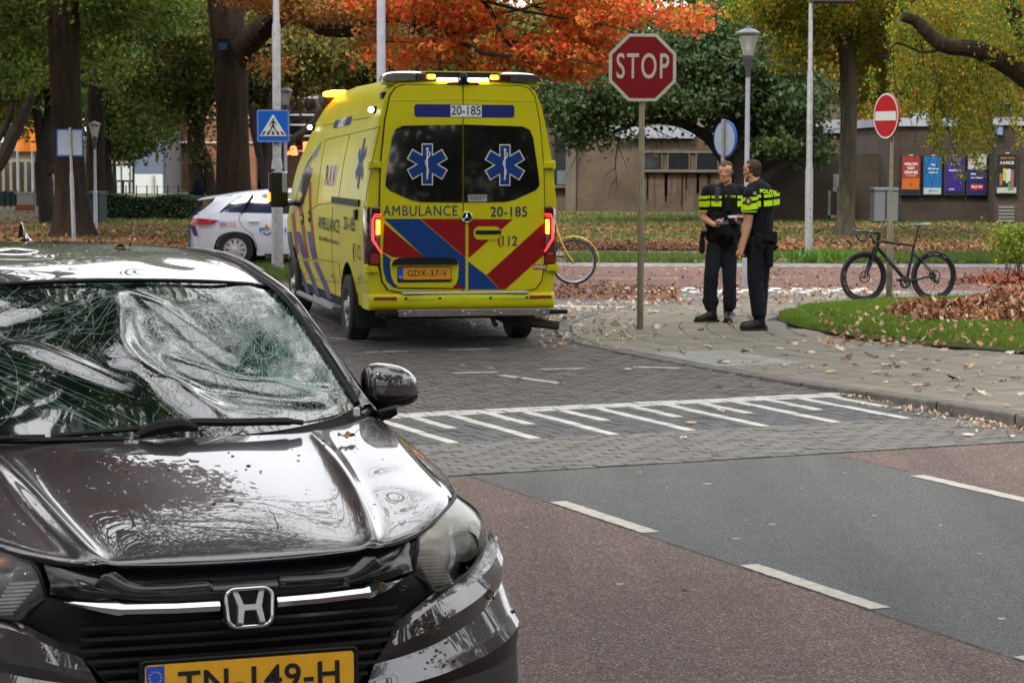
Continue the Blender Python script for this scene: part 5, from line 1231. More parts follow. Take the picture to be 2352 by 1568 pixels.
# lower body: side profile top line and widths
def pc_belt(x): return np.interp(x, [-2.12, -2.08, -1.9, -1.5, -.9, 0, 1.2, 1.9, 2.2], [.80, 1.02, 1.10, 1.12, 1.11, 1.09, 1.02, .90, .70])
xs = sorted(set(list(np.linspace(-2.12, 2.2, 80)) + [-1.3 + .37 * math.cos(a) for a in np.linspace(0, PI, 20)] + [1.40 + .37 * math.cos(a) for a in np.linspace(0, PI, 20)]))
for s in (-1, 1):
    g = []
    for x in xs:
        zb = .22
        for wx in (-1.3, 1.40):
            d = .37 ** 2 - (x - wx) ** 2
            if d > 0: zb = max(zb, .30 + math.sqrt(d))
        zt = pc_belt(x); wd = np.interp(x, [-2.12, -2.0, -1.6, 1.4, 2.0, 2.2], [.62, .78, .89, .89, .80, .5]); r_ = []
        for k in range(12):
            z = zb + (zt - zb) * k / 11; r_.append((x, s * wd * np.interp(z, [.2, .4, .72, .95, 1.12], [.95, .99, 1.0, .975, .93]), z))
        g.append(r_)
    panel('body_side', np.array(g), M_PW, pc)
    # greenhouse
    gl = [[(-1.62, s * .80, 1.08), (-1.50, s * .815, 1.09), (-.6, s * .82, 1.09), (.6, s * .81, 1.05), (1.15, s * .79, 1.02)], [(-1.45, s * .76, 1.22), (-1.15, s * .75, 1.26), (-.5, s * .745, 1.28), (.5, s * .74, 1.26), (.9, s * .74, 1.2)], [(-1.3, s * .70, 1.34), (-1.0, s * .68, 1.39), (-.4, s * .66, 1.42), (.3, s * .66, 1.42), (.6, s * .68, 1.36)]]
    panel('side_window', surf(gl, 24, 8), mat('police_glass', (.02, .03, .06), .06, coat=1), pc)
    fr_ = [[(-2.0, s * .70, 1.09), (-1.86, s * .72, 1.17), (-1.72, s * .70, 1.28), (-1.66, s * .66, 1.36)], [(-1.62, s * .815, 1.08), (-1.52, s * .785, 1.18), (-1.36, s * .73, 1.30), (-1.20, s * .69, 1.385)]]
    panel('rear_pillar', surf(fr_, 12, 6), M_PW, pc)
    mb = MB(); mb.grid(surf([[(-1.52, s * .775, 1.185), (-1.25, s * .705, 1.345), (-.9, s * .68, 1.40), (-.3, s * .67, 1.43), (.4, s * .68, 1.42), (1.2, s * .79, 1.05)], [(-1.56, s * .74, 1.24), (-1.35, s * .66, 1.40), (-.9, s * .62, 1.455), (-.3, s * .61, 1.475), (.45, s * .62, 1.465), (1.25, s * .77, 1.08)]], 30, 4)); mb.build('roof_rail', M_PW, pc, smooth=True)
    mb = MB(); mb.tube([(-1.20, s * .825, 1.09), (-1.10, s * .77, 1.26), (-1.02, s * .70, 1.38)], .024, 6); mb.build('window_post', M_GLOSSB, pc)
    for wx in (-1.3, 1.40):
        W_ = bpy.data.objects.new('wheel', None); COL.objects.link(W_); W_.parent = pc; W_.location = (wx, s * .80, .315)
        mb = MB(); mb.lathe([(.20, -.09), (.29, -.10), (.315, -.07), (.315, .07), (.29, .10), (.20, .09)], 32, (0, 0, 0), 'y'); mb.build('tyre', M_RUBBER, W_, smooth=True)
        mb = MB(); mb.lathe([(.20, s * .09), (.19, s * .07), (.04, s * .075), (0, s * .09)], 28, (0, 0, 0), 'y'); mb.build('rim', mat('wheel_silver', (.5, .5, .52), .3, metal=.4), W_, smooth=True)
        mb = MB()
        for k in range(10): t = 2 * PI * k / 10; mb.add([(.08 * math.cos(t), s * .085, .08 * math.sin(t)), (.17 * math.cos(t - .10), s * .083, .17 * math.sin(t - .10)), (.17 * math.cos(t + .10), s * .083, .17 * math.sin(t + .10))], [(0, 1, 2)])
        mb.build('rim_slot', M_TRIMB, W_)
        mb = MB(); mb.lathe([(.375, s * .0), (.375, -s * .2)], 20, (wx, s * .86, .315), 'y'); mb.build('wheel_arch_liner', M_TRIMB, pc)
panel('roof', surf([[(-1.98, y, 1.345 - .03 * (y / .6) ** 2) for y in (-.62, -.3, 0, .3, .62)], [(-1.66, y, 1.39 - .03 * (y / .6) ** 2) for y in (-.64, -.3, 0, .3, .64)], [(-1.2, y, 1.45 - .03 * (y / .6) ** 2) for y in (-.64, -.3, 0, .3, .64)], [(-.4, y, 1.495 - .025 * (y / .6) ** 2) for y in (-.64, -.3, 0, .3, .64)], [(.35, y, 1.48 - .025 * (y / .6) ** 2) for y in (-.64, -.3, 0, .3, .64)]], 20, 30), M_PW, pc, thick=.02)
mb = MB(); mb.grid(surf([[(.35, -.64, 1.45), (.35, 0, 1.475), (.35, .64, 1.45)], [(1.25, -.76, 1.06), (1.3, 0, 1.06), (1.25, .76, 1.06)]], 10, 6)); mb.build('windscreen', M_BGLASS, pc)
mb = MB(); mb.grid(surf([[(1.2, -.77, 1.05), (1.25, 0, 1.07), (1.2, .77, 1.05)], [(1.9, -.72, .92), (1.95, 0, .94), (1.9, .72, .92)], [(2.22, -.5, .7), (2.3, 0, .7), (2.22, .5, .7)], [(2.22, -.5, .25), (2.3, 0, .25), (2.22, .5, .25)]], 12, 14)); mb.build('bonnet', M_PW, pc, smooth=True)
mb = MB(); mb.grid(surf([[(-1.97, -.55, 1.32), (-1.97, .55, 1.32)], [(-2.08, -.68, 1.05), (-2.08, .68, 1.05)]], 6, 6)); mb.build('rear_window', M_BGLASS, pc)
mb = MB(); mb.grid(surf([[(-2.07, -.72, 1.06), (-2.14, 0, 1.06), (-2.07, .72, 1.06)], [(-2.14, -.66, .8), (-2.22, 0, .8), (-2.14, .66, .8)], [(-2.17, -.70, .5), (-2.28, 0, .5), (-2.17, .70, .5)], [(-2.10, -.76, .25), (-2.2, 0, .25), (-2.10, .76, .25)]], 14, 12)); mb.build('tailgate', M_PW, pc, smooth=True)
mb = MB(); mb.grid(surf([[(-2.10, -.66, .98), (-1.98, -.80, .985), (-1.72, -.885, .965), (-1.55, -.895, .93)], [(-2.12, -.66, .90), (-1.98, -.81, .89), (-1.75, -.90, .89), (-1.62, -.90, .90)], [(-2.13, -.66, .84), (-1.98, -.81, .83), (-1.78, -.90, .84), (-1.66, -.90, .87)]], 12, 6)); mb.build('tail_light', mat('police_tail_red', (.25, .004, .015), .25, coat=.2), pc, smooth=True)
for dx, c_ in ((0, M_ABLUE), (.07, M_ARED)):
    mb = MB(); mb.add([(-2.10 + dx * .6, -.79, .82), (-2.04 + dx * .6, -.82, .82), (-1.98 + dx * .5, -.86, .55), (-2.02 + dx * .5, -.84, .55)], [(0, 1, 2, 3)]); mb.build('rear_stripe', c_, pc)
PB = mat('police_blue', (.01, .12, .62), .4); fy = lambda x, z: frame_mat((x, -.899, z), (1, 0, 0), (0, 0, 1))
for k, (ch, uu) in enumerate((('P', 600), ('L', 631), ('I', 654), ('T', 668), ('I', 682), ('E', 700))):
    text_obj('lettering', ch, .15, PB, pc, fy(PCX(uu), .71), .001, .006)
mb = MB(); mb.tube([(PCX(612) + .055 * math.cos(t), -.90, .665 + .055 * math.sin(t)) for t in np.linspace(PI * .95, PI * 2.05, 14)], .014, 6); mb.build('emblem_ring', PB, pc)
mb = MB(); x = PCX(612); mb.add([(x - .075, -.90, .755), (x - .03, -.90, .71), (x + .02, -.90, .70), (x + .075, -.90, .755), (x + .02, -.90, .79), (x + .0, -.90, .86), (x - .03, -.90, .80)], [(0, 1, 2, 3, 4, 5, 6)]); mb.build('flame_emblem', mat('emblem_gold', (.30, .19, .03), .5), pc)
text_obj('lettering', '112', .10, mat('small_red', (.5, .08, .08), .5), pc, fy(PCX(532), .86), .001, .003); mb = MB()
for k in range(3): mb.box((PCX(504), -.902, .885 - k * .03), (PCX(521), -.900, .90 - k * .03))
mb.build('slogan_bars', mat('small_blue', (.1, .15, .4), .5), pc)
mb = MB(); mb.box((PCX(504), -.902, .79), (PCX(549), -.900, .80)); mb.build('slogan_line', mat('small_red', (.5, .08, .08), .5), pc)
mb = MB(); mb.box((-1.08, -.925, .915), (-.88, -.885, .945), .01); mb.build('door_handle', M_PW, pc)
mb = MB(); mb.tube([(-1.22, -.84, 1.09), (-1.23, -.895, .95), (-1.16, -.895, .78), (-1.0, -.897, .60), (-.93, -.89, .42), (-.92, -.88, .3)], .004, 5); mb.tube([(.25, -.893, 1.07), (.22, -.90, .3)], .004, 5); mb.build('door_seam', M_TRIMB, pc)
mb = MB(); mb.box((-.8, -.885, .225), (.95, -.87, .25)); mb.build('sill_shadow_strip', M_TRIMB, pc)
mb = MB(); mb.box((-.35, -.45, 1.48), (-.05, .45, 1.56), .03); mb.build('roof_light_bar', mat('police_bar', (.35, .45, .6), .2, coat=1), pc, smooth=True)
mb = MB(); mb.box((-1.9, -.7, .2), (1.9, .7, .3)); mb.build('underbody', M_UNDER, pc)

# the body sits low: squeeze everything above the wheels
def squash(o):
    if o.name.startswith('wheel') and not o.name.startswith('wheel_arch'): return
    if o.type == 'MESH':
        for v_ in o.data.vertices: v_.co.z = float(np.interp(v_.co.z, [0, .55, .8, 1.1, 1.6], [0, .545, .715, .93, 1.48]))
        o.data.update()
    for c_ in o.children: squash(c_)
squash(pc); pc.location.z = -.02
# ================================================================== POLES, SIGNS, LAMPS
M_GALV = mat('galvanised_steel', (.30, .30, .31), .45, metal=.5, var=.3, vscale=8)
M_GALVB = mat('brownish_galvanised', (.19, .17, .125), .5, metal=.35, var=.3, vscale=8)
M_LAMPG = mat('lamp_post_grey', (.30, .31, .36), .5, var=.15)
M_CONC = mat('aluminium_post', (.34, .34, .35), .5, metal=.3, var=.35, vscale=14)
M_SRED = mat('sign_red', (.115, .001, .004), .5, spec=.2, var=.08, vscale=3)
M_SWHITE = mat('sign_white', (.30, .285, .245), .5, spec=.2, var=.08, vscale=4)
M_SBLUE = mat('sign_blue', (.003, .075, .36), .4, spec=.25)
M_SBACK = mat('sign_back_grey', (.25, .28, .34), .5, var=.1)
M_LGLASS, t_, b_ = new_mat('lamp_glass'); N, L = t_.nodes, t_.links
b_.inputs['Base Color'].default_value = (.5, .5, .45, 1); b_.inputs['Roughness'].default_value = .1; tr = N.new('ShaderNodeBsdfTransparent'); ms = N.new('ShaderNodeMixShader'); ms.inputs[0].default_value = .45
L.new(tr.outputs[0], ms.inputs[1]); L.new(b_.outputs[0], ms.inputs[2]); L.new(ms.outputs[0], N['Material Output'].inputs[0])
def pole(name, base, prof, m, parent, n=16, lean=0.):
    mb = MB(); mb.lathe(prof, n); o = mb.build(name, m, parent, smooth=True); return o
def px_m(Y): return _F / Y
# STOP sign
b0 = at(1470, 757, .02); S_ = thing('stop_sign', 'red octagonal STOP sign on a steel post at the pavement corner', 'road sign', b0)
Hs = atY(1470, 160, b0.y).z; rs = 76.5 / px_m(b0.y); RW = R(22.5)
tp = atY(1470, 83, b0.y).z
pole('post', None, [(.036, 0), (.036, 1.5), (.032, 1.52), (.030, tp - .0), (0, tp + .01)], M_GALVB, S_)
def octo(r_, k=1.0): return [(r_ / math.cos(RW) * math.cos(RW + i * PI / 4) * k, r_ / math.cos(RW) * math.sin(RW + i * PI / 4)) for i in range(8)]
sg = bpy.data.objects.new('sign_plate', None); COL.objects.link(sg); sg.parent = S_; sg.location = (0, -.05, Hs)
mb = MB(); mb.prism(octo(rs), -.012, .012); mb.build('plate_back', M_SWHITE, sg)
mb = MB(); mb.prism(octo(rs * .905), -.015, -.011); mb.build('red_field', M_SRED, sg)
text_obj('lettering', 'STOP', .385, M_SWHITE, sg, frame_mat((.0, -.0155, .0), (1, 0, 0), (0, 0, 1)), .0008, .003, sx=.575, spacing=1.14)
for z in (-.2, .2): mb = MB(); mb.box((-.05, .012, z - .02), (.05, .09, z + .02)); mb.build('clamp', M_GALV, sg)
# zebra crossing sign on a tall lamp post
b0 = at(637.5, 620, .0); z_ = lambda v, Y: atY(637, v, Y).z
S_ = thing('lamp_post', 'thick grey lamp post left of the ambulance carrying the crossing sign', 'lamp post', b0)
pole('mast', None, [(.125, 0), (.125, .06), (.098, .08), (.092, z_(378, b0.y)), (.072, z_(365, b0.y)), (.070, z_(60, b0.y)), (.055, z_(52, b0.y)), (.045, 8.2), (.0, 8.21)], M_CONC, S_, 20)
mb = MB(); mb.tube([(0, 0, 8.15), (.3, -.2, 8.5), (1.0, -.6, 8.6)], .04, 8); mb.ell((1.3, -.8, 8.58), (.4, .25, .08)); mb.build('lantern', M_LAMPG, S_, smooth=True)
S2 = thing('crossing_sign', 'blue square pedestrian crossing sign with walking figure in white triangle', 'road sign', (b0.x - .05, b0.y - .11, 0))
cz = atY(631, 290, b0.y).z; hw = 37.5 / px_m(b0.y)
sg = bpy.data.objects.new('sign_plate', None); COL.objects.link(sg); sg.parent = S2; sg.location = (0, 0, cz)
mb = MB(); mb.prism(rrect(2 * hw, 2 * hw, .03), 0, .02); mb.build('plate', M_SBLUE, sg)
mb = MB(); mb.tube([(p[0], -.001, p[1]) for p in rrect(2 * hw - .04, 2 * hw - .04, .025)], .006, 6, closed=True); mb.build('white_line', M_SWHITE, sg)
M_SW2 = mat('sign_white_clean', (.46, .46, .45), .5, spec=.2)
mb = MB(); mb.prism([(-.225, -.165), (.225, -.165), (0, .195)], -.004, -.001); mb.build('triangle', M_SW2, sg)
mb = MB()
for k in range(5):
    x = -.165 + k * .0825; mb.add([(x - .022 + (.006 * (k - 2)), -.007, -.145), (x + .022 + (.006 * (k - 2)), -.007, -.145), (x * .78 + .014, -.007, -.085), (x * .78 - .014, -.007, -.085)], [(0, 1, 2, 3)])
mb.ell((.008, -.007, .115), (.016, .002, .02), 10, 6); mb.tube([(.005, -.007, .09), (.0, -.007, .02)], [.018, .013], 6); mb.tube([(0, -.007, .02), (-.035, -.007, -.045), (-.05, -.007, -.10)], [.014, .01, .006], 6); mb.tube([(0, -.007, .02), (.03, -.007, -.04), (.062, -.007, -.10)], [.014, .01, .006], 6)
mb.tube([(-.01, -.007, .085), (-.045, -.007, .045), (-.05, -.007, .01)], [.009, .007, .005], 6); mb.tube([(.015, -.007, .085), (.045, -.007, .05), (.06, -.007, .02)], [.009, .007, .005], 6); mb.build('walking_figure', M_INK, sg)
for z in (-.12, .12): mb = MB(); mb.box((-.04, .02, z - .02), (.09, .04, z + .02)); mb.build('clamp', M_GALV, sg)
# blue-edged square sign seen from behind, left
b0 = at(170, 557, .0); S_ = thing('square_sign_back', 'square sign seen from behind with blue rim before the left tree', 'road sign', b0)
pole('post', None, [(.045, 0), (.045, atY(170, 405, b0.y).z), (.03, atY(170, 395, b0.y).z), (.028, atY(160, 293, b0.y).z), (0, atY(160, 293, b0.y).z)], M_GALV, S_).rotation_euler = (0, R(-1.3), 0)
cz = atY(160, 328, b0.y).z; hw = 30.5 / px_m(b0.y); ox = atY(160, 328, b0.y).x - b0.x
mb = MB(); mb.prism(rrect(2 * hw, 2.05 * hw, .02, 3, ox, cz), .03, .05); mb.build('plate_rim', mat('sign_rim_blue', (.01, .07, .3), .5), S_)
mb = MB(); mb.prism(rrect(2 * hw - .06, 2.05 * hw - .06, .02, 3, ox, cz), .02, .031); mb.build('plate_back', M_SBACK, S_)
# round blue sign from behind, turned
b0 = at(1657, 652, .0); S_ = thing('round_sign_back', 'round blue sign seen obliquely from behind above the left officer', 'road sign', b0, R(-59))
cz = atY(1648, 319, b0.y).z; rad = 42. / px_m(b0.y)
pole('post', None, [(.028, 0), (.028, cz + rad + .02), (0, cz + rad + .02)], M_GALV, S_)
mb = MB(); mb.lathe([(0, .03), (rad, .03), (rad + .006, .045), (rad, .06), (0, .06)], 36, (0, 0, cz), 'y'); mb.build('blue_face', M_SBLUE, S_, smooth=True)
mb = MB(); mb.lathe([(rad * .93, .026), (0, .026)], 36, (0, 0, cz), 'y'); mb.build('grey_back', M_SBACK, S_)
# no entry sign, turned away
b0 = at(2042, 691, .02); S_ = thing('no_entry_sign', 'round red no entry sign with white bar above the parked black bicycle', 'road sign', b0, R(-67))
cz = atY(2030, 270, b0.y).z; rad = 51.5 / px_m(b0.y)
pole('post', None, [(.043, 0), (.043, atY(2042, 530, b0.y).z), (.026, atY(2042, 515, b0.y).z), (.024, cz + rad * .98), (0, cz + rad)], M_GALVB, S_)
D_ = bpy.data.objects.new('disc', None); COL.objects.link(D_); D_.parent = S_; D_.location = (-.06, -.05, cz)
M_NRED = mat('no_entry_red', (.30, .002, .006), .45, spec=.2)
mb = MB(); mb.lathe([(0, .02), (rad, .02), (rad + .004, .0), (rad, -.012)], 44, (0, 0, 0), 'y'); mb.build('disc_edge', mat('disc_edge_red', (.22, .02, .03), .5), D_, smooth=True)
mb = MB(); mb.lathe([(rad, -.012), (0, -.0121)], 44, (0, 0, 0), 'y'); mb.build('white_rim', M_SW2, D_)
mb = MB(); mb.lathe([(rad * .93, -.0135), (0, -.0136)], 44, (0, 0, 0), 'y'); mb.build('red_face', M_NRED, D_)
mb = MB(); mb.box((-rad * .84, -.016, -rad * .20), (rad * .84, -.0145, rad * .20)); mb.build('white_bar', M_SW2, D_)
D_.rotation_euler = (0, 0, 0)
# lanterns
def park_lamp(u, v, vt, label, ru, m=M_LAMPG, group='park lanterns on posts'):
    b0 = at(u, v, .0); Y = b0.y; k = px_m(Y); top = atY(u, vt, Y).z; S_ = thing('park_lantern', label, 'street lamp', b0, 0, group); r_ = ru / k; h_ = r_ * 2.1
    pole('post', None, [(.05, 0), (.05, 1.0), (.036, 1.03), (.033, top - h_ - .1), (.0, top - h_ - .1)], m, S_, 12)
    mb = MB(); mb.lathe([(.035, top - h_ - .32), (.05, top - h_ - .12), (.085, top - h_ - .02), (.08, top - h_)], 16); mb.build('neck', mat('lantern_dark', (.05, .05, .06), .5), S_, smooth=True)
    mb = MB(); mb.lathe([(r_ * .42, top - h_), (r_ * .9, top - .06)], 16); mb.build('glass', M_LGLASS, S_, smooth=True)
    mb = MB(); mb.lathe([(r_ * .2, top - h_ * .8), (r_ * .25, top - .1)], 10); mb.build('lamp_tube', mat('lamp_tube_white', (.5, .5, .5), .4), S_, smooth=True)
    mb = MB(); mb.lathe([(r_ * .9, top - .07), (r_ * 1.0, top - .06), (r_ * 1.0, top - .035), (r_ * .6, top + .01), (r_ * .18, top + .03), (r_ * .15, top + .06), (0, top + .065)], 20); mb.build('cap', mat('lantern_cap', (.10, .10, .115), .4), S_, smooth=True)
    return S_
park_lamp(1712, 660, 70, 'tall park lantern with glass bowl rising behind the officers', 27)
park_lamp(657, 560, 205, 'park lantern just behind the crossing sign post', 17)
park_lamp(220, 531, 282, 'small park lantern right of the thick left tree trunk', 15)
b0 = at(1857, 600, 0); S_ = thing('lamp_post', 'slim grey lamp post standing between the officers and the bicycle', 'lamp post', b0); zz = lambda v: atY(1857, v, b0.y).z
pole('mast', None, [(.075, 0), (.07, zz(392)), (.056, zz(378)), (.052, zz(168)), (.042, zz(160)), (.038, zz(30)), (.03, zz(8)), (0, zz(8))], M_CONC, S_, 16).rotation_euler = (0, R(-.35), 0)
mb = MB(); mb.tube([(.0, 0, zz(20)), (.04, 0, zz(2)), (.25, 0, zz(-8))], .035, 8); mb.box((.0, -.15, zz(8)), (.75, .15, zz(-12)), .03); mb.build('lantern', mat('lantern_brown', (.04, .03, .03), .5), S_, smooth=True)
b0 = at(876, 618, 0); S_ = thing('lamp_post', 'thin far lamp post rising over the roof of the ambulance', 'lamp post', b0); pole('mast', None, [(.08, 0), (.07, 5.6), (.05, 5.7), (.045, 9.5), (0, 9.5)], M_LAMPG, S_, 12)

# ================================================================== BICYCLES
M_BBLK = mat('bike_black', (.005, .005, .006), .35, coat=.2); M_BTYRE = mat('bike_tyre', (.013, .013, .014), .7); M_SPOKE = mat('spoke', (.06, .06, .065), .4, metal=.6)
def wheel(parent, x, z, r_, m_rim, deep=.05, name='wheel', disc=True, tyre=.017, mt=M_BTYRE):
    W_ = bpy.data.objects.new(name, None); COL.objects.link(W_); W_.parent = parent; W_.location = (x, 0, z)
    mb = MB(); mb.lathe([(r_ - 2 * tyre, -tyre * .9), (r_ - tyre, -tyre), (r_, 0), (r_ - tyre, tyre), (r_ - 2 * tyre, tyre * .9)], 56, (0, 0, 0), 'y'); mb.build('tyre', mt, W_, smooth=True)
    mb = MB(); mb.lathe([(r_ - 2 * tyre, -.012), (r_ - 2 * tyre - deep, -.007), (r_ - 2 * tyre - deep, .007), (r_ - 2 * tyre, .012)], 56, (0, 0, 0), 'y'); mb.build('rim', m_rim, W_, smooth=True)
    mb = MB(); mb.tube([(0, -.04, 0), (0, .04, 0)], .017, 10); mb.build('hub', M_BBLK, W_, smooth=True)
    mb = MB()
    for k in range(22):
        t = 2 * PI * k / 22; q = t + (.6 if k % 2 else -.6); s = 1 if k % 4 < 2 else -1
        mb.tube([(.018 * math.cos(q), s * .03, .018 * math.sin(q)), ((r_ - 2 * tyre - deep) * math.cos(t), 0, (r_ - 2 * tyre - deep) * math.sin(t))], .0016, 3, cap=False)
    mb.build('spokes', M_SPOKE, W_, kind='stuff')
    if disc:
        mb = MB(); mb.lathe([(.080, -.035), (.062, -.035), (.062, -.037), (.080, -.037)], 28, (0, 0, 0), 'y')
        for k in range(6): t = k * PI / 3; mb.tube([(.02 * math.cos(t), -.036, .02 * math.sin(t)), (.066 * math.cos(t + .3), -.036, .066 * math.sin(t + .3))], .003, 4)
        mb.build('brake_disc', M_SPOKE, W_)
    return W_
pf = at(1982, 694.5, .022); pr = at(2145, 691.5, .022); dv = pr - pf; by = math.atan2(dv.y, dv.x); wb = dv.length
bike = thing('road_bicycle', 'black racing bicycle leaning against the no entry sign post', 'bicycle', (pf.x, pf.y, .022), by)
# local x backwards (image right), front hub at 0
SC_ = wb / 1.0
def bk(px_, py_):     # from the close-up (2352 px = 600 photo px)
    u = (3300 + px_ * .2551) * .57422; v = (850 + py_ * .2551) * .57422
    d = ray(u, v); c_, s_ = math.cos(-by), math.sin(-by); o = Vector((0, 0, CAM_H)) - Vector((pf.x, pf.y, .022))
    f = lambda q: Vector((q.x * c_ - q.y * s_, q.x * s_ + q.y * c_, q.z)); d, o = f(d), f(o); t = -o.y / d.y; p = o + d * t; return (p.x, 0, p.z)
def tb(name, pts, r_, m=M_BBLK, par=bike, n=8, dy=0.):
    mb = MB(); mb.tube([(p[0], p[1] + dy, p[2]) for p in pts], r_, n); return mb.build(name, m, par, smooth=True)
rw = .335
wheel(bike, bk(603, 1008)[0], rw, rw, M_BBLK); wheel(bike, bk(1705, 988)[0], rw, rw, M_BBLK)
mb = MB()
tb('down_tube', [bk(840, 560), bk(1250, 1040)], [.030, .028]); tb('top_tube', [bk(850, 450), bk(1390, 520)], [.021, .015]); tb('seat_tube', [bk(1395, 520), bk(1370, 640), bk(1280, 1060)], [.017, .018, .022])
tb('head_tube', [bk(850, 330), bk(815, 560)], [.026, .032]); tb('steerer_spacer', [bk(850, 320), bk(845, 345)], .024)
for s in (1, -1):
    tb('fork_blade', [bk(805, 540), bk(755, 650), bk(660, 920), bk(640, 1010)], [.022, .021, .014, .010], dy=s * .035)
    tb('chain_stay', [bk(1300, 1070), bk(1450, 1040), bk(1640, 1000), bk(1715, 1000)], [.016, .014, .012, .010], dy=s * .03); tb('seat_stay', [bk(1385, 640), bk(1530, 780), bk(1680, 950), bk(1710, 990)], [.011, .009, .008, .008], dy=s * .035)
tb('seat_post', [bk(1400, 520), bk(1465, 230)], .0135); 
mb = MB(); g = []
for t in np.linspace(0, 1, 9):
    p = bk(1325 + 290 * t, 182 - 22 * t ** 3); w_ = .014 + .055 * t ** 1.6; g.append([(p[0], -w_, p[2] - .012), (p[0], -w_ * .7, p[2]), (p[0], 0, p[2] + .003), (p[0], w_ * .7, p[2]), (p[0], w_, p[2] - .012), (p[0], 0, p[2] - .02)])
mb.grid(np.array(g), wrap=True); mb.build('saddle', mat('saddle_top', (.10, .11, .11), .35, coat=.5), bike, smooth=True)
tb('saddle_rail', [bk(1400, 205), bk(1460, 225), bk(1540, 195)], .005, dy=.02); tb('saddle_rail', [bk(1400, 205), bk(1460, 225), bk(1540, 195)], .005, dy=-.02)
tb('stem', [bk(865, 330), bk(760, 310)], [.022, .018])
for s in (1, -1):
    tb('handlebar', [(bk(755, 305)[0], s * .01, bk(755, 305)[2]), (bk(730, 300)[0], s * .17, bk(730, 300)[2]), (bk(640, 300)[0], s * .20, bk(640, 300)[2]), (bk(600, 350)[0], s * .205, bk(600, 350)[2]), (bk(640, 430)[0], s * .21, bk(640, 430)[2]), (bk(700, 460)[0], s * .215, bk(700, 460)[2]), (bk(760, 450)[0], s * .22, bk(760, 450)[2])], .015)
    tb('brake_hood', [(bk(630, 300)[0], s * .2, bk(630, 300)[2]), (bk(570, 300)[0], s * .2, bk(570, 300)[2]), (bk(552, 265)[0], s * .2, bk(552, 265)[2])], [.017, .017, .013], mat('hood_grey', (.06, .07, .07), .5)); tb('brake_lever', [(bk(555, 300)[0], s * .2, bk(555, 300)[2]), (bk(530, 350)[0], s * .2, bk(530, 350)[2]), (bk(540, 440)[0], s * .2, bk(540, 440)[2])], [.01, .009, .005], M_SPOKE if s == 1 else M_BBLK)
mb = MB(); c_ = bk(1235, 1090); mb.lathe([(.085, .045), (.085, .049), (.05, .049), (.05, .045)], 30, (c_[0], -.09, c_[2]), 'y')
for k in range(5): t = k * 2 * PI / 5; mb.tube([(c_[0], -.045, c_[2]), (c_[0] + .06 * math.cos(t), -.043, c_[2] + .06 * math.sin(t))], .008, 5)
mb.build('chainring', M_SPOKE, bike)
tb('crank_arm', [bk(1290, 1065), bk(1130, 1045)], [.014, .011], dy=-.07); mb = MB(); p = bk(1120, 1050); mb.box((p[0] - .04, -.14, p[2] - .02), (p[0] + .03, -.06, p[2] + .018), .006); mb.build('pedal', M_BBLK, bike)
tb('crank_arm', [bk(1290, 1065), (bk(1330, 1180)[0], 0, bk(1300, 1180)[2] * 1.0)], [.012, .010], dy=.07)
mb = MB(); p = bk(1700, 990)
for k, r_ in enumerate((.028, .036, .044, .052)): mb.lathe([(r_, .02 + .006 * k), (r_, .024 + .006 * k), (r_ * .6, .024 + .006 * k)], 20, (p[0], 0, p[2]), 'y')
mb.build('cassette', M_BBLK, bike)
tb('rear_derailleur', [bk(1690, 1020), bk(1700, 1070), bk(1740, 1100), bk(1760, 1060)], [.015, .022, .018, .012], dy=-.045); tb('gear_cable', [bk(1335, 1110), bk(1400, 1250), bk(1480, 1340), bk(1560, 1355)], .003, dy=.04, n=5); tb('chain', [bk(1760, 1060), bk(1720, 1220), bk(1640, 1310)], .004, dy=.05, n=5)
for (a, b_) in ((1110, 780), (1255, 800)):
    mb = MB(); p0, p1 = bk(a - 40, b_ - 45), bk(a + 25, b_ + 60)
    for s in (1, -1): mb.tube(catmull([(bk(a - 30, b_)[0], s * .03, bk(a, b_ - 30)[2]), (bk(a, b_ - 50)[0], s * .02, bk(a, b_ - 50)[2]), (bk(a + 35, b_ - 30)[0], s * .03, bk(a, b_ - 30)[2]), (bk(a + 20, b_ + 60)[0], s * .02, p1[2])], 14), .004, 5)
    mb.build('bottle_cage', M_BBLK, bike)
mb = MB(); p = bk(1462, 370); mb.box((p[0] - .0, -.018, p[2] - .035), (p[0] + .03, .018, p[2] + .035), .005); mb.build('rear_lamp', mat('rear_lamp_red', (.12, .005, .005), .3, coat=.5), bike)
M_BTXT = mat('bike_text_grey', (.28, .28, .27), .5); M_GOLD = mat('bike_text_gold', (.11, .085, .035), .4)
d0, d1 = Vector(bk(860, 600)), Vector(bk(1230, 1020)); text_obj('frame_lettering', 'SCOTT', .055, M_GOLD, bike, frame_mat(tuple((d0 + d1) / 2 + Vector((0, -.032, 0))), tuple(d1 - d0), (0.75, 0, .65)), .0005, sx=1.6)
def rim_text(body, cx, r_, a0, step, size=.032):
    for k, ch in enumerate(body):
        t = a0 + k * step; text_obj('rim_lettering', ch, size, M_BTXT, bike, frame_mat((cx + r_ * math.cos(t), -.017, rw + r_ * math.sin(t)), (math.sin(t) * (1 if step < 0 else -1), 0, -math.cos(t) * (1 if step < 0 else -1)), (math.cos(t) * (1 if step < 0 else -1), 0, math.sin(t) * (1 if step < 0 else -1))), .0004, .0004) if ch != ' ' else None
rim_text('DT SWISS', bk(1705, 988)[0], .288, R(58), R(7)); rim_text('DT SWISS', bk(603, 1008)[0], .288, R(168), R(7)); 
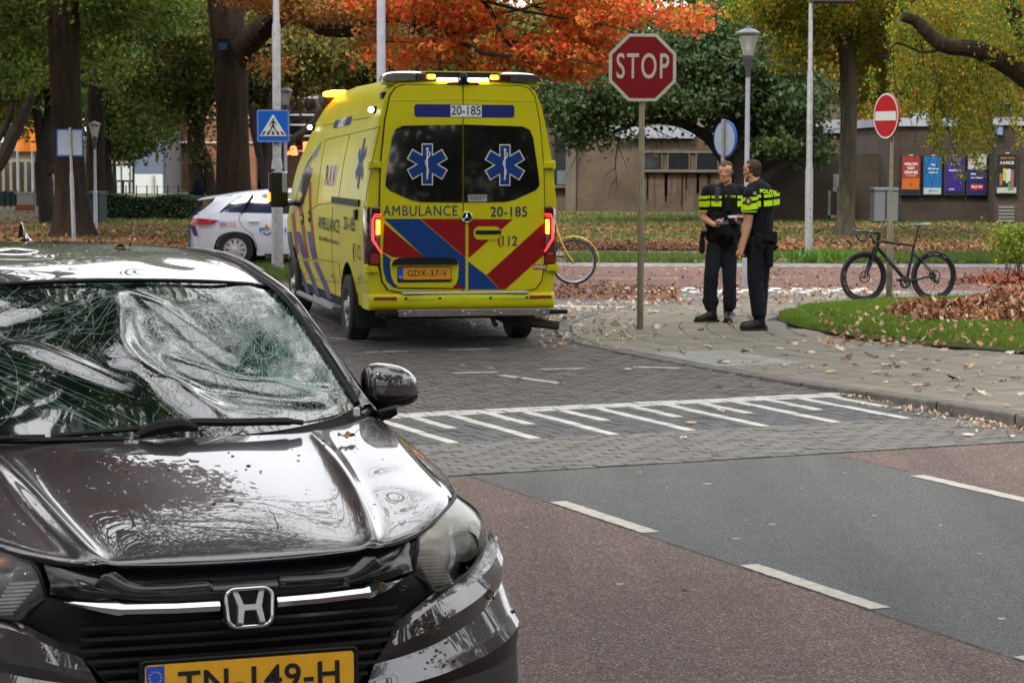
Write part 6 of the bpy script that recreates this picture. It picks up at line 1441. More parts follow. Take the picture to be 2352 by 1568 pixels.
# yellow bicycle behind the ambulance
M_BY = mat('bike_yellow', (.75, .34, .01), .4, coat=.4)
p0 = at(1317, 654, .012); yb = thing('yellow_bicycle', 'yellow bicycle ridden or parked behind the ambulance, only its front wheel showing', 'bicycle', p0, 0)
yb['label'] = 'yellow bicycle on the red cycle path, front wheel sticking out behind the ambulance'
wheel(yb, 0, .34, .34, mat('rim_silver', (.45, .45, .45), .35, metal=.6), .012, disc=False, tyre=.02, mt=mat('tyre_wall', (.04, .045, .045), .7))
for s in (1, -1): tb('fork_blade', [(0, 0, .34), (-.10, 0, .47), (-.18, 0, .63), (-.24, 0, .78)], [.009, .011, .013, .016], M_BY, yb, dy=s * .045)
tb('head_tube', [(-.24, 0, .76), (-.29, 0, .98)], .022, M_BY, yb); tb('down_tube', [(-.26, 0, .82), (-.6, 0, .35), (-.72, 0, .30)], .024, M_BY, yb); tb('seat_tube', [(-.72, 0, .3), (-.86, 0, .85)], .018, M_BY, yb); tb('handlebar', [(-.29, -.28, 1.08), (-.27, 0, 1.06), (-.29, .28, 1.08)], .013, M_SPOKE, yb); tb('stem', [(-.29, 0, .97), (-.30, 0, 1.07)], .014, M_SPOKE, yb)
mb = MB(); mb.lathe([(.375, -.03), (.385, 0), (.375, .03)], 30, (0, 0, .34), 'y', R(-20), R(100)); o = mb.build('mudguard', M_BY, yb, smooth=True)
o.rotation_euler = (0, R(0), 0)
wheel(yb, -1.12, .34, .34, M_SPOKE, .012, disc=False, tyre=.02); mb = MB(); mb.ell((-.88, 0, .92), (.13, .08, .03)); mb.build('saddle', M_BBLK, yb, smooth=True)
for s in (1, -1): tb('chain_stay', [(-.72, 0, .3), (-1.12, 0, .34)], .010, M_BY, yb, dy=s * .04); tb('seat_stay', [(-.85, 0, .8), (-1.12, 0, .34)], .008, M_BY, yb, dy=s * .04)
# ================================================================== BUILDINGS AND FAR STREET FURNITURE
def brick_mat(name, c1, c2, mortar, sc=1., rough=.9):
    if name in _M: return _M[name]
    m, t, b = new_mat(name); N, L = t.nodes, t.links
    tcn = N.new('ShaderNodeTexCoord'); sx = N.new('ShaderNodeSeparateXYZ'); L.new(tcn.outputs['Object'], sx.inputs[0]); cx = N.new('ShaderNodeCombineXYZ')
    ad = N.new('ShaderNodeMath'); ad.operation = 'ADD'; L.new(sx.outputs[0], ad.inputs[0]); L.new(sx.outputs[1], ad.inputs[1]); L.new(ad.outputs[0], cx.inputs[0]); L.new(sx.outputs[2], cx.inputs[1])
    br = N.new('ShaderNodeTexBrick'); br.inputs['Scale'].default_value = 1; br.inputs['Brick Width'].default_value = .22 * sc; br.inputs['Row Height'].default_value = .065 * sc; br.inputs['Mortar Size'].default_value = .008 * sc
    br.inputs['Color1'].default_value = c4(c1); br.inputs['Color2'].default_value = c4(c2); br.inputs['Mortar'].default_value = c4(mortar); L.new(cx.outputs[0], br.inputs['Vector'])
    n = N.new('ShaderNodeTexNoise'); n.inputs['Scale'].default_value = .8; n.inputs['Detail'].default_value = 6; L.new(tcn.outputs['Object'], n.inputs['Vector'])
    mr = N.new('ShaderNodeMapRange'); mr.inputs[1].default_value = .3; mr.inputs[2].default_value = .7; mr.inputs[3].default_value = .45; mr.inputs[4].default_value = 1.3; L.new(n.outputs['Fac'], mr.inputs[0])
    mu = N.new('ShaderNodeMix'); mu.data_type = 'RGBA'; mu.blend_type = 'MULTIPLY'; mu.inputs[0].default_value = 1; L.new(br.outputs['Color'], mu.inputs[6]); L.new(mr.outputs[0], mu.inputs[7]); L.new(mu.outputs[2], b.inputs['Base Color'])
    bp = N.new('ShaderNodeBump'); bp.inputs['Strength'].default_value = .5; bp.inputs['Distance'].default_value = .01; L.new(br.outputs['Fac'], bp.inputs['Height']); bp.invert = True; L.new(bp.outputs[0], b.inputs['Normal'])
    b.inputs['Roughness'].default_value = rough; _M[name] = m; return m
M_BBEIGE = brick_mat('beige_brick', (.10, .068, .040), (.074, .050, .032), (.064, .048, .033))
M_BBROWN = brick_mat('brown_brick', (.042, .026, .015), (.026, .017, .010), (.025, .018, .012))
M_BORANGE = brick_mat('orange_brick', (.20, .075, .032), (.17, .065, .03), (.13, .065, .04), 1.)
M_FASC = mat('pale_fascia', (.24, .25, .29), .6, var=.25, vscale=1.2)
M_FRAMEB = mat('concrete_band', (.105, .088, .064), .8, var=.3, vscale=2)
M_WINDK = mat('dark_window_far', (.012, .014, .016), .1, coat=.6)
def bb(name, u0, v0, u1, v1, Y, m, par, d=.3, y_off=0.):
    """block whose front face fills photo rectangle u0..u1, v0..v1 at distance Y"""
    a, b_ = atY(u0, v0, Y), atY(u1, v1, Y); mb = MB(); o = par.location if par else Vector((0, 0, 0))
    mb.box((a.x - o.x, Y - o.y + y_off, b_.z), (b_.x - o.x, Y - o.y + d, a.z)); return mb.build(name, m, par)
# low brown building with posters, right
Yb = 66.0
lb = thing('low_building', 'low brown brick building with five posters and pale roof edge, right', 'building', (13, Yb, 0))
a = atY(2040, 290, Yb); zt = a.z; o = lb.location
mb = MB(); mb.box((a.x - o.x, 0, -.1), (32, 9, zt)); mb.build('wall', M_BBROWN, lb)
mb = MB(); x2 = atY(2273, 280, Yb).x - o.x; mb.box((x2, -.9, -.1), (32, .0, zt + .02)); mb.build('wall', M_BBROWN, lb)
mb = MB(); mb.box((a.x - o.x - .1, -.12, zt), (32, 9, zt + .24)); mb.box((x2 - .1, -1.0, zt + .02), (32, -.1, zt + .25)); mb.build('roof_edge', M_FASC, lb)
# recessed wing with thick pale fascia seen along its length
mb = MB(); p0, p1 = atY(1862, 282, 74), atY(2045, 285, 74); mb.box((p0.x - o.x, 8, -.1), (p1.x - o.x + 1, 12, atY(1900, 305, 74).z)); mb.build('wall', M_BBEIGE, lb)
mb = MB(); z0, z1 = atY(1900, 306, 74).z, atY(1900, 276, 74).z; mb.box((p0.x - o.x - .2, 7.8, z0), (p1.x - o.x + 1, 12, z1)); mb.build('fascia', M_FASC, lb)
mb = MB(); q0, q1 = atY(1868, 240, 78), atY(1942, 240, 78); mb.box((q0.x - o.x, 12, 2.0), (q1.x - o.x, 15, q0.z)); mb.build('upper_wall', M_BBEIGE, lb)
mb = MB(); q0, q1 = atY(2210, 240, 72), atY(2352, 240, 72); mb.box((q0.x - o.x, 6, zt), (q1.x - o.x + 6, 10, q0.z)); mb.build('upper_wall', M_BBROWN, lb)
mb = MB(); mb.box((q0.x - o.x - .2, 5.8, q0.z), (q1.x - o.x + 6, 10, q0.z + .1)); mb.build('upper_roof_edge', M_FRAMEB, lb)
mb = MB(); q0 = atY(2098, 266, 70); mb.box((q0.x - o.x, 4, q0.z - .15), (q0.x - o.x + .7, 4.6, q0.z + .12), .02); mb.build('roof_unit', mat('roof_unit_blue', (.25, .35, .42), .5), lb)
for u in (2215, 2245, 2275): bb('roof_opening', u, 250, u + 16, 272, 71.9, M_WINDK, lb, .2)
bb('wall_lamp', 2290, 292, 2303, 310, 64.9, mat('wall_lamp_grey', (.12, .15, .22), .4), lb, .25)
bb('vent_frame', 2291, 470, 2332, 512, 65.05, mat('vent_frame', (.05, .045, .04), .8), lb, .1)
for k in range(5): bb('louvre', 2294, 474 + k * 7.6, 2329, 478.5 + k * 7.6, 65.0, mat('louvre', (.13, .12, .11), .6), lb, .06)
def poster(u0, u1, v0, v1, cols, texts, label, group='posters in frames on the brown brick wall', Y=65.88):
    p, q = atY(u0, v1, Y), atY(u1, v0, Y); w_, h_ = q.x - p.x, q.z - p.z
    P_ = thing('poster', label, 'poster', ((p.x + q.x) / 2, Y, (p.z + q.z) / 2), 0, group)
    mb = MB(); mb.box((-w_ / 2 - .04, -.04, -h_ / 2 - .04), (w_ / 2 + .04, .1, h_ / 2 + .04), .01); mb.build('frame', mat('poster_frame', (.018, .02, .02), .4), P_)
    for i, (z0, z1, c) in enumerate(cols):
        mb = MB(); mb.box((-w_ / 2, -.046, -h_ / 2 + h_ * z0), (w_ / 2, -.041, -h_ / 2 + h_ * z1)); mb.build('print', mat('print_%s' % '_'.join(str(int(q_ * 999)) for q_ in c), tuple(q_ * .62 for q_ in c), .5, spec=.2), P_)
    for (t, fx, fz, hs, c, k) in texts:
        text_obj('lettering', t, hs, mat('ink_%s' % '_'.join(str(int(q_ * 999)) for q_ in c), c, .4), P_, frame_mat((w_ * fx, -.05, -h_ / 2 + h_ * fz), (1, 0, 0), (0, 0, 1)), .001, .002, sx=k)
    mb = MB(); mb.box((-.06, -.06, h_ / 2 + .02), (.06, 0, h_ / 2 + .06)); mb.build('frame_lock', M_GALV, P_)
    return P_, w_, h_
WT = (.5, .5, .48)
poster(2071, 2112, 360, 446, [(0, .13, (.01, .012, .04)), (.13, .42, (.45, .12, .01)), (.42, 1, (.30, .03, .02))], [('WILLEM', 0, .80, .115, WT, .95), ('VAN', 0, .69, .115, WT, .95), ('ORANJE', 0, .58, .115, WT, .95), ('DE MUSICAL', 0, .49, .05, (.4, .25, .2), 1), ('T', .02, .24, .12, M_INK.diffuse_color[:3] if False else (.01, .01, .01), 1)], 'red and orange poster with white title WILLEM VAN ORANJE, leftmost on the brown wall')
poster(2121, 2162, 360, 446, [(0, .17, (.42, .46, .46)), (.17, 1, (.01, .12, .32))], [('"Wij', 0, .78, .07, WT, 1), ('100% korting', 0, .68, .06, WT, 1), ('restaurant', .02, .58, .06, WT, 1), ('SocialDeal.nl', .04, .09, .055, (.03, .1, .25), 1)], 'bright blue poster with white footer, second from the left')
poster(2170, 2214, 360, 446, [(0, .08, (.01, .01, .05)), (.08, 1, (.035, .015, .17))], [('10 keer', 0, .88, .05, (.6, .12, .1), 1), ('nu te zien in', 0, .81, .05, WT, 1), ('MUNTPLEIN', 0, .63, .065, WT, 1), ('TILBURG', -.15, .13, .04, WT, 1), ('o', 0, .48, .05, (.6, .25, .05), 1)], 'dark violet poster with small orange square, middle of the row')
P_, w_, h_ = poster(2222, 2265, 354, 446, [(0, .62, (.008, .02, .14)), (.62, 1, (.48, .47, .43))], [('Radio', -.16, .88, .10, (.45, .02, .04), .9), ('Noordzee', 0, .77, .115, (.01, .02, .1), .85), ('100%', -.22, .50, .075, WT, 1), ('Puur Hollands', -.0, .41, .07, WT, .9)], 'white and dark blue radio poster with red 93.3 FM badge')
mb = MB(); mb.prism(rrect(w_ * .8, .20, .09, 5, 0, -h_ / 2 + h_ * .18), -.052, -.046); mb.build('badge', M_ARED, P_); text_obj('lettering', '93.3 FM', .11, mat('ink_w', WT, .4), P_, frame_mat((0, -.053, -h_ / 2 + h_ * .18), (1, 0, 0), (0, 0, 1)), .001, .003, sx=.9)
P_, w_, h_ = poster(2289, 2335, 355, 443, [(0, .14, (.38, .42, .38)), (.14, 1, (.012, .016, .012))], [("NOW THAT'S", .02, .90, .075, (.3, .13, .03), .9), ('A 6-PACK', .0, .78, .12, (.55, .5, .4), .8), ('50%', .02, .58, .09, (.3, .3, .28), 1)], 'black poster with pale drinks picture and A 6-PACK lettering, rightmost', Y=64.98)
for (x0, x1, z0, z1, c) in ((-.2, -.08, .32, .64, (.32, .26, .02)), (-.06, .2, .26, .62, (.28, .30, .28)), (.08, .2, .06, .3, (.04, .16, .04)), (-.38, -.22, .2, .5, (.16, .08, .04)), (.22, .36, .08, .6, (.17, .06, .04))):
    mb = MB(); mb.box((w_ * x0, -.052, -h_ / 2 + h_ * z0), (w_ * x1, -.046, -h_ / 2 + h_ * z1)); mb.build('picture', mat('pic_%d' % int(x0 * 100 + 500), c, .4), P_)
# long beige building behind the dark tree
Ym = 78.0
mbd = thing('brick_building', 'beige brick building with narrow window band behind the STOP sign', 'building', (5, Ym, 0))
bb('wall', 1310, 312, 1762, 492, Ym, M_BBEIGE, mbd, 6); bb('wall', 1240, 250, 1312, 492, Ym + .4, M_BBEIGE, mbd, 6)
bb('fascia', 1414, 290, 1592, 318, Ym, M_FASC, mbd, 5, -.3); bb('pilaster', 1300, 280, 1322, 490, Ym, M_FRAMEB, mbd, .5, -.12)
bb('wall', 1440, 262, 1660, 292, Ym + 2, mat('upper_band', (.15, .115, .085), .85, var=.3), mbd, 4)
bb('window', 1274, 320, 1302, 426, Ym, M_WINDK, mbd, .5, .30); bb('window_pane', 1280, 392, 1300, 424, Ym, mat('pane_pale', (.10, .12, .13), .2, coat=.5), mbd, .5, .24); bb('sill', 1270, 426, 1306, 432, Ym, M_FRAMEB, mbd, .5, .15)
for (u0, u1) in ((1478, 1521), (1533, 1584), (1598, 1650)):
    W_ = bb('window', u0, 354, u1, 387, Ym, M_WINDK, mbd, .2, -.05)
    bb('mullion', u0, 352, u0 + 2, 388, Ym, M_FRAMEB, mbd, .2, -.09); bb('mullion', u1 - 2, 352, u1, 388, Ym, M_FRAMEB, mbd, .2, -.09)
bb('sill', 1470, 389, 1652, 396, Ym, M_FRAMEB, mbd, .3, -.2); bb('lintel', 1470, 346, 1652, 352, Ym, M_FRAMEB, mbd, .3, -.08)
for k in range(26):   # damp streaks under the sill, water stains with their own outline
    u = 1478 + rnd.random() * 165; bb('stain', u, 398, u + rnd.uniform(2, 6), rnd.uniform(430, 484), Ym, mat('damp_stain', (.075, .045, .03), .95, var=.3), mbd, .1, -.012)
# ivy-dark garden wall, cabinet
dw = thing('garden_wall', 'dark weathered wall topped with dead ivy between tree and poster building', 'wall', (9, 67.5, 0))
bb('wall', 1742, 352, 2046, 512, 67.5, mat('dark_wall', (.030, .024, .018), .95, col2=(.055, .045, .03), vscale=1.2, detail=8), dw, .4)
for (u, v0, v1, w_) in ((1902, 438, 502, 5), (1914, 400, 440, 12), (1923, 430, 496, 6), (1900, 494, 502, 26)):
    bb('paint_splash', u, v0, u + w_, v1, 67.5, mat('splash_white', (.28, .28, .28), .8, var=.6, vscale=3), dw, .1, -.015)
cb = thing('utility_cabinet', 'plain grey utility cabinet beside the no entry sign post', 'cabinet', (11, 64.5, 0)); bb('cabinet_body', 2009, 436, 2062, 508, 64.5, mat('cabinet_grey', (.085, .09, .10), .55), cb, .8); bb('cabinet_lid', 2007, 431, 2064, 437, 64.5, mat('cabinet_lid', (.11, .115, .125), .5), cb, .85, -.04); bb('door_seam', 2034, 440, 2036, 505, 64.5, M_TRIMB, cb, .1, -.01)
# orange block of flats behind the left trees
Yo = 118.
ob = thing('orange_building', 'orange brick building with pale bands behind the left tree trunks', 'building', (-16, Yo, 0))
bb('wall', 377, 120, 592, 470, Yo, M_BORANGE, ob, 12); bb('wall', 470, 120, 592, 470, Yo, M_BORANGE, ob, 12, -.8)
for v in (268, 325): bb('band', 376, v, 592, v + 5, Yo, mat('band_pale', (.30, .26, .24), .7), ob, 1, -.9)
bb('entrance_panel', 391, 398, 406, 455, Yo, mat('entrance_grey', (.22, .22, .2), .5), ob, .4, -.1)
for k in range(4): bb('panel_light', 394, 402 + 13 * k, 403, 408 + 13 * k, Yo, M_WINDK, ob, .2, -.14)
bb('wall', 592, 200, 735, 470, Yo + 6, mat('shop_front_dark', (.10, .055, .035), .7, var=.3), ob, 8)
for v in (222, 262, 285, 310, 345): bb('balcony_rail', 660, v, 730, v + 4, Yo + 5, mat('rail_grey', (.3, .3, .32), .5), ob, .3)
for k in range(8): bb('window', 665 + 34 * (k % 2), 228 + 30 * (k // 2), 690 + 34 * (k % 2), 248 + 30 * (k // 2), Yo + 5.6, M_WINDK, ob, .3)
M_NEON = mat('sign_letters_orange', (.7, .12, .03), .4, emit=1.1, ecol=(1, .22, .06)); p = atY(688, 343, Yo + 4)
text_obj('shop_sign', 'Ca Re', 1.0, M_NEON, ob, frame_mat((p.x - ob.location.x, 4, p.z), (1, 0, 0), (0, 0, 1)), .05, .03, sx=.95)
Yg = 112.
gb = thing('grey_building', 'low grey building with white window frames behind the small lantern', 'building', (-22, Yg, 0))
bb('wall', 195, 330, 380, 470, Yg, mat('garage_grey', (.12, .11, .12), .7), gb, 8); bb('roof', 190, 318, 312, 372, Yg, mat('roof_tiles_brown', (.13, .085, .07), .85, var=.3, vscale=3), gb, 8, -.3)
bb('blue_panel', 310, 296, 377, 400, Yg, mat('slate_blue_panel', (.07, .09, .13), .6), gb, 8, -.25); bb('gutter', 200, 372, 306, 377, Yg, M_SWHITE, gb, .3, -.4)
for (u0, u1, v0, v1) in ((213, 250, 380, 414), (270, 306, 380, 414), (216, 232, 418, 443), (236, 252, 418, 443), (272, 282, 418, 443), (288, 298, 418, 443), (302, 306, 418, 443), (270, 306, 448, 466), (312, 376, 400, 460), (200, 230, 446, 458)):
    bb('window', u0, v0, u1, v1, Yg, mat('pale_window', (.40, .43, .42), .5), gb, .3, -.35)
for u in (240, 260, 280, 300): bb('mullion', u, 378, u + 3, 446, Yg, mat('mullion_dark', (.05, .05, .06), .6), gb, .3, -.42)
bb('drain_pipe', 352, 402, 357, 460, Yg, M_SWHITE, gb, .3, -.5)
Yc = 108.
cb2 = thing('cream_building', 'cream house wall with tall windows at the far left', 'building', (-28, Yc, 0))
bb('wall', -60, 346, 118, 470, Yc, mat('cream_wall', (.20, .17, .11), .8, var=.2), cb2, 6); bb('roof', -60, 330, 120, 348, Yc, mat('zinc_roof', (.16, .16, .17), .6), cb2, 6, -.3); bb('upper_storey', -60, 280, 60, 332, Yc + 3, mat('pale_wall', (.42, .43, .42), .7), cb2, 4)
for k in range(7): bb('window', -6 + k * 17, 372, 4 + k * 17, 440, Yc, M_WINDK, cb2, .3, -.06)
bb('balcony', 110, 300, 200, 330, Yc + 6, mat('far_wall_grey', (.3, .31, .32), .7), cb2, 4)
# flags on four poles
M_FLAGO = mat('flag_orange', (.55, .16, .02), .7, var=.25, vscale=2); M_FLAGW = mat('flag_grey', (.26, .25, .25), .7); M_FLAGV = mat('flag_violet', (.10, .07, .28), .6)
Yf = 96.; 
for k, (u0, u1, up) in enumerate(((40, 70, 42), (72, 98, 76), (100, 121, 104))):
    p = atY(up, 440, Yf); F_ = thing('banner_flag', ('orange banner with pale top, leftmost of three on poles', 'orange banner with violet mark, middle of three', 'orange banner hanging right next to the thick tree')[k], 'flag', (p.x, Yf, 0), 0, 'orange banners on poles')
    mb = MB(); mb.tube([(0, 0, 0), (0, 0, atY(up, 232, Yf).z + .1)], .06, 8); mb.build('pole', M_GALV, F_)
    def cloth(v0, v1, m, nm):
        a_, b_ = atY(u0, v1, Yf), atY(u1, v0, Yf); g = [[(x - p.x, -.06 - .12 * math.sin(5 * (x - p.x) + z * .6), z) for x in np.linspace(a_.x, b_.x, 9)] for z in np.linspace(a_.z, b_.z, 9)]
        mb = MB(); mb.grid(np.array(g)); mb.build(nm, m, F_, smooth=True)
    cloth(262, 348, M_FLAGO, 'banner_cloth'); cloth(236, 262, M_FLAGW, 'banner_top')
    mb = MB(); a_ = atY((u0 + u1) / 2, 248, Yf); mb.lathe([(.22, -.25), (0, -.26)], 14, (a_.x - p.x, 0, a_.z), 'y'); mb.build('emblem', M_FLAGV, F_)
# information board, dark container, bin, low fence
ib = thing('information_board', 'white and orange information board on two legs at far left', 'board', at(57, 497, 0)); Y = ib.location.y
bb('board', 35, 444, 80, 478, Y, mat('board_white', (.20, .20, .19), .6), ib, .08); bb('board_stripe', 35, 470, 80, 484, Y, mat('board_orange', (.16, .04, .015), .6), ib, .07, -.01); bb('cap', 33, 441, 82, 445, Y, M_GALV, ib, .1, -.02)
for u in (35, 78): bb('leg', u, 446, u + 4, 502, Y, M_GALV, ib, .08)
dc = thing('green_container', 'dark green waste container behind the small lantern', 'container', at(213, 515, 0)); bb('container_body', 199, 447, 229, 514, dc.location.y, mat('container_green', (.008, .022, .016), .5), dc, 1.1); bb('container_lid', 197, 441, 231, 448, dc.location.y, mat('container_lid', (.012, .03, .024), .4), dc, 1.2, -.05)
fn = thing('railing_fence', 'thin dark metal railing running behind the clipped hedge', 'fence', (-14, 72, 0))
for v in (428, 447): bb('rail', 225, v, 470, v + 1.6, 72, M_TRIMB, fn, .04)
for k in range(10): bb('post', 240 + 24 * k, 426, 242.5 + 24 * k, 462, 72, M_TRIMB, fn, .05)
fn2 = thing('mesh_fence', 'dark green mesh fence below the orange banners', 'fence', (-22, 74, 0))
for k in range(9): bb('post', -5 + 14 * k, 437, -2.5 + 14 * k, 480, 74, M_TRIMB, fn2, .06)
bb('fence_panel', -10, 440, 112, 474, 74.05, mat('mesh_green', (.012, .03, .03), .8), fn2, .03)
# distant figure in dark clothes by the far railing
ps = thing('person', 'distant person in dark clothes with raised arm behind the hedge', 'person', (0, 0, 0)); p = atY(455, 470, 71.); ps.location = (p.x, 71, 0); k = 1.0
def pz(v): return atY(455, v, 71.).z
def pxx(u): return atY(u, 440, 71.).x - p.x
blob('body', [('e', (pxx(455), 0, pz(423)), (.12, .13, .17)), ('c', (pxx(455), 0, pz(434)), (pxx(457), 0, pz(470)), .17, .16), ('c', (pxx(450), 0, pz(438)), (pxx(432), 0, pz(452)), .07, .05), ('c', (pxx(455), 0, pz(470)), (pxx(452), 0, .1), .12, .08), ('c', (pxx(459), 0, pz(470)), (pxx(462), 0, .1), .12, .08)], mat('far_clothes', (.003, .004, .007), .95, spec=.03), ps, .03, 2)
mb = MB(); mb.ell((pxx(455), .02, pz(423.5)), (.115, .125, .11)); mb.build('hair', mat('far_hair', (.012, .009, .007), .9), ps, smooth=True)
# ================================================================== TREES, HEDGES, GRASS, LEAVES
M_BARK = mat('bark_dark', (.034, .022, .014), .95, col2=(.013, .010, .007), vscale=9, bump=1., bscale=16, stretch=(1, 1, .16), bdist=.05, spec=.15)
M_BARK2 = mat('bark_grey', (.085, .072, .050), .95, col2=(.030, .028, .018), vscale=9, bump=1., bscale=18, stretch=(1, 1, .2), bdist=.04, spec=.15)
M_BARK3 = mat('bark_black', (.018, .013, .010), .95, bump=.6, bscale=20)
L_RED = ramp_mat('leaves_red', [(.20, .014, .008), (.48, .045, .015), (.62, .11, .018), (.55, .20, .03), (.20, .17, .02), (.65, .07, .03), (.30, .025, .014)], trans=.4, nmix=.25)
L_ORG = ramp_mat('leaves_orange_brown', [(.20, .06, .015), (.34, .12, .02), (.24, .09, .02), (.14, .11, .02)], trans=.3)
L_GRN = ramp_mat('leaves_green', [(.014, .036, .008), (.036, .075, .010), (.065, .11, .012), (.15, .16, .014), (.024, .055, .010)], trans=.3, nmix=.35)
L_DRK = ramp_mat('leaves_dark_green', [(.010, .026, .007), (.026, .052, .012), (.055, .085, .022), (.016, .038, .009)], trans=.25, rough=.6, spec=.3, nmix=.3)
L_YGR = ramp_mat('leaves_yellow_green', [(.030, .070, .010), (.070, .125, .012), (.12, .17, .014), (.42, .30, .012), (.055, .11, .014), (.10, .16, .012), (.14, .17, .014), (.40, .18, .015), (.045, .095, .012)], trans=.35, nmix=.25)
L_FAR = ramp_mat('leaves_far', [(.02, .04, .01), (.05, .075, .012), (.09, .09, .016), (.20, .12, .02), (.03, .05, .012)], trans=.25, nscale=.15)
L_IVY = ramp_mat('leaves_ivy', [(.015, .035, .008), (.035, .065, .010), (.06, .085, .012), (.16, .12, .015), (.022, .045, .010)], trans=.3, nmix=.3)
L_FARO = ramp_mat('leaves_far_autumn', [(.20, .07, .02), (.34, .15, .02), (.28, .20, .03), (.12, .11, .02)], trans=.25, nscale=.2)
NPR = np.random.default_rng(5)
def leaf_mesh(P_, size, droop=.3):
    """one bent, six-vertex leaf per point"""
    n = len(P_); d = NPR.normal(size=(n, 3)); d[:, 2] -= droop; d /= np.linalg.norm(d, axis=1)[:, None]
    q = NPR.normal(size=(n, 3)); w_ = np.cross(d, q); w_ /= np.linalg.norm(w_, axis=1)[:, None] + 1e-9; nn = np.cross(d, w_)
    s_ = size * NPR.uniform(.6, 1.3, n)[:, None]
    V = np.stack([P_ - d * s_ * .5, P_ + w_ * s_ * .36 - d * s_ * .05 + nn * s_ * .10, P_ + d * s_ * .55, P_ - w_ * s_ * .36 - d * s_ * .05 + nn * s_ * .10], 1).reshape(-1, 3)
    i = np.arange(n)[:, None] * 4; F = np.concatenate([i, i + 1, i + 2, i + 3], 1); return V, F
def crown_pts(blobs, n, clump=.5, per=60):
    """leaf positions in clumps spread through ellipsoids (c, r, weight)"""
    W_ = np.array([b[2] * b[1][0] * b[1][1] * b[1][2] for b in blobs]) ** .8; W_ /= W_.sum(); out_ = []
    for (c, r_, _), w_ in zip(blobs, W_):
        k = max(1, int(n * w_ / per)); u = NPR.normal(size=(k, 3)); u /= np.linalg.norm(u, axis=1)[:, None]; u *= NPR.uniform(.25, 1, (k, 1)) ** .5
        cc = np.array(c) + u * np.array(r_); cs = clump * NPR.uniform(.5, 1.3, (k, 1))
        p = cc[:, None, :] + NPR.normal(size=(k, per, 3)) * (cs * .5)[:, :, None] * np.array([1, 1, .55]); out_.append(p.reshape(-1, 3))
    return np.vstack(out_)
def foliage(name, pts, size, m, par, droop=.3):
    V, F = leaf_mesh(pts, size, droop); o = add_obj(name, np_mesh(name, V, F, m), par); o['kind'] = 'stuff' if False else o.get('kind', ''); del o['kind']; return o
def limb(mb, pts, r0, r1, n=10, k=24, wob=.0):
    c = catmull([tuple(p) for p in pts], k); 
    if wob: c += NPR.normal(size=c.shape) * wob * np.linspace(1, .3, k)[:, None] * np.array([1, 1, .5])
    mb.tube([tuple(p) for p in c], list(np.linspace(r0, r1, k)), n)
def trunk_mesh(prof, lobes=5, k=40, n=24, amp=.05, seed=0):
    """prof: (z, radius, dx) ; fluted trunk with root flare"""
    r_ = random.Random(seed); ph = [r_.uniform(0, 6) for _ in range(3)]; P_ = catmull([(p[2], 0, p[0], p[1]) for p in prof], k); g = []
    for p in P_:
        row_ = []
        for j in range(n):
            a = 2 * PI * j / n; f = 1 + amp * math.sin(lobes * a + ph[0]) * (1 + 2.2 * math.exp(-p[2] / .7)) + amp * .6 * math.sin(3 * a + ph[1] + p[2]) + .03 * mnoise.noise((math.cos(a) * 3, math.sin(a) * 3, p[2] * 2 + seed))
            row_.append((p[0] + p[3] * f * math.cos(a), p[3] * f * math.sin(a), p[2]))
        g.append(row_)
    mb = MB(); mb.grid(np.array(g), wrap=True); return mb
def rel(T, p): return (p[0] - T.location.x, p[1] - T.location.y, p[2])
def IB(u, v, Y, ru, rv, dpt, wgt=1.):
    """ellipsoid of foliage: surveyed centre, half sizes in photo pixels, depth in metres"""
    c = atY(u, v, Y); k = _F / Y; return ((c.x, c.y, c.z), (ru / k, dpt, rv / k), wgt)
def relpts(T, P_): return P_ - np.array([T.location.x, T.location.y, 0])
def twigs(mb, start, direc, L_, r_, depth, rr_):
    p = Vector(start); d = Vector(direc).normalized(); pts = [tuple(p)]
    for i in range(6):
        d = (d + Vector((rr_.gauss(0, .16), rr_.gauss(0, .16), rr_.gauss(0, .12)))).normalized(); p = p + d * L_ / 6; pts.append(tuple(p))
        if depth > 0 and i >= 1 and rr_.random() < .75:
            side = (d + Vector((rr_.gauss(0, .7), rr_.gauss(0, .5), rr_.gauss(0, .5)))).normalized(); twigs(mb, p, side, L_ * rr_.uniform(.4, .65), r_ * .5, depth - 1, rr_)
    mb.tube(pts, list(np.linspace(r_, r_ * .25, 7)), 5, cap=False)
rt = random.Random(21)
# T1: thick trunk far left
b0 = at(168, 545, 0); Y = b0.y; k = _F / Y
T = thing('oak_tree', 'thick dark trunk with flared foot behind the square sign, leftmost large tree', 'tree', b0)
zs = lambda v: atY(150, v, Y).z; xx = lambda u: (atY(u, 400, Y).x - b0.x)
trunk_mesh([(-.1, 62 / k, xx(165)), (zs(520), 48 / k, xx(163)), (zs(470), 40 / k, xx(162)), (zs(400), 35 / k, xx(158)), (zs(200), 34 / k, xx(152)), (zs(0), 36 / k, xx(150)), (8, .38, xx(150)), (11, .25, xx(140))], seed=1).build('trunk', M_BARK, T, smooth=True, sharp=80)
mb = MB()
for (u, v, L_, dx, dz) in ((140, -60, 4, -.8, .5), (170, -120, 4.5, .8, .4), (150, -200, 4, .3, .8), (150, -260, 4, -.5, .9)):
    p = atY(u, v, Y); twigs(mb, (p.x - b0.x, 0, p.z), (dx, -.4, dz), L_, .14, 2, rt)
mb.build('branches', M_BARK, T)
P_ = crown_pts([IB(60, 40, Y + 3, 150, 90, 3), IB(20, 140, Y + 6, 90, 70, 3, .7), IB(300, 20, Y + 2, 130, 70, 3), IB(250, 130, Y + 5, 60, 50, 2.5, .5), IB(60, -120, Y - 2, 250, 120, 5), IB(300, -180, Y - 6, 260, 120, 6)], 42000, .8)
foliage('foliage', relpts(T, P_), .13, L_GRN, T)
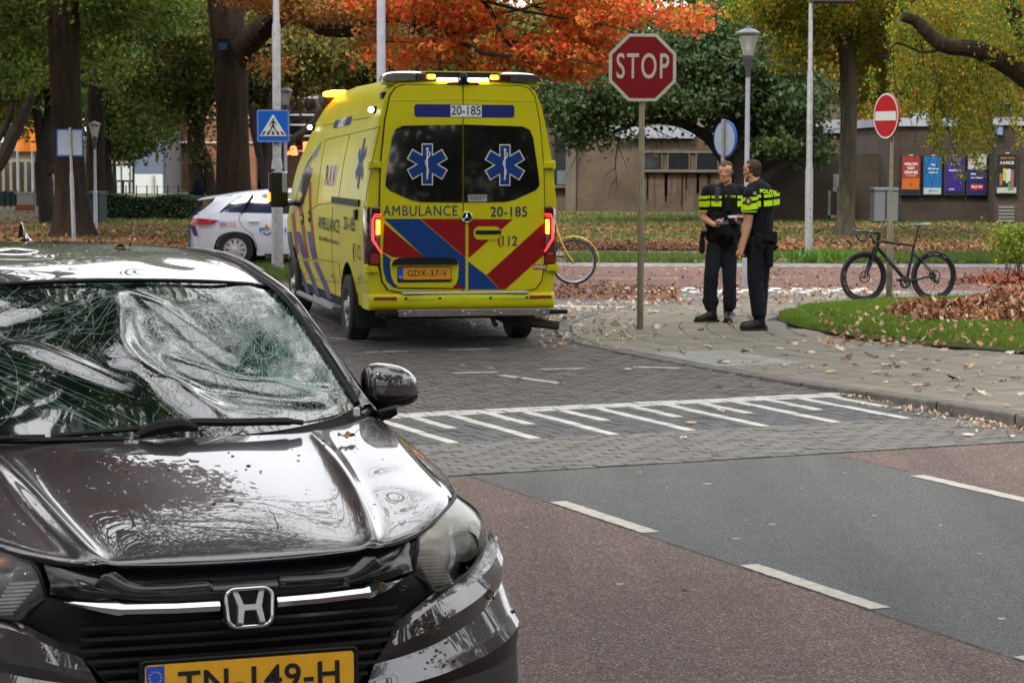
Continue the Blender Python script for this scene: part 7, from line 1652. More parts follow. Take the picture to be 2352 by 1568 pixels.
# T2: big oak, centre left, with the long orange limbs
b0 = at(535, 545, 0); Y = b0.y; k = _F / Y
T = thing('oak_tree', 'massive oak trunk between square sign and crossing sign with long orange leaved limbs', 'tree', b0)
xx = lambda u: (atY(u, 400, Y).x - b0.x); zs = lambda v: atY(535, v, Y).z
TR2 = trunk_mesh([(-.1, 60 / k, xx(535)), (zs(520), 46 / k, xx(535)), (zs(430), 40 / k, xx(534)), (zs(300), 36 / k, xx(534)), (zs(180), 37 / k, xx(533)), (zs(90), 40 / k, xx(527)), (zs(20), 40 / k, xx(520)), (zs(-60), 38 / k, xx(515)), (8.6, .34, xx(515)), (11, .2, xx(510))], seed=4, amp=.04); TR2.build('trunk', M_BARK, T, smooth=True, sharp=80)
def ip(u, v, Yq): return rel(T, atY(u, v, Yq))
mb = MB()
limb(mb, [ip(530, 185, Y + .1), ip(552, 120, Y - .1), ip(595, 72, Y - .5), ip(640, 35, Y - 1), ip(690, -20, Y - 2), ip(760, -90, Y - 3)], .36, .20, 12)
mb.build('limb', M_BARK, T, smooth=True, sharp=80); mb = MB()
limb(mb, [ip(600, 70, Y - .6), ip(648, 28, Y - 1.6), ip(700, 38, Y - 3), ip(740, 62, Y - 4), ip(790, 68, Y - 5), ip(832, 58, Y - 6)], .20, .17, 10, 30, .02)
limb(mb, [ip(832, 58, Y - 6), ip(870, 42, Y - 7), ip(935, 44, Y - 8), ip(1010, 62, Y - 9), ip(1060, 95, Y - 10), ip(1110, 122, Y - 10.5), ip(1175, 128, Y - 11)], .12, .03, 8, 36, .01)
limb(mb, [ip(940, 45, Y - 8), ip(980, 90, Y - 8.6), ip(1040, 140, Y - 9), ip(1120, 170, Y - 9.4), ip(1200, 175, Y - 10)], .05, .012, 6, 24, .01)
limb(mb, [ip(840, 0, Y - 7), ip(920, 0, Y - 8), ip(975, 32, Y - 8.5), ip(1010, 55, Y - 9), ip(1060, 58, Y - 9.5)], .09, .03, 6, 24, .01)
limb(mb, [ip(1100, -10, Y - 10), ip(1130, 30, Y - 10), ip(1160, 90, Y - 10.2), ip(1210, 140, Y - 10.5), ip(1290, 200, Y - 11), ip(1360, 225, Y - 11)], .05, .012, 6, 26, .01)
limb(mb, [ip(1150, 90, Y - 10.2), ip(1240, 110, Y - 10.5), ip(1330, 140, Y - 11), ip(1390, 150, Y - 11)], .035, .01, 6, 20, .01)
limb(mb, [ip(1080, -10, Y - 10), ip(1180, 20, Y - 10.2), ip(1280, 40, Y - 10.5), ip(1400, 60, Y - 11), ip(1500, 90, Y - 11)], .04, .01, 6, 20, .01)
limb(mb, [ip(930, 45, Y - 8), ip(1040, 20, Y - 9), ip(1150, 30, Y - 9.5), ip(1260, 5, Y - 10)], .05, .015, 6, 20, .01)
for q in range(26):
    u, v = rt.uniform(880, 1360), rt.uniform(-10, 130); twigs(mb, ip(u, v, Y - 9), (rt.uniform(.3, 1), rt.uniform(-.3, .3), -rt.uniform(0, .5)), rt.uniform(.8, 2.0), .016, 2, rt)
for q in range(8): twigs(mb, ip(rt.uniform(560, 800), rt.uniform(-80, 40), Y - 3), (rt.uniform(-.5, 1), -.3, rt.uniform(-.2, .4)), rt.uniform(1, 2.4), .035, 2, rt)
mb.build('branches', M_BARK, T)
YR = Y - 9.5
P_ = crown_pts([IB(1100, -60, YR, 340, 60, 2.5), IB(1080, 40, YR, 90, 36, 1.6, .9), IB(1180, 110, YR - .5, 80, 32, 1.2, .8), IB(1000, 110, YR, 80, 30, 1.4, .7), IB(960, 12, YR, 160, 30, 1.6, .9), IB(1290, 130, YR, 110, 55, 1.6, 1.1), IB(1345, 60, YR, 70, 70, 1.6), IB(1110, 155, YR, 60, 22, 1.0, .5), IB(910, 130, YR + 1, 60, 26, 1.4, .5), IB(1380, 20, YR, 120, 50, 1.8, .8), IB(1560, 45, YR + 1, 90, 30, 1.4, .5)], 25000, .30, 20)
foliage('red_foliage', relpts(T, P_), .105, L_RED, T)
P_ = crown_pts([IB(680, -14, Y - 4, 170, 36, 2.5), IB(760, 25, Y - 5, 120, 34, 2, .8), IB(860, 20, Y - 6, 80, 36, 2), IB(640, 150, Y - 2, 46, 20, 1.2, .15), IB(870, 95, Y - 6, 60, 24, 1.5, .6)], 15000, .4, 26)
foliage('orange_foliage', relpts(T, P_), .09, L_ORG, T)
nb_ = thing('nest_box', 'small dark blue nest box hanging on the massive oak trunk', 'nest box', (b0.x, b0.y, 0)); p = atY(512, 102, Y - .62); mb = MB(); o_ = nb_.location
mb.box((p.x - o_.x - .09, p.y - o_.y - .1, p.z - .14), (p.x - o_.x + .09, p.y - o_.y + .15, p.z + .1), .01); mb.build('box_body', mat('nest_box_blue', (.008, .03, .07), .6), nb_); mb = MB(); mb.box((p.x - o_.x - .12, p.y - o_.y - .16, p.z + .1), (p.x - o_.x + .12, p.y - o_.y + .16, p.z + .13)); mb.build('box_roof', M_TRIMB, nb_)
# T3: dark spreading tree behind the officers
b0 = at(1722, 512, 0); Y = b0.y; k = _F / Y
T = thing('spreading_tree', 'dark low spreading tree with glossy leaves behind the two officers', 'tree', b0)
def ip(u, v, Yq=None): return rel(T, atY(u, v, Yq or Y))
mb = MB()
limb(mb, [ip(1722, 520), ip(1718, 440), ip(1712, 360), ip(1716, 290), ip(1705, 220)], .50, .34, 14); mb.build('trunk', M_BARK3, T, smooth=True, sharp=80); mb = MB()
limb(mb, [ip(1712, 440), ip(1680, 400), ip(1655, 350), ip(1610, 305), ip(1555, 282), ip(1500, 278), ip(1440, 290), ip(1400, 310)], .24, .05, 10, 30, .02)
limb(mb, [ip(1710, 370), ip(1680, 320), ip(1650, 250), ip(1620, 190)], .2, .08, 8); limb(mb, [ip(1716, 400), ip(1760, 350), ip(1800, 300), ip(1850, 260), ip(1895, 215)], .24, .06, 8); limb(mb, [ip(1740, 420), ip(1790, 380), ip(1830, 330), ip(1880, 300)], .18, .05, 8)
limb(mb, [ip(1705, 260), ip(1740, 180), ip(1760, 100), ip(1750, 60)], .2, .06, 8)
for q in range(30): twigs(mb, ip(rt.uniform(1400, 1880), rt.uniform(120, 300), Y + rt.uniform(-1.5, 1)), (rt.uniform(-1, 1), -.2, rt.uniform(-.4, .4)), rt.uniform(.8, 2.2), .03, 1, rt)
mb.build('branches', M_BARK3, T)
P_ = crown_pts([IB(1650, 140, Y, 170, 80, 2.6), IB(1420, 230, Y - 1, 150, 55, 2.0), IB(1320, 250, Y - 1, 70, 60, 1.6), IB(1600, 230, Y - .5, 130, 40, 2, .8), IB(1810, 230, Y, 90, 80, 2.4), IB(1500, 120, Y + 1, 130, 60, 2, .8), IB(1780, 330, Y - .5, 70, 30, 1.6, .5), IB(1340, 320, Y - 1, 60, 26, 1, .5), IB(1470, 320, Y - 1.4, 40, 16, .8, .3), IB(1640, 60, Y + 1, 120, 40, 2, .7), IB(1850, 330, Y + 1, 60, 50, 1.6, .5), IB(1720, 250, Y + 1.5, 130, 60, 1.5, .9)], 44000, .55, 34)
foliage('foliage', relpts(T, P_), .15, L_DRK, T)
# T4: slim trunk on the right lawn
b0 = at(1940, 546, 0); Y = b0.y; k = _F / Y
T = thing('birch_tree', 'slim grey trunk with knobbly fork between the lamp post and no entry sign', 'tree', b0)
xx = lambda u: (atY(u, 400, Y).x - b0.x); zs = lambda v: atY(1940, v, Y).z
trunk_mesh([(-.1, 34 / k, xx(1940)), (zs(525), 24 / k, xx(1941)), (zs(480), 19 / k, xx(1944)), (zs(380), 19 / k, xx(1946)), (zs(250), 19 / k, xx(1947)), (zs(140), 20 / k, xx(1943)), (zs(105), 22 / k, xx(1940)), (zs(85), 17 / k, xx(1950)), (zs(40), 10 / k, xx(1962)), (7, .06, xx(1972))], seed=9, amp=.05, n=20).build('trunk', M_BARK2, T, smooth=True, sharp=80)
def ip(u, v, Yq=None): return rel(T, atY(u, v, Yq or Y))
mb = MB(); limb(mb, [ip(1950, 100), ip(1925, 98), ip(1922, 85), ip(1915, 20), ip(1905, -60)], .13, .05, 8); limb(mb, [ip(1960, 50), ip(1985, 0), ip(2010, -80)], .1, .04, 8); limb(mb, [ip(1985, 55), ip(1900, 48), ip(1850, 55), ip(1790, 40)], .04, .015, 6)
for q in range(20): twigs(mb, ip(rt.uniform(1780, 2200), rt.uniform(-60, 160), Y + rt.uniform(-2, 2)), (rt.uniform(-1, 1), 0, rt.uniform(-.8, .2)), rt.uniform(1, 2.5), .03, 1, rt)
mb.build('branches', M_BARK2, T)
P_ = crown_pts([IB(1900, 20, Y, 170, 70, 2.6), IB(1830, 110, Y - .5, 70, 50, 1.6, .6), IB(2080, 60, Y + 1, 170, 90, 2.6), IB(2060, 170, Y + 2, 130, 60, 2, .8), IB(1990, 240, Y + 2, 60, 30, 1.4, .4), IB(1760, 20, Y, 90, 40, 1.6, .6), IB(2000, -80, Y - 3, 300, 80, 4)], 60000, .42, 30)
foliage('foliage', relpts(T, P_), .10, L_YGR, T, .9)
# T5: tree right of the frame: the long limb and hanging strands
b0 = Vector((11.5, 33.0, 0)); Yl = 33.; T = thing('birch_tree', 'drooping yellow green tree whose long limb enters from the upper right corner', 'tree', b0)
def ip(u, v, Yq=Yl): return rel(T, atY(u, v, Yq))
trunk_mesh([(-.1, .5, 0), (.5, .36, 0), (3, .30, .1), (6, .24, 0), (9, .14, -.1)], seed=12).build('trunk', M_BARK, T, smooth=True, sharp=80)
mb = MB(); limb(mb, [(0, 0, 2.7), ip(2620, 330, 33), ip(2480, 260), ip(2350, 172), ip(2290, 135), ip(2235, 112), ip(2180, 108), ip(2140, 85), ip(2105, 50), ip(2072, 38)], .20, .075, 12, 50, .012)
limb(mb, [ip(2360, 130), ip(2340, 60), ip(2310, -20)], .12, .1, 8); limb(mb, [ip(2180, 108), ip(2120, 120), ip(2060, 100), ip(2030, 140)], .03, .01, 6)
for q in range(36):
    u, v = rt.uniform(2040, 2352), rt.uniform(90, 240); twigs(mb, ip(u, v, 36 + rt.uniform(-2, 4)), (rt.uniform(-.2, .2), 0, -1), rt.uniform(.8, 2.), .008, 0, rt)
mb.build('branches', M_BARK, T)
st = []
for q in range(80):          # hanging strands
    u = rt.choice([rt.uniform(2140, 2290), rt.uniform(2000, 2352), rt.uniform(2150, 2260), rt.uniform(1980, 2352)]); v0 = rt.uniform(20, 230); L_ = rt.uniform(60, 190); 
    if 2150 < u < 2270: L_ += rt.uniform(0, 55)
    if v0 + L_ > 285 and not (2140 < u < 2275 or u > 2315): L_ = max(30, 270 - v0)
    Yq = 38 + rt.uniform(-3, 5); n = int(L_ * 1.9); x0 = 0
    for i in range(n): c = atY(u + 7 * math.sin(i * .05 + q), v0 + L_ * i / n, Yq); st.append((c.x + rt.gauss(0, .055), c.y + rt.gauss(0, .06), c.z + rt.gauss(0, .03)))
P_ = np.vstack([np.array(st), crown_pts([IB(2230, 40, 37, 170, 60, 2.5), IB(2310, 150, 37, 80, 50, 2, .6), IB(2190, 140, 38, 120, 46, 2, .7), IB(2350, 60, 33, 100, 90, 2.2, .8)], 18000, .32, 30)])
foliage('foliage', relpts(T, P_), .058, L_YGR, T, 1.4)
# T6: background trunks on the left and ivy-hung trees
def back_tree(name, label, u, v, Yq, hgt, r0, blobs, n, size, m, bark=M_BARK3, limbs_=(), seed=0, group=None, cl=.8, per=50):
    b0 = at(u, v, 0) if Yq is None else Vector((atY(u, v, Yq).x, Yq, 0)); T = thing(name, label, 'tree', b0, 0, group); mb = MB(); rs_ = random.Random(seed)
    limb(mb, [(0, 0, -.1), (rs_.uniform(-.2, .2), 0, hgt * .33), (rs_.uniform(-.3, .3), 0, hgt * .66), (rs_.uniform(-.5, .5), 0, hgt)], r0, r0 * .35, 10, 20, .02); mb.build('trunk', bark, T, smooth=True, sharp=80)
    mb = MB()
    for l in limbs_: limb(mb, [rel(T, atY(a, b_, b0.y)) for a, b_ in l[0]], l[1], l[2], 8, 20, .01)
    for q in range(7): twigs(mb, (0, 0, hgt * rs_.uniform(.45, .95)), (rs_.uniform(-1, 1), rs_.uniform(-.6, .6), rs_.uniform(.1, .9)), hgt * rs_.uniform(.25, .45), r0 * .3, 1, rs_)
    mb.build('branches', bark, T); foliage('foliage', relpts(T, crown_pts(blobs, n, cl, per)), size, m, T); return T
back_tree('park_tree', 'forked black trunk between banners and thick left tree', 112, 480, 62, 5.2, .28, [IB(60, 180, 63, 110, 60, 3), IB(20, 260, 66, 50, 60, 2, .4), IB(120, 90, 62, 120, 60, 3)], 16000, .15, L_GRN, limbs_=[([(108, 430), (95, 330), (85, 260), (70, 215)], .18, .1), ([(115, 400), (108, 300), (112, 240)], .2, .1), ([(118, 380), (140, 340), (165, 310)], .09, .05)], seed=1)
back_tree('park_tree', 'leaning dark trunk at the extreme left edge', -60, 470, 60, 5, .3, [IB(-20, 100, 62, 120, 120, 3), IB(10, 230, 62, 40, 50, 2, .5)], 12000, .15, L_YGR, limbs_=[([(-40, 420), (0, 370), (30, 310), (60, 250), (80, 200)], .22, .12), ([(-30, 360), (-5, 320), (20, 270), (30, 230)], .12, .07)], seed=2)
back_tree('park_tree', 'slender brown trunk between small lantern and grey building windows', 252, 470, 84, 6.5, .22, [IB(290, 230, 86, 110, 70, 4), IB(330, 300, 85, 55, 55, 3, .8), IB(260, 320, 87, 60, 50, 3, .6), IB(400, 200, 88, 80, 70, 4)], 22000, .18, L_GRN, limbs_=[([(200, 400), (230, 330), (290, 230), (360, 130)], .05, .03)], seed=3)
back_tree('ivy_tree', 'ivy covered twin trunks in front of the orange building', 455, 470, 76, 6.5, .3, [IB(440, 150, 76, 80, 90, 2.5), IB(470, 300, 75.5, 20, 110, .5, .6), IB(390, 230, 76, 40, 60, 2, .4), IB(340, 170, 78, 90, 60, 3, .8), IB(384, 280, 75, 12, 40, .4, .12), IB(430, 60, 72, 120, 60, 3)], 19000, .15, L_IVY, limbs_=[([(485, 450), (478, 380), (460, 320), (470, 250), (490, 180)], .2, .1), ([(455, 380), (440, 260), (425, 160)], .15, .1)], seed=4)
back_tree('park_tree', 'dark forked tree just right of the crossing sign post', 618, 470, 74, 6, .3, [IB(640, 160, 76, 80, 70, 3), IB(600, 210, 76, 50, 50, 2, .6), IB(720, 120, 76, 90, 60, 3)], 24000, .16, L_FAR, limbs_=[([(612, 430), (600, 360), (585, 300), (580, 250)], .2, .12), ([(625, 420), (650, 340), (700, 300), (740, 250)], .18, .08)], seed=5)
back_tree('park_tree', 'yellowing green tree behind the roof of the ambulance', 860, 440, 88, 8, .3, [IB(820, 130, 90, 130, 70, 4), IB(930, 140, 90, 120, 60, 4), IB(1020, 150, 92, 90, 50, 3, .7)], 30000, .19, L_FAR, seed=6)
back_tree('park_tree', 'distant autumn tree above the low building roof between the signs', 2080, 440, 100, 7, .3, [IB(2080, 250, 100, 110, 40, 3), IB(2200, 230, 100, 90, 45, 3), IB(2320, 230, 98, 70, 50, 3)], 26000, .18, L_FARO, seed=7)
back_tree('park_tree', 'russet coloured tree at the right edge behind the building', 2360, 440, 92, 6, .3, [IB(2340, 215, 92, 60, 60, 2)], 9000, .16, ramp_mat('leaves_russet', [(.14, .04, .02), (.22, .07, .03)]), seed=8)
# far belt of trees, each its own
cols = [L_FAR, L_GRN, L_FAR, L_FARO, L_FAR]
FARL = ['far tree beyond the left edge of the cream house'] + ['tall far tree rising behind ' + w_ for w_ in ('the left edge of the cream house', 'the orange banners', 'the thick left tree trunk', 'the small park lantern', 'the grey building', 'the massive oak trunk', 'the crossing sign', 'the ambulance roof, left half', 'the ambulance roof, right half', 'the red leaves left of the STOP sign', 'the STOP sign', 'the dark spreading tree', 'the slim grey trunk', 'the no entry sign', 'the posters on the brown wall', 'the right end of the brown building')]
for q in range(17):
    u = -250 + q * 175 + rt.uniform(-40, 40); Yq = rt.uniform(128, 160); b0 = Vector((atY(u, 400, Yq).x, Yq, 0)); T = thing('far_tree', FARL[q], 'tree', b0, 0, 'far belt of trees')
    mb = MB(); limb(mb, [(0, 0, -.1), (.2, 0, 5), (0, 0, 10)], .4, .2, 8, 10); mb.build('trunk', M_BARK3, T, smooth=True)
    h = rt.uniform(13, 19) if q not in (8, 9) else 7.5; P_ = crown_pts([((b0.x, Yq, 3.5 + h * .5), (5.5, 4, h * .5), 1), ((b0.x + 2, Yq, 3), (4.5, 3, 2.6), .7), ((b0.x - 2.5, Yq, 7), (4.0, 3, 4), .8)], 15000, 1.3, 50); foliage('foliage', relpts(T, P_), .42, cols[q % 5] if not 5 < q < 9 else L_FARO if q == 7 else L_FAR, T)
# canopy: trees added, mostly out of view, to shape reflections and block skylight
def added_tree(x, y, h, rad, n, m, label, zc=None, size=.22, cl=1.0, off=(0, 0)):
    T = thing('added_tree', label, 'tree', (x, y, 0)); mb = MB(); limb(mb, [(0, 0, -.1), (.1, 0, h * .3), (-.1, .1, h * .6), (0, 0, h * .9)], .36, .12, 12, 16); mb.build('trunk', M_BARK, T, smooth=True, sharp=80); mb = MB()
    for q in range(14): twigs(mb, (off[0] * .4 * (q % 2), off[1] * .4, h * rt.uniform(.5, .85)), (rt.uniform(-1, 1) + off[0] * .25, rt.uniform(-1, 1) + off[1] * .25, rt.uniform(.1, .6)), rad * rt.uniform(.7, 1.2), .10, 2, rt)
    mb.build('branches', M_BARK, T); zc = zc or h * .8; B_ = []
    for q in range(9): a = rt.uniform(0, 2 * PI); r_ = rt.uniform(.2, .8) * rad; B_.append(((off[0] + r_ * math.cos(a), off[1] + r_ * math.sin(a), zc + rt.uniform(-.18, .18) * h), (rad * .42, rad * .42, h * .12), 1))
    foliage('foliage', crown_pts(B_, n, cl, 50), size, m, T)
added_tree(-7.5, 13, 13, 6.5, 18000, L_GRN, 'tall green tree added left of the frame beside the crashed car')
added_tree(-6.0, 7.0, 14, 4.6, 13000, L_GRN, 'added tree whose crown hangs high over the crashed car', off=(5.6, 6.2), zc=11.5, size=.15)  # crown placed to break up the sky reflected in the windscreen
added_tree(9.5, 13, 14, 6.5, 22000, L_YGR, 'tall tree added right of the frame beside the pavement')
added_tree(-8, 27, 14, 6, 22000, L_ORG, 'tall tree added left of the frame beside the side road')
added_tree(-6.5, -3, 14, 6, 20000, L_GRN, 'tall tree added behind the camera on the left verge')
added_tree(8, -7, 15, 7, 22000, L_GRN, 'tall tree added behind the camera on the right')
added_tree(-8, -18, 15, 7, 18000, L_FAR, 'tree added farther behind the camera, left row', size=.3)
added_tree(3, -26, 15, 8, 22000, L_FAR, 'broad tree added straight behind the camera', size=.3)
added_tree(14, -18, 14, 7, 16000, L_FAR, 'tree added farther behind the camera, right row', size=.3)
added_tree(10.5, 27, 18, 6, 15000, L_YGR, 'high tree added right of the frame leaning over the crossing', off=(-6, -2), zc=15, size=.12)
added_tree(-9.5, 21, 17, 6, 15000, L_GRN, 'high thin crowned tree added left of the frame over the crossing', off=(5, 0), zc=14.5, size=.12)
for k_, (x_, y_) in enumerate(((-19, 62), (-24, 70), (-15, 80), (-28, 56))): added_tree(x_, y_, 20, 7, 12000, L_GRN if k_ % 2 else L_FAR, 'very tall park tree added behind the thick left trunk, %s' % ('nearest to it', 'second to its left', 'farthest back', 'outermost left')[k_], zc=14, size=.4)  # added to cover the sky reflected in the cab window
for k_, (x_, y_) in enumerate(((-17, 34), (-21, 46), (-25, 60), (-31, 76), (-20, 22), (-36, 92))): added_tree(x_, y_, 12, 5.5, 9000, L_GRN if k_ % 2 else L_FAR, 'side tree added outside the left edge, %s of its row' % ('nearest', 'second', 'third', 'fourth', 'fifth', 'farthest')[k_], zc=6.5, size=.4)  # added to darken the reflection in the ambulance flank
for k_, (x_, y_) in enumerate(((-16, -12), (-3, -15), (9, -16), (20, -8), (-14, 4), (17, 3), (-22, -24), (24, -24))): added_tree(x_, y_, 14, 6, 9000, L_GRN if k_ % 2 else L_FAR, 'dense tree added behind the camera, %s one' % ('close left', 'second left', 'close right', 'far right verge', 'left beside the camera', 'right beside the camera', 'farthest left', 'farthest right')[k_], zc=8, size=.4)
added_tree(16, 24, 14, 6, 16000, L_YGR, 'tree added right of the lawn outside the frame')
back = thing('added_hedge', 'tall dark hedge belt added behind the camera', 'hedge', (0, -38, 0)); P_ = crown_pts([((x, 0, 4), (6, 2, 4.5), 1) for x in range(-40, 41, 8)], 24000, 1.2, 50); foliage('foliage', P_, .5, L_DRK, back)  # unseen hedge belts, added as a dark horizon for reflections
for s in (-1, 1):
    hb = thing('added_hedge', 'long dark hedge belt added on the %s side of the street outside the frame' % ('left' if s < 0 else 'right'), 'hedge', (s * 26, 0, 0)); P_ = crown_pts([((0, y, 3.5), (2, 6, 4), 1) for y in range(-36, 30, 8)], 18000, 1.2, 50); foliage('foliage', P_, .5, L_DRK, hb)
# clipped hedge on the left
hd = thing('clipped_hedge', 'low clipped dark green hedge behind the white police car', 'hedge', (-10, 66, 0)); Yq = 66; pts = []
a, b_ = atY(226, 505, Yq), atY(512, 452, Yq)
H3 = NPR.uniform(0, 1, (26000, 3)); P_ = np.stack([a.x + (b_.x - a.x) * H3[:, 0], Yq + 1.0 * H3[:, 1] * .9, .05 + (b_.z - .05) * (1 - H3[:, 2] ** 1.6)], 1); P_[:, 2] += .05 * np.sin(P_[:, 0] * 3); foliage('foliage', P_ - np.array([-10, 66, 0]), .07, ramp_mat('hedge_leaves', [(.008, .02, .008), (.02, .042, .014), (.035, .06, .02), (.06, .035, .015)], rough=.6), hd)
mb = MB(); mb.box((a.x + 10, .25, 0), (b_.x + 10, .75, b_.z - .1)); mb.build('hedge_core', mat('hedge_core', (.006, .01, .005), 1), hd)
# shrub right with bare stems
sh = at(2318, 652, .0); T = thing('young_shrub', 'sparse bright green shrub with bare stems at the right edge', 'shrub', sh); mb = MB(); tips = []
for q in range(13):
    x0 = rt.uniform(-.18, .35); pts = [(x0, rt.uniform(-.1, .1), 0)]; dx = rt.uniform(-.28, .22)
    for i in range(5): pts.append((x0 + dx * (i + 1) / 5 + rt.gauss(0, .015), pts[-1][1] + rt.gauss(0, .03), .16 * (i + 1)))
    mb.tube(pts, [.010, .009, .008, .006, .005, .003], 5); tips += [pts[-1], pts[-2], pts[-3]]
mb.build('stems', mat('stem_green_brown', (.045, .05, .025), .8), T)
P_ = np.vstack([np.array(t)[None] + NPR.normal(size=(52, 3)) * np.array([.13, .12, .08]) for t in tips]); foliage('foliage', P_, .05, ramp_mat('shrub_leaves', [(.06, .13, .012), (.16, .26, .02), (.28, .38, .03), (.10, .17, .02), (.35, .17, .03)], trans=.35, nmix=.2), T, -.2)
# ---- lawn island by the pavement
mb = MB(); 
from mathutils.geometry import tessellate_polygon
gp = [(x, y) for x, y in gc]
g_top = []
for i in range(12):
    t = i / 11; s = 1 - t * .98; cx, cy = 8.5, 25.5; g_top.append([(cx + (x - cx) * s, cy + (y - cy) * s, zpave(x, y) + .012 + .05 * smst(0, .12, t)) for x, y in gp])
mb.grid(np.array(g_top), wrap=True); mb.build('lawn', mat('lawn_green_soil', (.055, .10, .012), .95, var=.4, vscale=3), kind='structure', smooth=True)
edge = MB(); edge.tube([(x, y, zpave(x, y) + .006) for x, y in gp], .014, 6, closed=True); edge.build('lawn_edge', mat('edge_soil', (.035, .024, .014), .95), kind='structure')
def blades(name, xy, zf, h0, h1, m, wd=.006, lean=.5):
    n = len(xy); z = np.array([zf(p[0], p[1]) for p in xy]) if callable(zf) else np.full(n, zf); h_ = NPR.uniform(h0, h1, n); a = NPR.uniform(0, 2 * PI, n); l = NPR.normal(size=(n, 2)) * lean * h_[:, None]
    B_ = np.stack([xy[:, 0], xy[:, 1], z], 1); w_ = np.stack([np.cos(a), np.sin(a), np.zeros(n)], 1) * wd
    tip = B_ + np.concatenate([l, h_[:, None]], 1); V = np.stack([B_ - w_, B_ + w_, tip], 1).reshape(-1, 3); i = np.arange(n)[:, None] * 3
    add_obj(name, np_mesh(name, V, np.concatenate([i, i + 1, i + 2], 1), m), None, 'stuff')
M_BLADE = ramp_mat('grass_blades', [(.036, .085, .010), (.070, .15, .014), (.11, .205, .018), (.14, .18, .025), (.20, .16, .05)], trans=.35, nscale=2.5, nmix=.4)
xy = NPR.uniform([3.0, 20.2], [9.2, 31.0], (230000, 2)); from_poly = np.array([True] * len(xy)); A_ = gc; B2 = np.roll(gc, -1, 0); cnt = np.zeros(len(xy), int)
for p, q in zip(A_, B2): cnt += ((p[1] > xy[:, 1]) != (q[1] > xy[:, 1])) & (xy[:, 0] < (q[0] - p[0]) * (xy[:, 1] - p[1]) / (q[1] - p[1] + 1e-12) + p[0])
xy = xy[(cnt % 2 == 1) & (np.abs(xy[:, 0]) < xy[:, 1] * .24 + .2)]
def zl(x, y): return zpave(x, y) + (.022 if x < 3.5 else .056)
blades('lawn_grass', xy, zl, .018, .055, M_BLADE)
# far verges
def rnd_strip(x0, x1, y0, y1, n): return NPR.uniform([x0, y0], [x1, y1], (n, 2))
M_VERGE = mat('verge_green', (.030, .060, .012), .95, col2=(.06, .05, .022), vscale=1.6, detail=8)
sheet('verge', [(1.0, 39.8), (60, 39.8), (60, 43.6), (3.6, 42.9), (1.0, 42.2)], M_VERGE, .02)
M_LAWNFAR = mat('far_lawn', (.030, .062, .010), .95, col2=(.075, .034, .017), vscale=.45, detail=9)
sheet('park_lawn', [(-60, 46), (60, 46), (60, 92), (-60, 92)], M_LAWNFAR, .0)
sheet('park_lawn', [(-60, 39.5), (0, 39.5), (0, 57.5), (-60, 57.5)], M_LAWNFAR, .004)
M_BLADE2 = ramp_mat('verge_blades', [(.025, .06, .010), (.055, .115, .014), (.09, .16, .018), (.08, .09, .03), (.04, .08, .012)], trans=.3, nscale=1.5, nmix=.4)
M_FLP = ramp_mat('park_fallen_leaves', [(.085, .024, .011), (.17, .050, .021), (.25, .095, .048), (.06, .018, .009), (.33, .17, .10), (.13, .036, .016)], nscale=.5, nmix=.35)
blades('verge_grass', np.vstack([rnd_strip(1.0, 3.4, 39.8, 42.4, 9000), rnd_strip(5.0, 12, 39.9, 43.3, 34000), rnd_strip(-4.5, 0, 33, 41, 16000), rnd_strip(3.4, 5.0, 41, 42.6, 1500)]), .02, .03, .13, M_BLADE2, .010)
blades('park_grass', np.vstack([rnd_strip(-13, 14, 46, 75, 60000)]), .0, .04, .10, M_BLADE2, .016)
for q in range(7):     # weeds at the foot of the slim lamp post
    pass
xy = NPR.normal([5.75, 40.4], [.35, .25], (260, 2)); blades('broad_weeds', xy, .02, .12, .30, ramp_mat('weed_leaf', [(.06, .14, .02), (.12, .24, .03)], trans=.3), .035, .6)
p = at(2040, 692, .02); xy = NPR.normal([p.x - .02, p.y], [.07, .05], (260, 2)); blades('post_foot_grass', xy, .02, .03, .12, M_BLADE, .005, .4)
# moss and weeds in the kerb joint
# ---- fallen leaves
M_FL = ramp_mat('fallen_leaves', [(.30, .12, .05), (.42, .24, .14), (.52, .36, .24), (.24, .085, .03), (.36, .16, .07), (.55, .44, .34)], trans=.1, nscale=1.2, nmix=.25)
M_FL2 = ramp_mat('fallen_leaves_brown', [(.13, .045, .018), (.23, .085, .034), (.34, .16, .085), (.09, .032, .014), (.44, .28, .18)], trans=.1, nscale=.6, nmix=.3)
M_FL3 = ramp_mat('fallen_leaves_pale', [(.50, .42, .30), (.58, .50, .40), (.42, .26, .13), (.60, .54, .46), (.36, .17, .08)], trans=.1, nmix=.15)
star_r = [1, .42, .85, .38, .7, .30, .22, .30, .7, .38, .85, .42]
TPL = np.array([[0, 0, 0.]] + [[math.sin(2 * PI * i / 12) * r_, math.cos(2 * PI * i / 12) * r_, .0] for i, r_ in enumerate(star_r)])
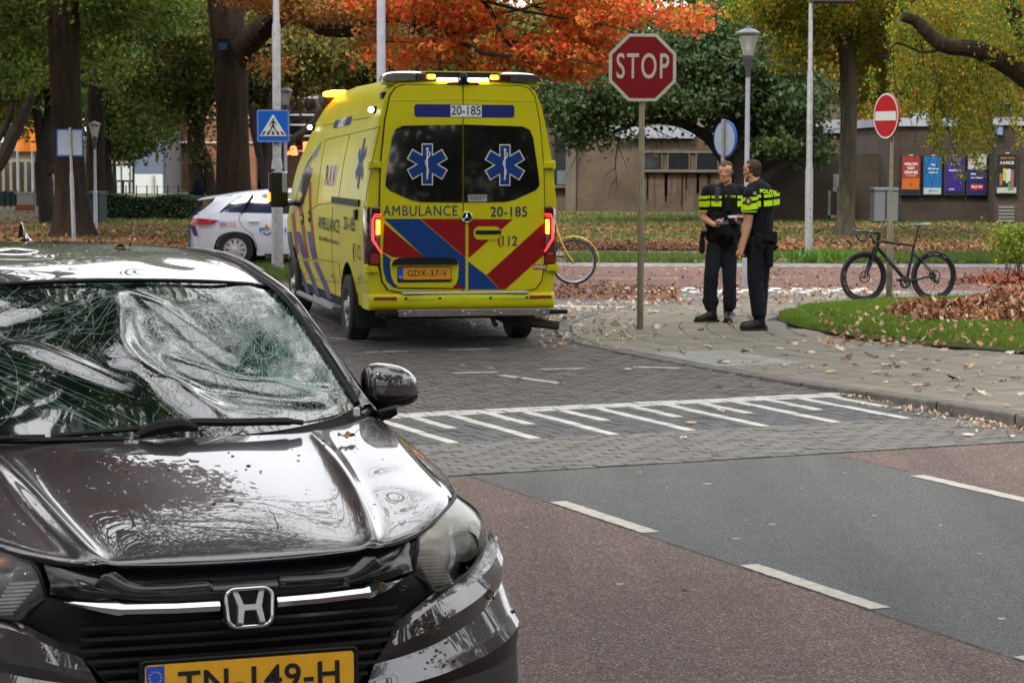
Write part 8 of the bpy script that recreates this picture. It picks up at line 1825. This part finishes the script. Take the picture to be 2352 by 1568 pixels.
def leaf_scatter(name, xyz, s0, s1, m, tilt=.35, curl=.35, group=None):
    n = len(xyz); s_ = NPR.uniform(s0, s1, n)[:, None, None]; T_ = np.repeat(TPL[None], n, 0).copy(); r2 = (T_[:, :, 0] ** 2 + T_[:, :, 1] ** 2)
    T_[:, :, 2] = r2 * NPR.normal(.6, .5, (n, 1)) * curl + NPR.normal(size=(n, 13)) * .08; T_[:, :, 0] *= NPR.uniform(.55, 1, (n, 1)); T_ *= s_
    a = NPR.uniform(0, 2 * PI, n); tx, ty = NPR.normal(0, tilt, n), NPR.normal(0, tilt, n)
    ca_, sa_ = np.cos(a)[:, None], np.sin(a)[:, None]; X = T_[:, :, 0] * ca_ - T_[:, :, 1] * sa_; Y_ = T_[:, :, 0] * sa_ + T_[:, :, 1] * ca_; Z = T_[:, :, 2] + X * np.sin(tx)[:, None] + Y_ * np.sin(ty)[:, None]
    Z = Z - np.minimum(Z.min(1), 0)[:, None] if tilt < .6 else Z
    V = np.stack([X, Y_, Z], 2) + np.asarray(xyz)[:, None, :]; i = np.arange(n)[:, None] * 13
    F = np.vstack([np.concatenate([i, i + 1 + k, i + 1 + (k + 1) % 12], 1) for k in range(12)]); return np_mesh(name, V.reshape(-1, 3), F, m)
# individual leaves on road and pavement
spots = []
for (u, v) in ((1158, 829), (1065, 838), (1130, 846), (1195, 868), (1655, 945), (1588, 970), (1650, 888), (1553, 1004), (1568, 1003), (2085, 937), (1640, 1042), (1574, 1346), (1440, 848), (1720, 884), (1770, 828), (2110, 950), (2060, 938), (2210, 945), (2185, 996), (2225, 998), (2170, 950), (2325, 1003), (1345, 790), (1095, 792), (1290, 878), (2290, 975)):
    p = at(u, v, .02); spots.append((p.x, p.y, .016 if p.y > 13.5 else .003, u))
M_BRL = mat('brown_leaf', (.13, .06, .03), .8, var=.4, vscale=30)
lv = [leaf_scatter('fallen_leaf', [(0, 0, 0)], .045 + .008 * k, .05 + .008 * k, M_FL3 if k % 3 else M_BRL, .1, .12 if k % 3 == 0 else .22) for k in range(7)]
for i, (x, y, z, u) in enumerate(spots):
    o = add_obj('fallen_leaf', lv[0 if u == 1574 else i % 7]); o.location = (x, y, z); o.rotation_euler = (0, 0, rnd.uniform(0, 6)); s = .045 / .05 * (.72 if y < 12 else 1); o.scale = (s, s, s)
    tag(o, 'lone brown leaf on the red asphalt in the foreground' if u == 1574 else 'single pale oak leaf lying on the road surface', 'leaf', None if u == 1574 else 'single leaves scattered on the street')
cnt_ = 0
while cnt_ < 150:
    u, v = rnd.uniform(1300, 2352), rnd.uniform(700, 960); p = at(u, v, .03); d, _s = kerb_dist(p.x, p.y)
    if d < .1 or in_poly(p.x, p.y) or p.y > 30: continue
    if rnd.random() > (1.0 if v > 745 else .45): continue
    z = zpave(p.x, p.y) + .006; o = add_obj('fallen_leaf', lv[cnt_ % 7]); o.location = (p.x, p.y, z); s = rnd.uniform(.6, 1.25); o.scale = (s, s, s); o.rotation_euler = (rnd.gauss(0, .12), rnd.gauss(0, .12), rnd.uniform(0, 6))
    tag(o, 'dry oak leaf lying on the pavement tiles', 'leaf', 'dry leaves scattered over the pavement'); cnt_ += 1
# litter drifts: gutter by the near kerb, far cycle path edge, road by the pavement tip
L_ = []
for q in range(420):
    s_ = rnd.uniform(0, 1); x, y = kerb_pt(np.interp(17.9 - 4.0 * s_, kc[::-1, 1], ks[::-1]), -.17 - abs(rnd.gauss(0, .10)) * (1 + 1.6 * s_)); L_.append((x, y, .014))
add_obj('gutter_litter', leaf_scatter('gutter_litter', L_, .008, .034, M_FL3, .6, .6), None, 'stuff')
L_ = [(*kerb_pt(rnd.uniform(4, 13), -.2 - abs(rnd.gauss(0, .55))), .014) for q in range(900)]; L_ += [tuple(at(rnd.uniform(1240, 1460), rnd.uniform(730, 800), .014)) for q in range(260)]
add_obj('leaf_litter', leaf_scatter('leaf_litter', L_, .02, .055, M_FL3, .3, .5), None, 'stuff')
def drift(name, n, fn, s0, s1, m, tilt=.5): add_obj(name, leaf_scatter(name, [fn() for _ in range(n)], s0, s1, m, tilt, .5), None, 'stuff')
def g_(u0, u1, v0, v1, z=.02): p = at(rnd.uniform(u0, u1), rnd.uniform(v0, v1), z); return tuple(p)
drift('leaf_drift', 2000, lambda: g_(1240, 1560, 656, 690, .02) if rnd.random() < .75 else g_(1500, 2352, 655, 700, .02), .022, .05, M_FL2)
drift('cycle_path_leaves', 500, lambda: g_(1240, 2352, 620, 660, .02), .025, .055, M_FL)
drift('road_leaves', 300, lambda: g_(1240, 2352, 680, 725, .014), .025, .05, M_FL3)
def parkleaf():
    while True:
        y = 45.8 + 30 * rnd.random() ** 1.5; x = rnd.uniform(-.26, .26) * y
        band = float(np.interp(y + .9 * math.sin(x * .5) + 1.4 * mnoise.noise((x * .35, y * .35, 0)), [45, 46.5, 51, 52.5, 54.5, 56, 61, 63, 67, 70, 76], [.5, 1, 1, .15, .15, .9, .9, .3, .25, .1, .35])) + .3 * mnoise.noise((x * .9, y * .9, 4))
        if rnd.random() < max(.03, band): return (x, y, .008 + abs(rnd.gauss(0, .012)))
drift('park_leaves', 40000, parkleaf, .035, .075, M_FLP, .28)
drift('verge_leaves', 5200, lambda: (lambda y: (rnd.uniform(-.26, .26) * y, y, .04))(rnd.uniform(39.6, 45.8)), .03, .06, M_FLP, .3)
drift('side_park_leaves', 7000, lambda: (lambda y: (rnd.uniform(-.27, -.05) * y, y, .03))(rnd.uniform(41, 58)), .035, .075, M_FLP, .3)
# leaf pile on the lawn
PC = at(2290, 765, .1)
def pile_h(x, y): 
    a, b_ = (x - 6.6) / 2.15, (y - 25.9) / 1.55; r_ = math.hypot(a, b_) + .12 * math.sin(5 * x) + .08 * math.sin(7 * y); return .34 * max(0, 1 - max(0, r_) ** 1.7)
def pl_():
    while True:
        x, y = rnd.uniform(4.3, 8.8), rnd.uniform(24.2, 27.6); h_ = pile_h(x, y)
        if h_ > 0.005: return (x, y, .05 + h_ + rnd.uniform(-.02, .04))
drift('leaf_pile', 13000, pl_, .03, .06, M_FL2, 1.0)
drift('leaf_pile_top', 2200, pl_, .028, .055, M_FL3, .9)
drift('lawn_leaves', 420, lambda: (lambda p: (p[0], p[1], .09))(at(rnd.uniform(1880, 2352), rnd.uniform(715, 800), .08)), .03, .055, M_FL)
mb = MB(); g = [[(x, y, .03 + pile_h(x, y) * .9) for x in np.linspace(4.3, 8.9, 50)] for y in np.linspace(24.1, 27.7, 40)]; mb.grid(np.array(g)); mb.build('leaf_pile_core', mat('pile_core', (.05, .022, .012), 1), None, smooth=True, kind='stuff')
drift('shrub_foot_leaves', 1300, lambda: (sh.x + rnd.gauss(.25, .5), sh.y + rnd.gauss(-.1, .28), .02 + abs(rnd.gauss(.05, .06))), .035, .06, ramp_mat('fallen_red_brown', [(.16, .04, .02), (.26, .07, .035), (.10, .03, .02)]), .8)
# ================================================================== THE TWO OFFICERS
M_SKIN = mat('skin', (.40, .20, .13), .55, var=.12, vscale=20)
M_UNI = mat('uniform_navy', (.006, .007, .012), .85, var=.35, vscale=14, bump=.25, bscale=30, spec=.15)
M_TROU = mat('trouser_navy', (.011, .013, .019), .85, var=.5, vscale=9, bump=.6, bscale=7, bdist=.03, stretch=(1, 1, 1.1), spec=.15)
M_VEST = mat('vest_black', (.006, .006, .008), .8, bump=.3, bscale=60, spec=.15)
M_BOOT = mat('boot_black', (.007, .007, .007), .5, spec=.3)
M_HIVIS = mat('hivis_yellow', (.42, .64, .006), .55, spec=.2)
M_HAIR = mat('hair_brown', (.085, .042, .020), .7, var=.4, spec=.2, vscale=60); M_HAIR2 = mat('hair_short', (.060, .036, .024), .8, var=.3, vscale=80, spec=.1)
def hand(prims, wrist, palm_end, side, up, curl=.5, thumb=None, grip=None):
    """palm, four unequal bent fingers, thumb from the side of the palm"""
    w_, p = Vector(wrist), Vector(palm_end); d = (p - w_).normalized(); s = Vector(side).normalized(); u = Vector(up).normalized()
    prims.append(('c', tuple(w_), tuple(w_.lerp(p, .5) + s * .012), .027, .024)); prims.append(('c', tuple(w_.lerp(p, .35)), tuple(p + s * .022), .024, .017)); prims.append(('c', tuple(w_.lerp(p, .35)), tuple(p - s * .022), .024, .017))
    for i, (o_, L_) in enumerate(((-.031, .066), (-.011, .076), (.011, .072), (.030, .056))):
        a = p + s * o_; ang = curl * (1 + .12 * i); b_ = a + (d * math.cos(ang) + u * math.sin(ang)) * L_ * .45; c = b_ + (d * math.cos(ang * 2.1) + u * math.sin(ang * 2.1)) * L_ * .33; e = c + (d * math.cos(ang * 2.9) + u * math.sin(ang * 2.9)) * L_ * .25
        prims += [('c', tuple(a - d * .01), tuple(b_), .0098, .009), ('c', tuple(b_), tuple(c), .009, .0082), ('c', tuple(c), tuple(e), .0082, .007)]
    t0 = w_.lerp(p, .3) - s * .025; t1 = t0 - s * .025 + d * .03 + u * .01; t2 = t1 + d * .03 + s * .004 + u * .012
    prims += [('c', tuple(t0), tuple(t1), .014, .011), ('c', tuple(t1), tuple(t2), .011, .009)]
def head(prims, c, fwd, k=1.0, tilt=0.):
    """skull, jaw, nose, brow, ears; fwd is the direction faced"""
    c = Vector(c); f = Vector(fwd).normalized(); s = Vector((f.y, -f.x, 0)).normalized(); u = s.cross(f)
    if u.z < 0: u = -u
    P_ = lambda a, b_, h_: tuple(c + f * a * k + s * b_ * k + u * h_ * k)
    prims += [('c', P_(-.028, 0, .035), P_(.018, 0, .03), .076, .074), ('c', P_(.0, 0, -.02), P_(.045, 0, -.02), .066, .048), ('c', P_(.045, 0, -.055), P_(.062, 0, -.085), .040, .027), ('c', P_(.0, .035, -.05), P_(.055, .012, -.088), .03, .022), ('c', P_(.0, -.035, -.05), P_(.055, -.012, -.088), .03, .022),
              ('c', P_(.080, 0, .014), P_(.100, 0, -.020), .009, .012), ('c', P_(.088, .009, -.024), P_(.088, -.009, -.024), .009, .009), ('c', P_(.074, .028, .024), P_(.074, -.028, .024), .012, .012), ('c', P_(.082, .018, -.050), P_(.082, -.018, -.050), .0085, .0085), ('c', P_(.080, .016, -.060), P_(.080, -.016, -.060), .009, .009),
              ('c', P_(.0, .076, .01), P_(-.006, .080, -.018), .014, .009), ('c', P_(.0, -.076, .01), P_(-.006, -.080, -.018), .014, .009), ('c', P_(.052, .030, -.016), P_(.03, .040, -.012), .024, .027), ('c', P_(.052, -.030, -.016), P_(.03, -.040, -.012), .024, .027)]
    return P_
def small(name, fn, m, par, smooth=True): mb = MB(); fn(mb); return mb.build(name, m, par, smooth=smooth)
def boot(par, ankle, toe_dir, m=M_BOOT, name='boot'):
    a = Vector(ankle); d = Vector((toe_dir[0], toe_dir[1], 0)).normalized()
    G0 = lambda f, z: (a.x + d.x * f, a.y + d.y * f, z)
    blob(name, [('c', G0(0, .27), G0(.0, .10), .066, .056), ('c', G0(-.03, .055), G0(.05, .06), .045, .05), ('c', G0(.04, .07), G0(.14, .045), .05, .042), ('c', G0(.12, .042), G0(.185, .04), .046, .040)], m, par, .010, 3)
    mb = MB(); s = Vector((-d.y, d.x, 0)); g = []
    for f, w_ in ((-.085, .025), (-.06, .042), (0, .044), (.07, .050), (.14, .055), (.20, .045), (.228, .02)):
        g.append([tuple(a * Vector((1, 1, 0)) if False else Vector((a.x, a.y, 0)) + d * f + s * w_ + Vector((0, 0, .0))), tuple(Vector((a.x, a.y, 0)) + d * f + s * (w_ + .003) + Vector((0, 0, .028))), tuple(Vector((a.x, a.y, 0)) + d * f - s * (w_ + .003) + Vector((0, 0, .028))), tuple(Vector((a.x, a.y, 0)) + d * f - s * w_)])
    mb.grid(np.array(g), wrap=True); mb.build('sole', M_RUBBER, par)
ZG = .022
def officer(name_label, base, prims_skin, torso, shirt, sleeves, trous): pass
# local axes of both: x image right, y away, z up, metres; scale k from photo px
# ---- officer A: left, faces the camera and looks down at his phone
pA = at(1648, 739, ZG); kA = _F / pA.y; OA = thing('person', 'police officer facing the camera, looking down at a phone, short brown hair', 'person', (pA.x, pA.y, ZG))
def XA(u): return (u - 1650) / kA
def ZA(v): return (739 - v) / kA * 1.0
sk = []; hA = (XA(1664), -.02, ZA(395)); PA = head(sk, hA, (-.35, -1, -.16), 1.0)
sk += [('c', (XA(1667), .0, ZA(415)), (XA(1663), .01, ZA(432)), .062, .068), ('c', (XA(1664), .01, ZA(440)), (XA(1660), 0, ZA(520)), .10, .13), ('c', (XA(1635), 0, ZA(438)), (XA(1695), 0, ZA(440)), .07, .07)]
# his right arm (image left) : shoulder -> elbow -> phone
sh, el, wr = (XA(1625), -.01, ZA(440)), (XA(1614), -.03, ZA(500)), (XA(1634), -.26, ZA(514))
sk += [('c', sh, el, .058, .043), ('c', el, wr, .046, .028)]; hand(sk, wr, (XA(1644), -.30, ZA(513)), (0, -.5, -.6), (.3, -.1, .6), .55)
sh2, el2, wr2 = (XA(1702), .0, ZA(440)), (XA(1712), .0, ZA(500)), (XA(1696), -.16, ZA(508))
sk += [('c', sh2, el2, .058, .043), ('c', el2, wr2, .044, .028)]; hand(sk, wr2, (XA(1690), -.2, ZA(507)), (0, -.5, -.6), (-.3, -.1, .6), .5)
for (hx, kx, ax, yk) in ((1640, 1634, 1632, -.03), (1676, 1677, 1677, 0)): sk += [('c', (XA(hx), 0, ZA(560)), (XA(kx), yk, ZA(640)), .085, .055), ('c', (XA(kx), yk, ZA(640)), (XA(ax), 0, ZA(690)), .055, .03)]
blob('body', sk, M_SKIN, OA, .007, 5)
hr = [('c', PA(-.038, 0, .050), PA(-.01, 0, .066), .078, .066), ('c', PA(.0, .0, .094), PA(.062, -.01, .082), .034, .020), ('c', PA(-.05, 0, .01), PA(-.045, 0, -.03), .055, .045), ('c', PA(.0, .062, .03), PA(-.02, .066, .0), .022, .018), ('c', PA(.0, -.062, .03), PA(-.02, -.066, .0), .022, .018), ('c', PA(.04, .03, .088), PA(.068, .0, .078), .020, .016)]
blob('hair', hr, M_HAIR, OA, .008, 2)
def face(PX, OB, beard=True):
    mb = MB()
    for s in (1, -1): mb.ell(PX(.079, s * .030, .006), (.008, .006, .0035), 8, 6)
    mb.build('eyes', mat('eye_dark', (.06, .04, .03), .4), OB, smooth=True)
    mb = MB()
    for s in (1, -1): mb.tube([PX(.085, s * .016, .026), PX(.083, s * .030, .031), PX(.072, s * .044, .026)], .003, 5)
    mb.build('eyebrows', M_HAIR, OB, smooth=True)
    mb = MB(); mb.tube([PX(.086, .020, -.055), PX(.092, 0, -.054), PX(.086, -.020, -.055)], .004, 5); mb.build('lips', mat('lips', (.26, .10, .08), .5), OB, smooth=True)
    if beard: blob('beard', [('c', PX(.048, .03, -.076), PX(.066, 0, -.094), .022, .026), ('c', PX(.048, -.03, -.076), PX(.066, 0, -.094), .022, .026), ('c', PX(.012, .054, -.05), PX(.045, .035, -.078), .016, .018), ('c', PX(.012, -.054, -.05), PX(.045, -.035, -.078), .016, .018)], mat('stubble', (.27, .14, .09), .8), OB, .007, 2)
face(PA, OA)
# shirt with short sleeves and vest
st_ = [('c', (XA(1633), .0, ZA(437)), (XA(1697), .0, ZA(438)), .078, .078), ('c', (XA(1650), 0, ZA(446)), (XA(1648), .0, ZA(540)), .125, .125), ('c', (XA(1678), 0, ZA(446)), (XA(1676), .0, ZA(540)), .125, .125), ('c', (XA(1664), .01, ZA(425)), (XA(1664), .01, ZA(436)), .068, .09),
       ('c', sh, (XA(1617), -.02, ZA(474)), .076, .068), ('c', sh2, (XA(1709), 0, ZA(474)), .076, .068)]
blob('shirt', st_, M_UNI, OA, .010, 5)
blob('vest', [('c', (XA(1648), -.02, ZA(448)), (XA(1648), -.02, ZA(538)), .130, .132), ('c', (XA(1678), -.02, ZA(448)), (XA(1678), -.02, ZA(538)), .130, .132), ('c', (XA(1640), 0, ZA(432)), (XA(1642), -.06, ZA(455)), .04, .05), ('c', (XA(1688), 0, ZA(432)), (XA(1686), -.06, ZA(455)), .04, .05)], M_VEST, OA, .012, 4)
def band(par, c, rx, ry, z0, z1, m, a0=0, a1=2 * PI, name='hivis_band', slope=0., n=30):
    mb = MB(); g = []
    for i in range(n + 1):
        a = a0 + (a1 - a0) * i / n; sgn = lambda q: math.copysign(abs(q) ** .75, q)
        x, y = c[0] + rx * sgn(math.cos(a)), c[1] + ry * sgn(math.sin(a)); g.append([(x, y, z0 + slope * math.cos(a)), (x, y, z1 + slope * math.cos(a))])
    mb.grid(np.array(g)); return mb.build(name, m, par, smooth=True)
cx = XA(1663)
for (v0, v1) in ((473, 461), (455, 449)):
    for (a0, a1) in ((185, 222), (228, 262), (300, 352)): band(OA, (cx, -.02), .222, .158, ZA(v0), ZA(v1), M_HIVIS, R(a0), R(a1))
    band(OA, (XA(1619.5), -.02), .078, .078, ZA(v0 + 2), ZA(v1 + 1), M_HIVIS, name='sleeve_band'); band(OA, (XA(1707), .0), .078, .078, ZA(v0), ZA(v1), M_HIVIS, name='sleeve_band')
band(OA, (XA(1616.5), -.022), .071, .071, ZA(485), ZA(483), M_HIVIS, name='sleeve_hem')
text_obj('lettering', 'POLITIE', .035, M_HIVIS, OA, frame_mat((cx + .05, -.182, ZA(451)), (1, 0, 0), (0, 0, 1)), .001, .0005)
small('collar', lambda mb: (mb.tube([(XA(1655), -.08, ZA(428)), (XA(1662), -.105, ZA(440))], .016, 6), mb.tube([(XA(1675), -.07, ZA(426)), (XA(1664), -.105, ZA(440))], .016, 6)), M_UNI, OA)
small('radio', lambda mb: (mb.box((XA(1638), -.20, ZA(461)), (XA(1646), -.15, ZA(436)), .008), mb.tube([(XA(1640), -.17, ZA(437)), (XA(1639), -.17, ZA(424))], .006, 6), mb.box((XA(1640), -.19, ZA(447)), (XA(1650), -.15, ZA(430)), .01)), mat('radio_dark', (.03, .035, .045), .5), OA)
small('chest_pouch', lambda mb: (mb.box((XA(1633), -.20, ZA(512)), (XA(1652), -.13, ZA(487)), .01), mb.box((XA(1663), -.19, ZA(486)), (XA(1674), -.14, ZA(448)), .01), mb.box((XA(1672), -.19, ZA(515)), (XA(1692), -.14, ZA(490)), .01)), M_VEST, OA)
tr_ = [('c', (XA(1652), 0, ZA(545)), (XA(1675), 0, ZA(545)), .125, .125), ('c', (XA(1645), 0, ZA(560)), (XA(1634), -.05, ZA(625)), .108, .085), ('c', (XA(1634), -.05, ZA(625)), (XA(1632), -.01, ZA(672)), .085, .082), ('c', (XA(1632), -.01, ZA(672)), (XA(1634), 0, ZA(702)), .082, .076), ('c', (XA(1674), 0, ZA(560)), (XA(1676), -.01, ZA(635)), .105, .082), ('c', (XA(1676), -.01, ZA(635)), (XA(1678), 0, ZA(700)), .080, .076), ('c', (XA(1630), 0, ZA(690)), (XA(1637), 0, ZA(692)), .080, .080)]
for (u_, v_, a_) in ((1634, 640, .05), (1633, 655, -.04), (1676, 648, .04), (1677, 662, -.04), (1634, 628, -.05), (1638, 590, .05), (1676, 600, -.05), (1633, 680, .03), (1677, 682, .03)): tr_.append(('c', (XA(u_) - .075, -.035, ZA(v_) + a_), (XA(u_) + .075, -.055, ZA(v_) - a_), .016, .012))
blob('trousers', tr_, M_TROU, OA, .011, 2)
small('belt', lambda mb: mb.lathe([(.158, -.03), (.165, -.02), (.165, .025), (.158, .03)], 26, (XA(1663), 0, ZA(538)), 'z'), M_VEST, OA).scale = (1.25, 1, 1)
OA.children[-1].location.x = -XA(1663) * .25
small('holster', lambda mb: (mb.box((XA(1606), -.10, ZA(582)), (XA(1618), .02, ZA(545)), .02), mb.tube([(XA(1612), -.05, ZA(545)), (XA(1614), -.09, ZA(532)), (XA(1622), -.11, ZA(528))], .03, 8)), M_VEST, OA)
small('belt_gear', lambda mb: (mb.ell((XA(1617), -.12, ZA(527)), (.03, .022, .028), 10, 8)), mat('gear_pale', (.10, .11, .115), .4), OA)
small('belt_pouch', lambda mb: (mb.box((XA(1680), -.2, ZA(560)), (XA(1690), -.1, ZA(538)), .01), mb.box((XA(1664), -.19, ZA(552)), (XA(1673), -.12, ZA(536)), .01)), M_VEST, OA)
boot(OA, (XA(1637), 0, 0), (-.95, -.45)); boot(OA, (XA(1675), .03, 0), (-.12, -1))
pg = frame_mat((XA(1651) + pA.x, pA.y - .33, ZA(509) + ZG), (1, -.1, .02), (.1, 1, .5)); mb = MB(); mb.box((-.075, -.037, -.005), (.075, .037, .005), .003)
o = mb.build('phone', mat('phone_case', (.03, .03, .05), .3, coat=.5)); o.matrix_world = pg; tag(o, 'flat phone in the right hand of the officer facing the camera', 'phone')
# ---- officer B: right, seen from behind and to the side, head turned left
pB = at(1737, 757, ZG); kB = _F / pB.y; OB_ = thing('person', 'police officer seen from behind with short cropped hair, arm hanging down', 'person', (pB.x, pB.y, ZG))
def XB(u): return (u - 1737) / kB
def ZB(v): return (757 - v) / kB
sk = []; hB = (XB(1722), .0, ZB(392)); PB_ = head(sk, hB, (-.80, .62, -.12), 1.03)
sk += [('c', (XB(1727), .0, ZB(412)), (XB(1735), .0, ZB(428)), .066, .075), ('c', (XB(1738), 0, ZB(440)), (XB(1738), 0, ZB(520)), .11, .13)]
sh, el, wr = (XB(1717), -.17, ZB(448)), (XB(1710), -.19, ZB(515)), (XB(1697), -.24, ZB(567))
sk += [('c', sh, el, .066, .048), ('c', el, wr, .050, .031)]; hand(sk, wr, (XB(1691), -.255, ZB(581)), (.7, -.5, 0), (.35, .4, -.2), .75)
sh2, el2, wr2 = (XB(1752), .16, ZB(446)), (XB(1742), .2, ZB(505)), (XB(1708), .06, ZB(503))
sk += [('c', sh2, el2, .06, .046), ('c', el2, wr2, .046, .030)]; hand(sk, wr2, (XB(1697), .03, ZB(500)), (0, .2, 1), (-.3, -.7, -.3), .6)
for (hx, kx, ax, y_) in ((1738, 1730, 1742, -.08), (1750, 1748, 1748, .10)): sk += [('c', (XB(hx), y_, ZB(560)), (XB(kx), y_, ZB(645)), .09, .06), ('c', (XB(kx), y_, ZB(645)), (XB(ax), y_, ZB(700)), .058, .03)]
blob('body', sk, M_SKIN, OB_, .007, 5); face(PB_, OB_, True)
blob('hair', [('c', PB_(-.038, 0, .040), PB_(-.005, 0, .054), .078, .068), ('c', PB_(-.045, 0, .0), PB_(-.048, 0, -.035), .062, .048), ('c', PB_(-.01, .055, .03), PB_(-.03, .055, -.01), .026, .02), ('c', PB_(-.01, -.055, .03), PB_(-.03, -.055, -.01), .026, .02), ('c', PB_(.03, 0, .085), PB_(.065, 0, .07), .024, .018)], M_HAIR2, OB_, .008, 2)
st_ = [('c', (XB(1722), -.12, ZB(440)), (XB(1752), .13, ZB(440)), .092, .088), ('c', (XB(1736), -.06, ZB(452)), (XB(1741), -.05, ZB(548)), .155, .125), ('c', (XB(1748), .06, ZB(452)), (XB(1748), .05, ZB(548)), .145, .12), ('c', (XB(1734), 0, ZB(420)), (XB(1737), 0, ZB(434)), .07, .10), ('c', (XB(1738), -.05, ZB(450)), (XB(1740), 0, ZB(480)), .17, .17),
       ('c', sh, (XB(1714), -.18, ZB(480)), .090, .080), ('c', sh2, (XB(1748), .19, ZB(478)), .08, .072)]
blob('shirt', st_, M_UNI, OB_, .010, 5)
for (v0, v1, gr) in ((477, 463, .0), (457, 449, .0)):
    band(OB_, (XB(1714.5), -.180), .094, .092, ZB(v0 + 3), ZB(v1 + 3), M_HIVIS, name='sleeve_band', slope=.012)
    [band(OB_, (XB(1742), -.01), .208, .222, ZB(v0 - 4), ZB(v1 - 3), M_HIVIS, R(q0), R(q1), slope=.022) for q0, q1 in ((250, 268), (272, 296), (300, 350))]
band(OB_, (XB(1713.5), -.181), .085, .082, ZB(485.5), ZB(483.5), M_HIVIS, name='sleeve_hem')
text_obj('lettering', 'POLITIE', .062, M_HIVIS, OB_, frame_mat((XB(1755), -.228, ZB(440)), (1, .15, -.12), (.0, .45, 1)), .001, .0015, sx=.9)
small('shoulder_patch', lambda mb: mb.lathe([(.042, 0), (0, -.006)], 14, (XB(1709), -.275, ZB(461)), 'y'), mat('patch_blue', (.02, .03, .07), .6), OB_); small('patch_flame', lambda mb: mb.ell((XB(1709), -.285, ZB(462)), (.018, .006, .026), 10, 6), mat('patch_orange', (.6, .25, .02), .5), OB_)
small('rank_mark', lambda mb: [mb.box((XB(1721 + 4 * i), -.262 - .0 * j, ZB(441 + 4 * j) - .005), (XB(1723 + 4 * i), -.255, ZB(441 + 4 * j) + .006)) for i in range(2) for j in range(2)], M_WHITEP, OB_)
small('collar', lambda mb: mb.tube([(XB(1730) + .075 * math.cos(t), .085 * math.sin(t), ZB(424) + .02 * math.cos(t)) for t in np.linspace(0, 2 * PI, 15)[:-1]], .022, 6, closed=True), M_UNI, OB_)
small('earpiece_cord', lambda mb: mb.tube(catmull([PB_(-.01, .082, -.02), (XB(1738), -.06, ZB(418)), (XB(1747), -.10, ZB(424)), (XB(1752), -.1, ZB(423))], 14), .0045, 5), mat('cord', (.45, .55, .4), .4), OB_)
tr_ = [('c', (XB(1733), -.04, ZB(555)), (XB(1755), .03, ZB(555)), .135, .125), ('c', (XB(1736), -.06, ZB(565)), (XB(1731), -.08, ZB(640)), .118, .088), ('c', (XB(1731), -.08, ZB(640)), (XB(1741), -.08, ZB(718)), .088, .084), ('c', (XB(1752), .08, ZB(565)), (XB(1751), .10, ZB(640)), .105, .080), ('c', (XB(1751), .1, ZB(640)), (XB(1748), .1, ZB(716)), .078, .074)]
for (u_, v_, a_) in ((1731, 650, .05), (1733, 664, -.04), (1737, 685, .04), (1740, 700, -.03), (1733, 610, -.06), (1738, 630, .05)): tr_.append(('c', (XB(u_) - .07, -.13, ZB(v_) + a_), (XB(u_) + .085, -.135, ZB(v_) - a_), .016, .012))
blob('trousers', tr_, M_TROU, OB_, .011, 2)
small('belt', lambda mb: mb.lathe([(.165, -.04), (.178, -.03), (.178, .025), (.165, .035)], 26, (XB(1744), .0, ZB(545)), 'z'), M_VEST, OB_)
small('holster', lambda mb: (mb.box((XB(1755), -.20, ZB(612)), (XB(1770), -.08, ZB(560)), .02), mb.tube([(XB(1764), -.16, ZB(572)), (XB(1775), -.17, ZB(565)), (XB(1778), -.17, ZB(562))], .028, 8)), M_VEST, OB_)
for bx_ in (((XB(1766), -.12, ZB(560)), (XB(1780), .02, ZB(530))), ((XB(1728), -.26, ZB(560)), (XB(1740), -.18, ZB(535))), ((XB(1700), -.12, ZB(590)), (XB(1714), -.0, ZB(555)))): small('belt_pouch', lambda mb: mb.box(bx_[0], bx_[1], .012), M_VEST, OB_)
small('held_key', lambda mb: mb.box((XB(1689), -.27, ZB(589)), (XB(1693), -.26, ZB(583)), .002), mat('key_yellow', (.7, .5, .02), .5), OB_)
boot(OB_, (XB(1744), -.08, 0), (-.93, -.35)); boot(OB_, (XB(1748), .12, 0), (-.7, .3))
pg = frame_mat((XB(1686) + pB.x, pB.y + .0, ZB(498) + ZG), (1, .2, .05), (.1, 1, .35)); mb = MB(); mb.box((-.08, -.037, -.006), (.08, .037, .006), .003)
o = mb.build('phone', mat('phone_grey', (.05, .05, .055), .35, coat=.5)); o.matrix_world = pg; tag(o, 'dark phone held by the officer seen from behind', 'phone')
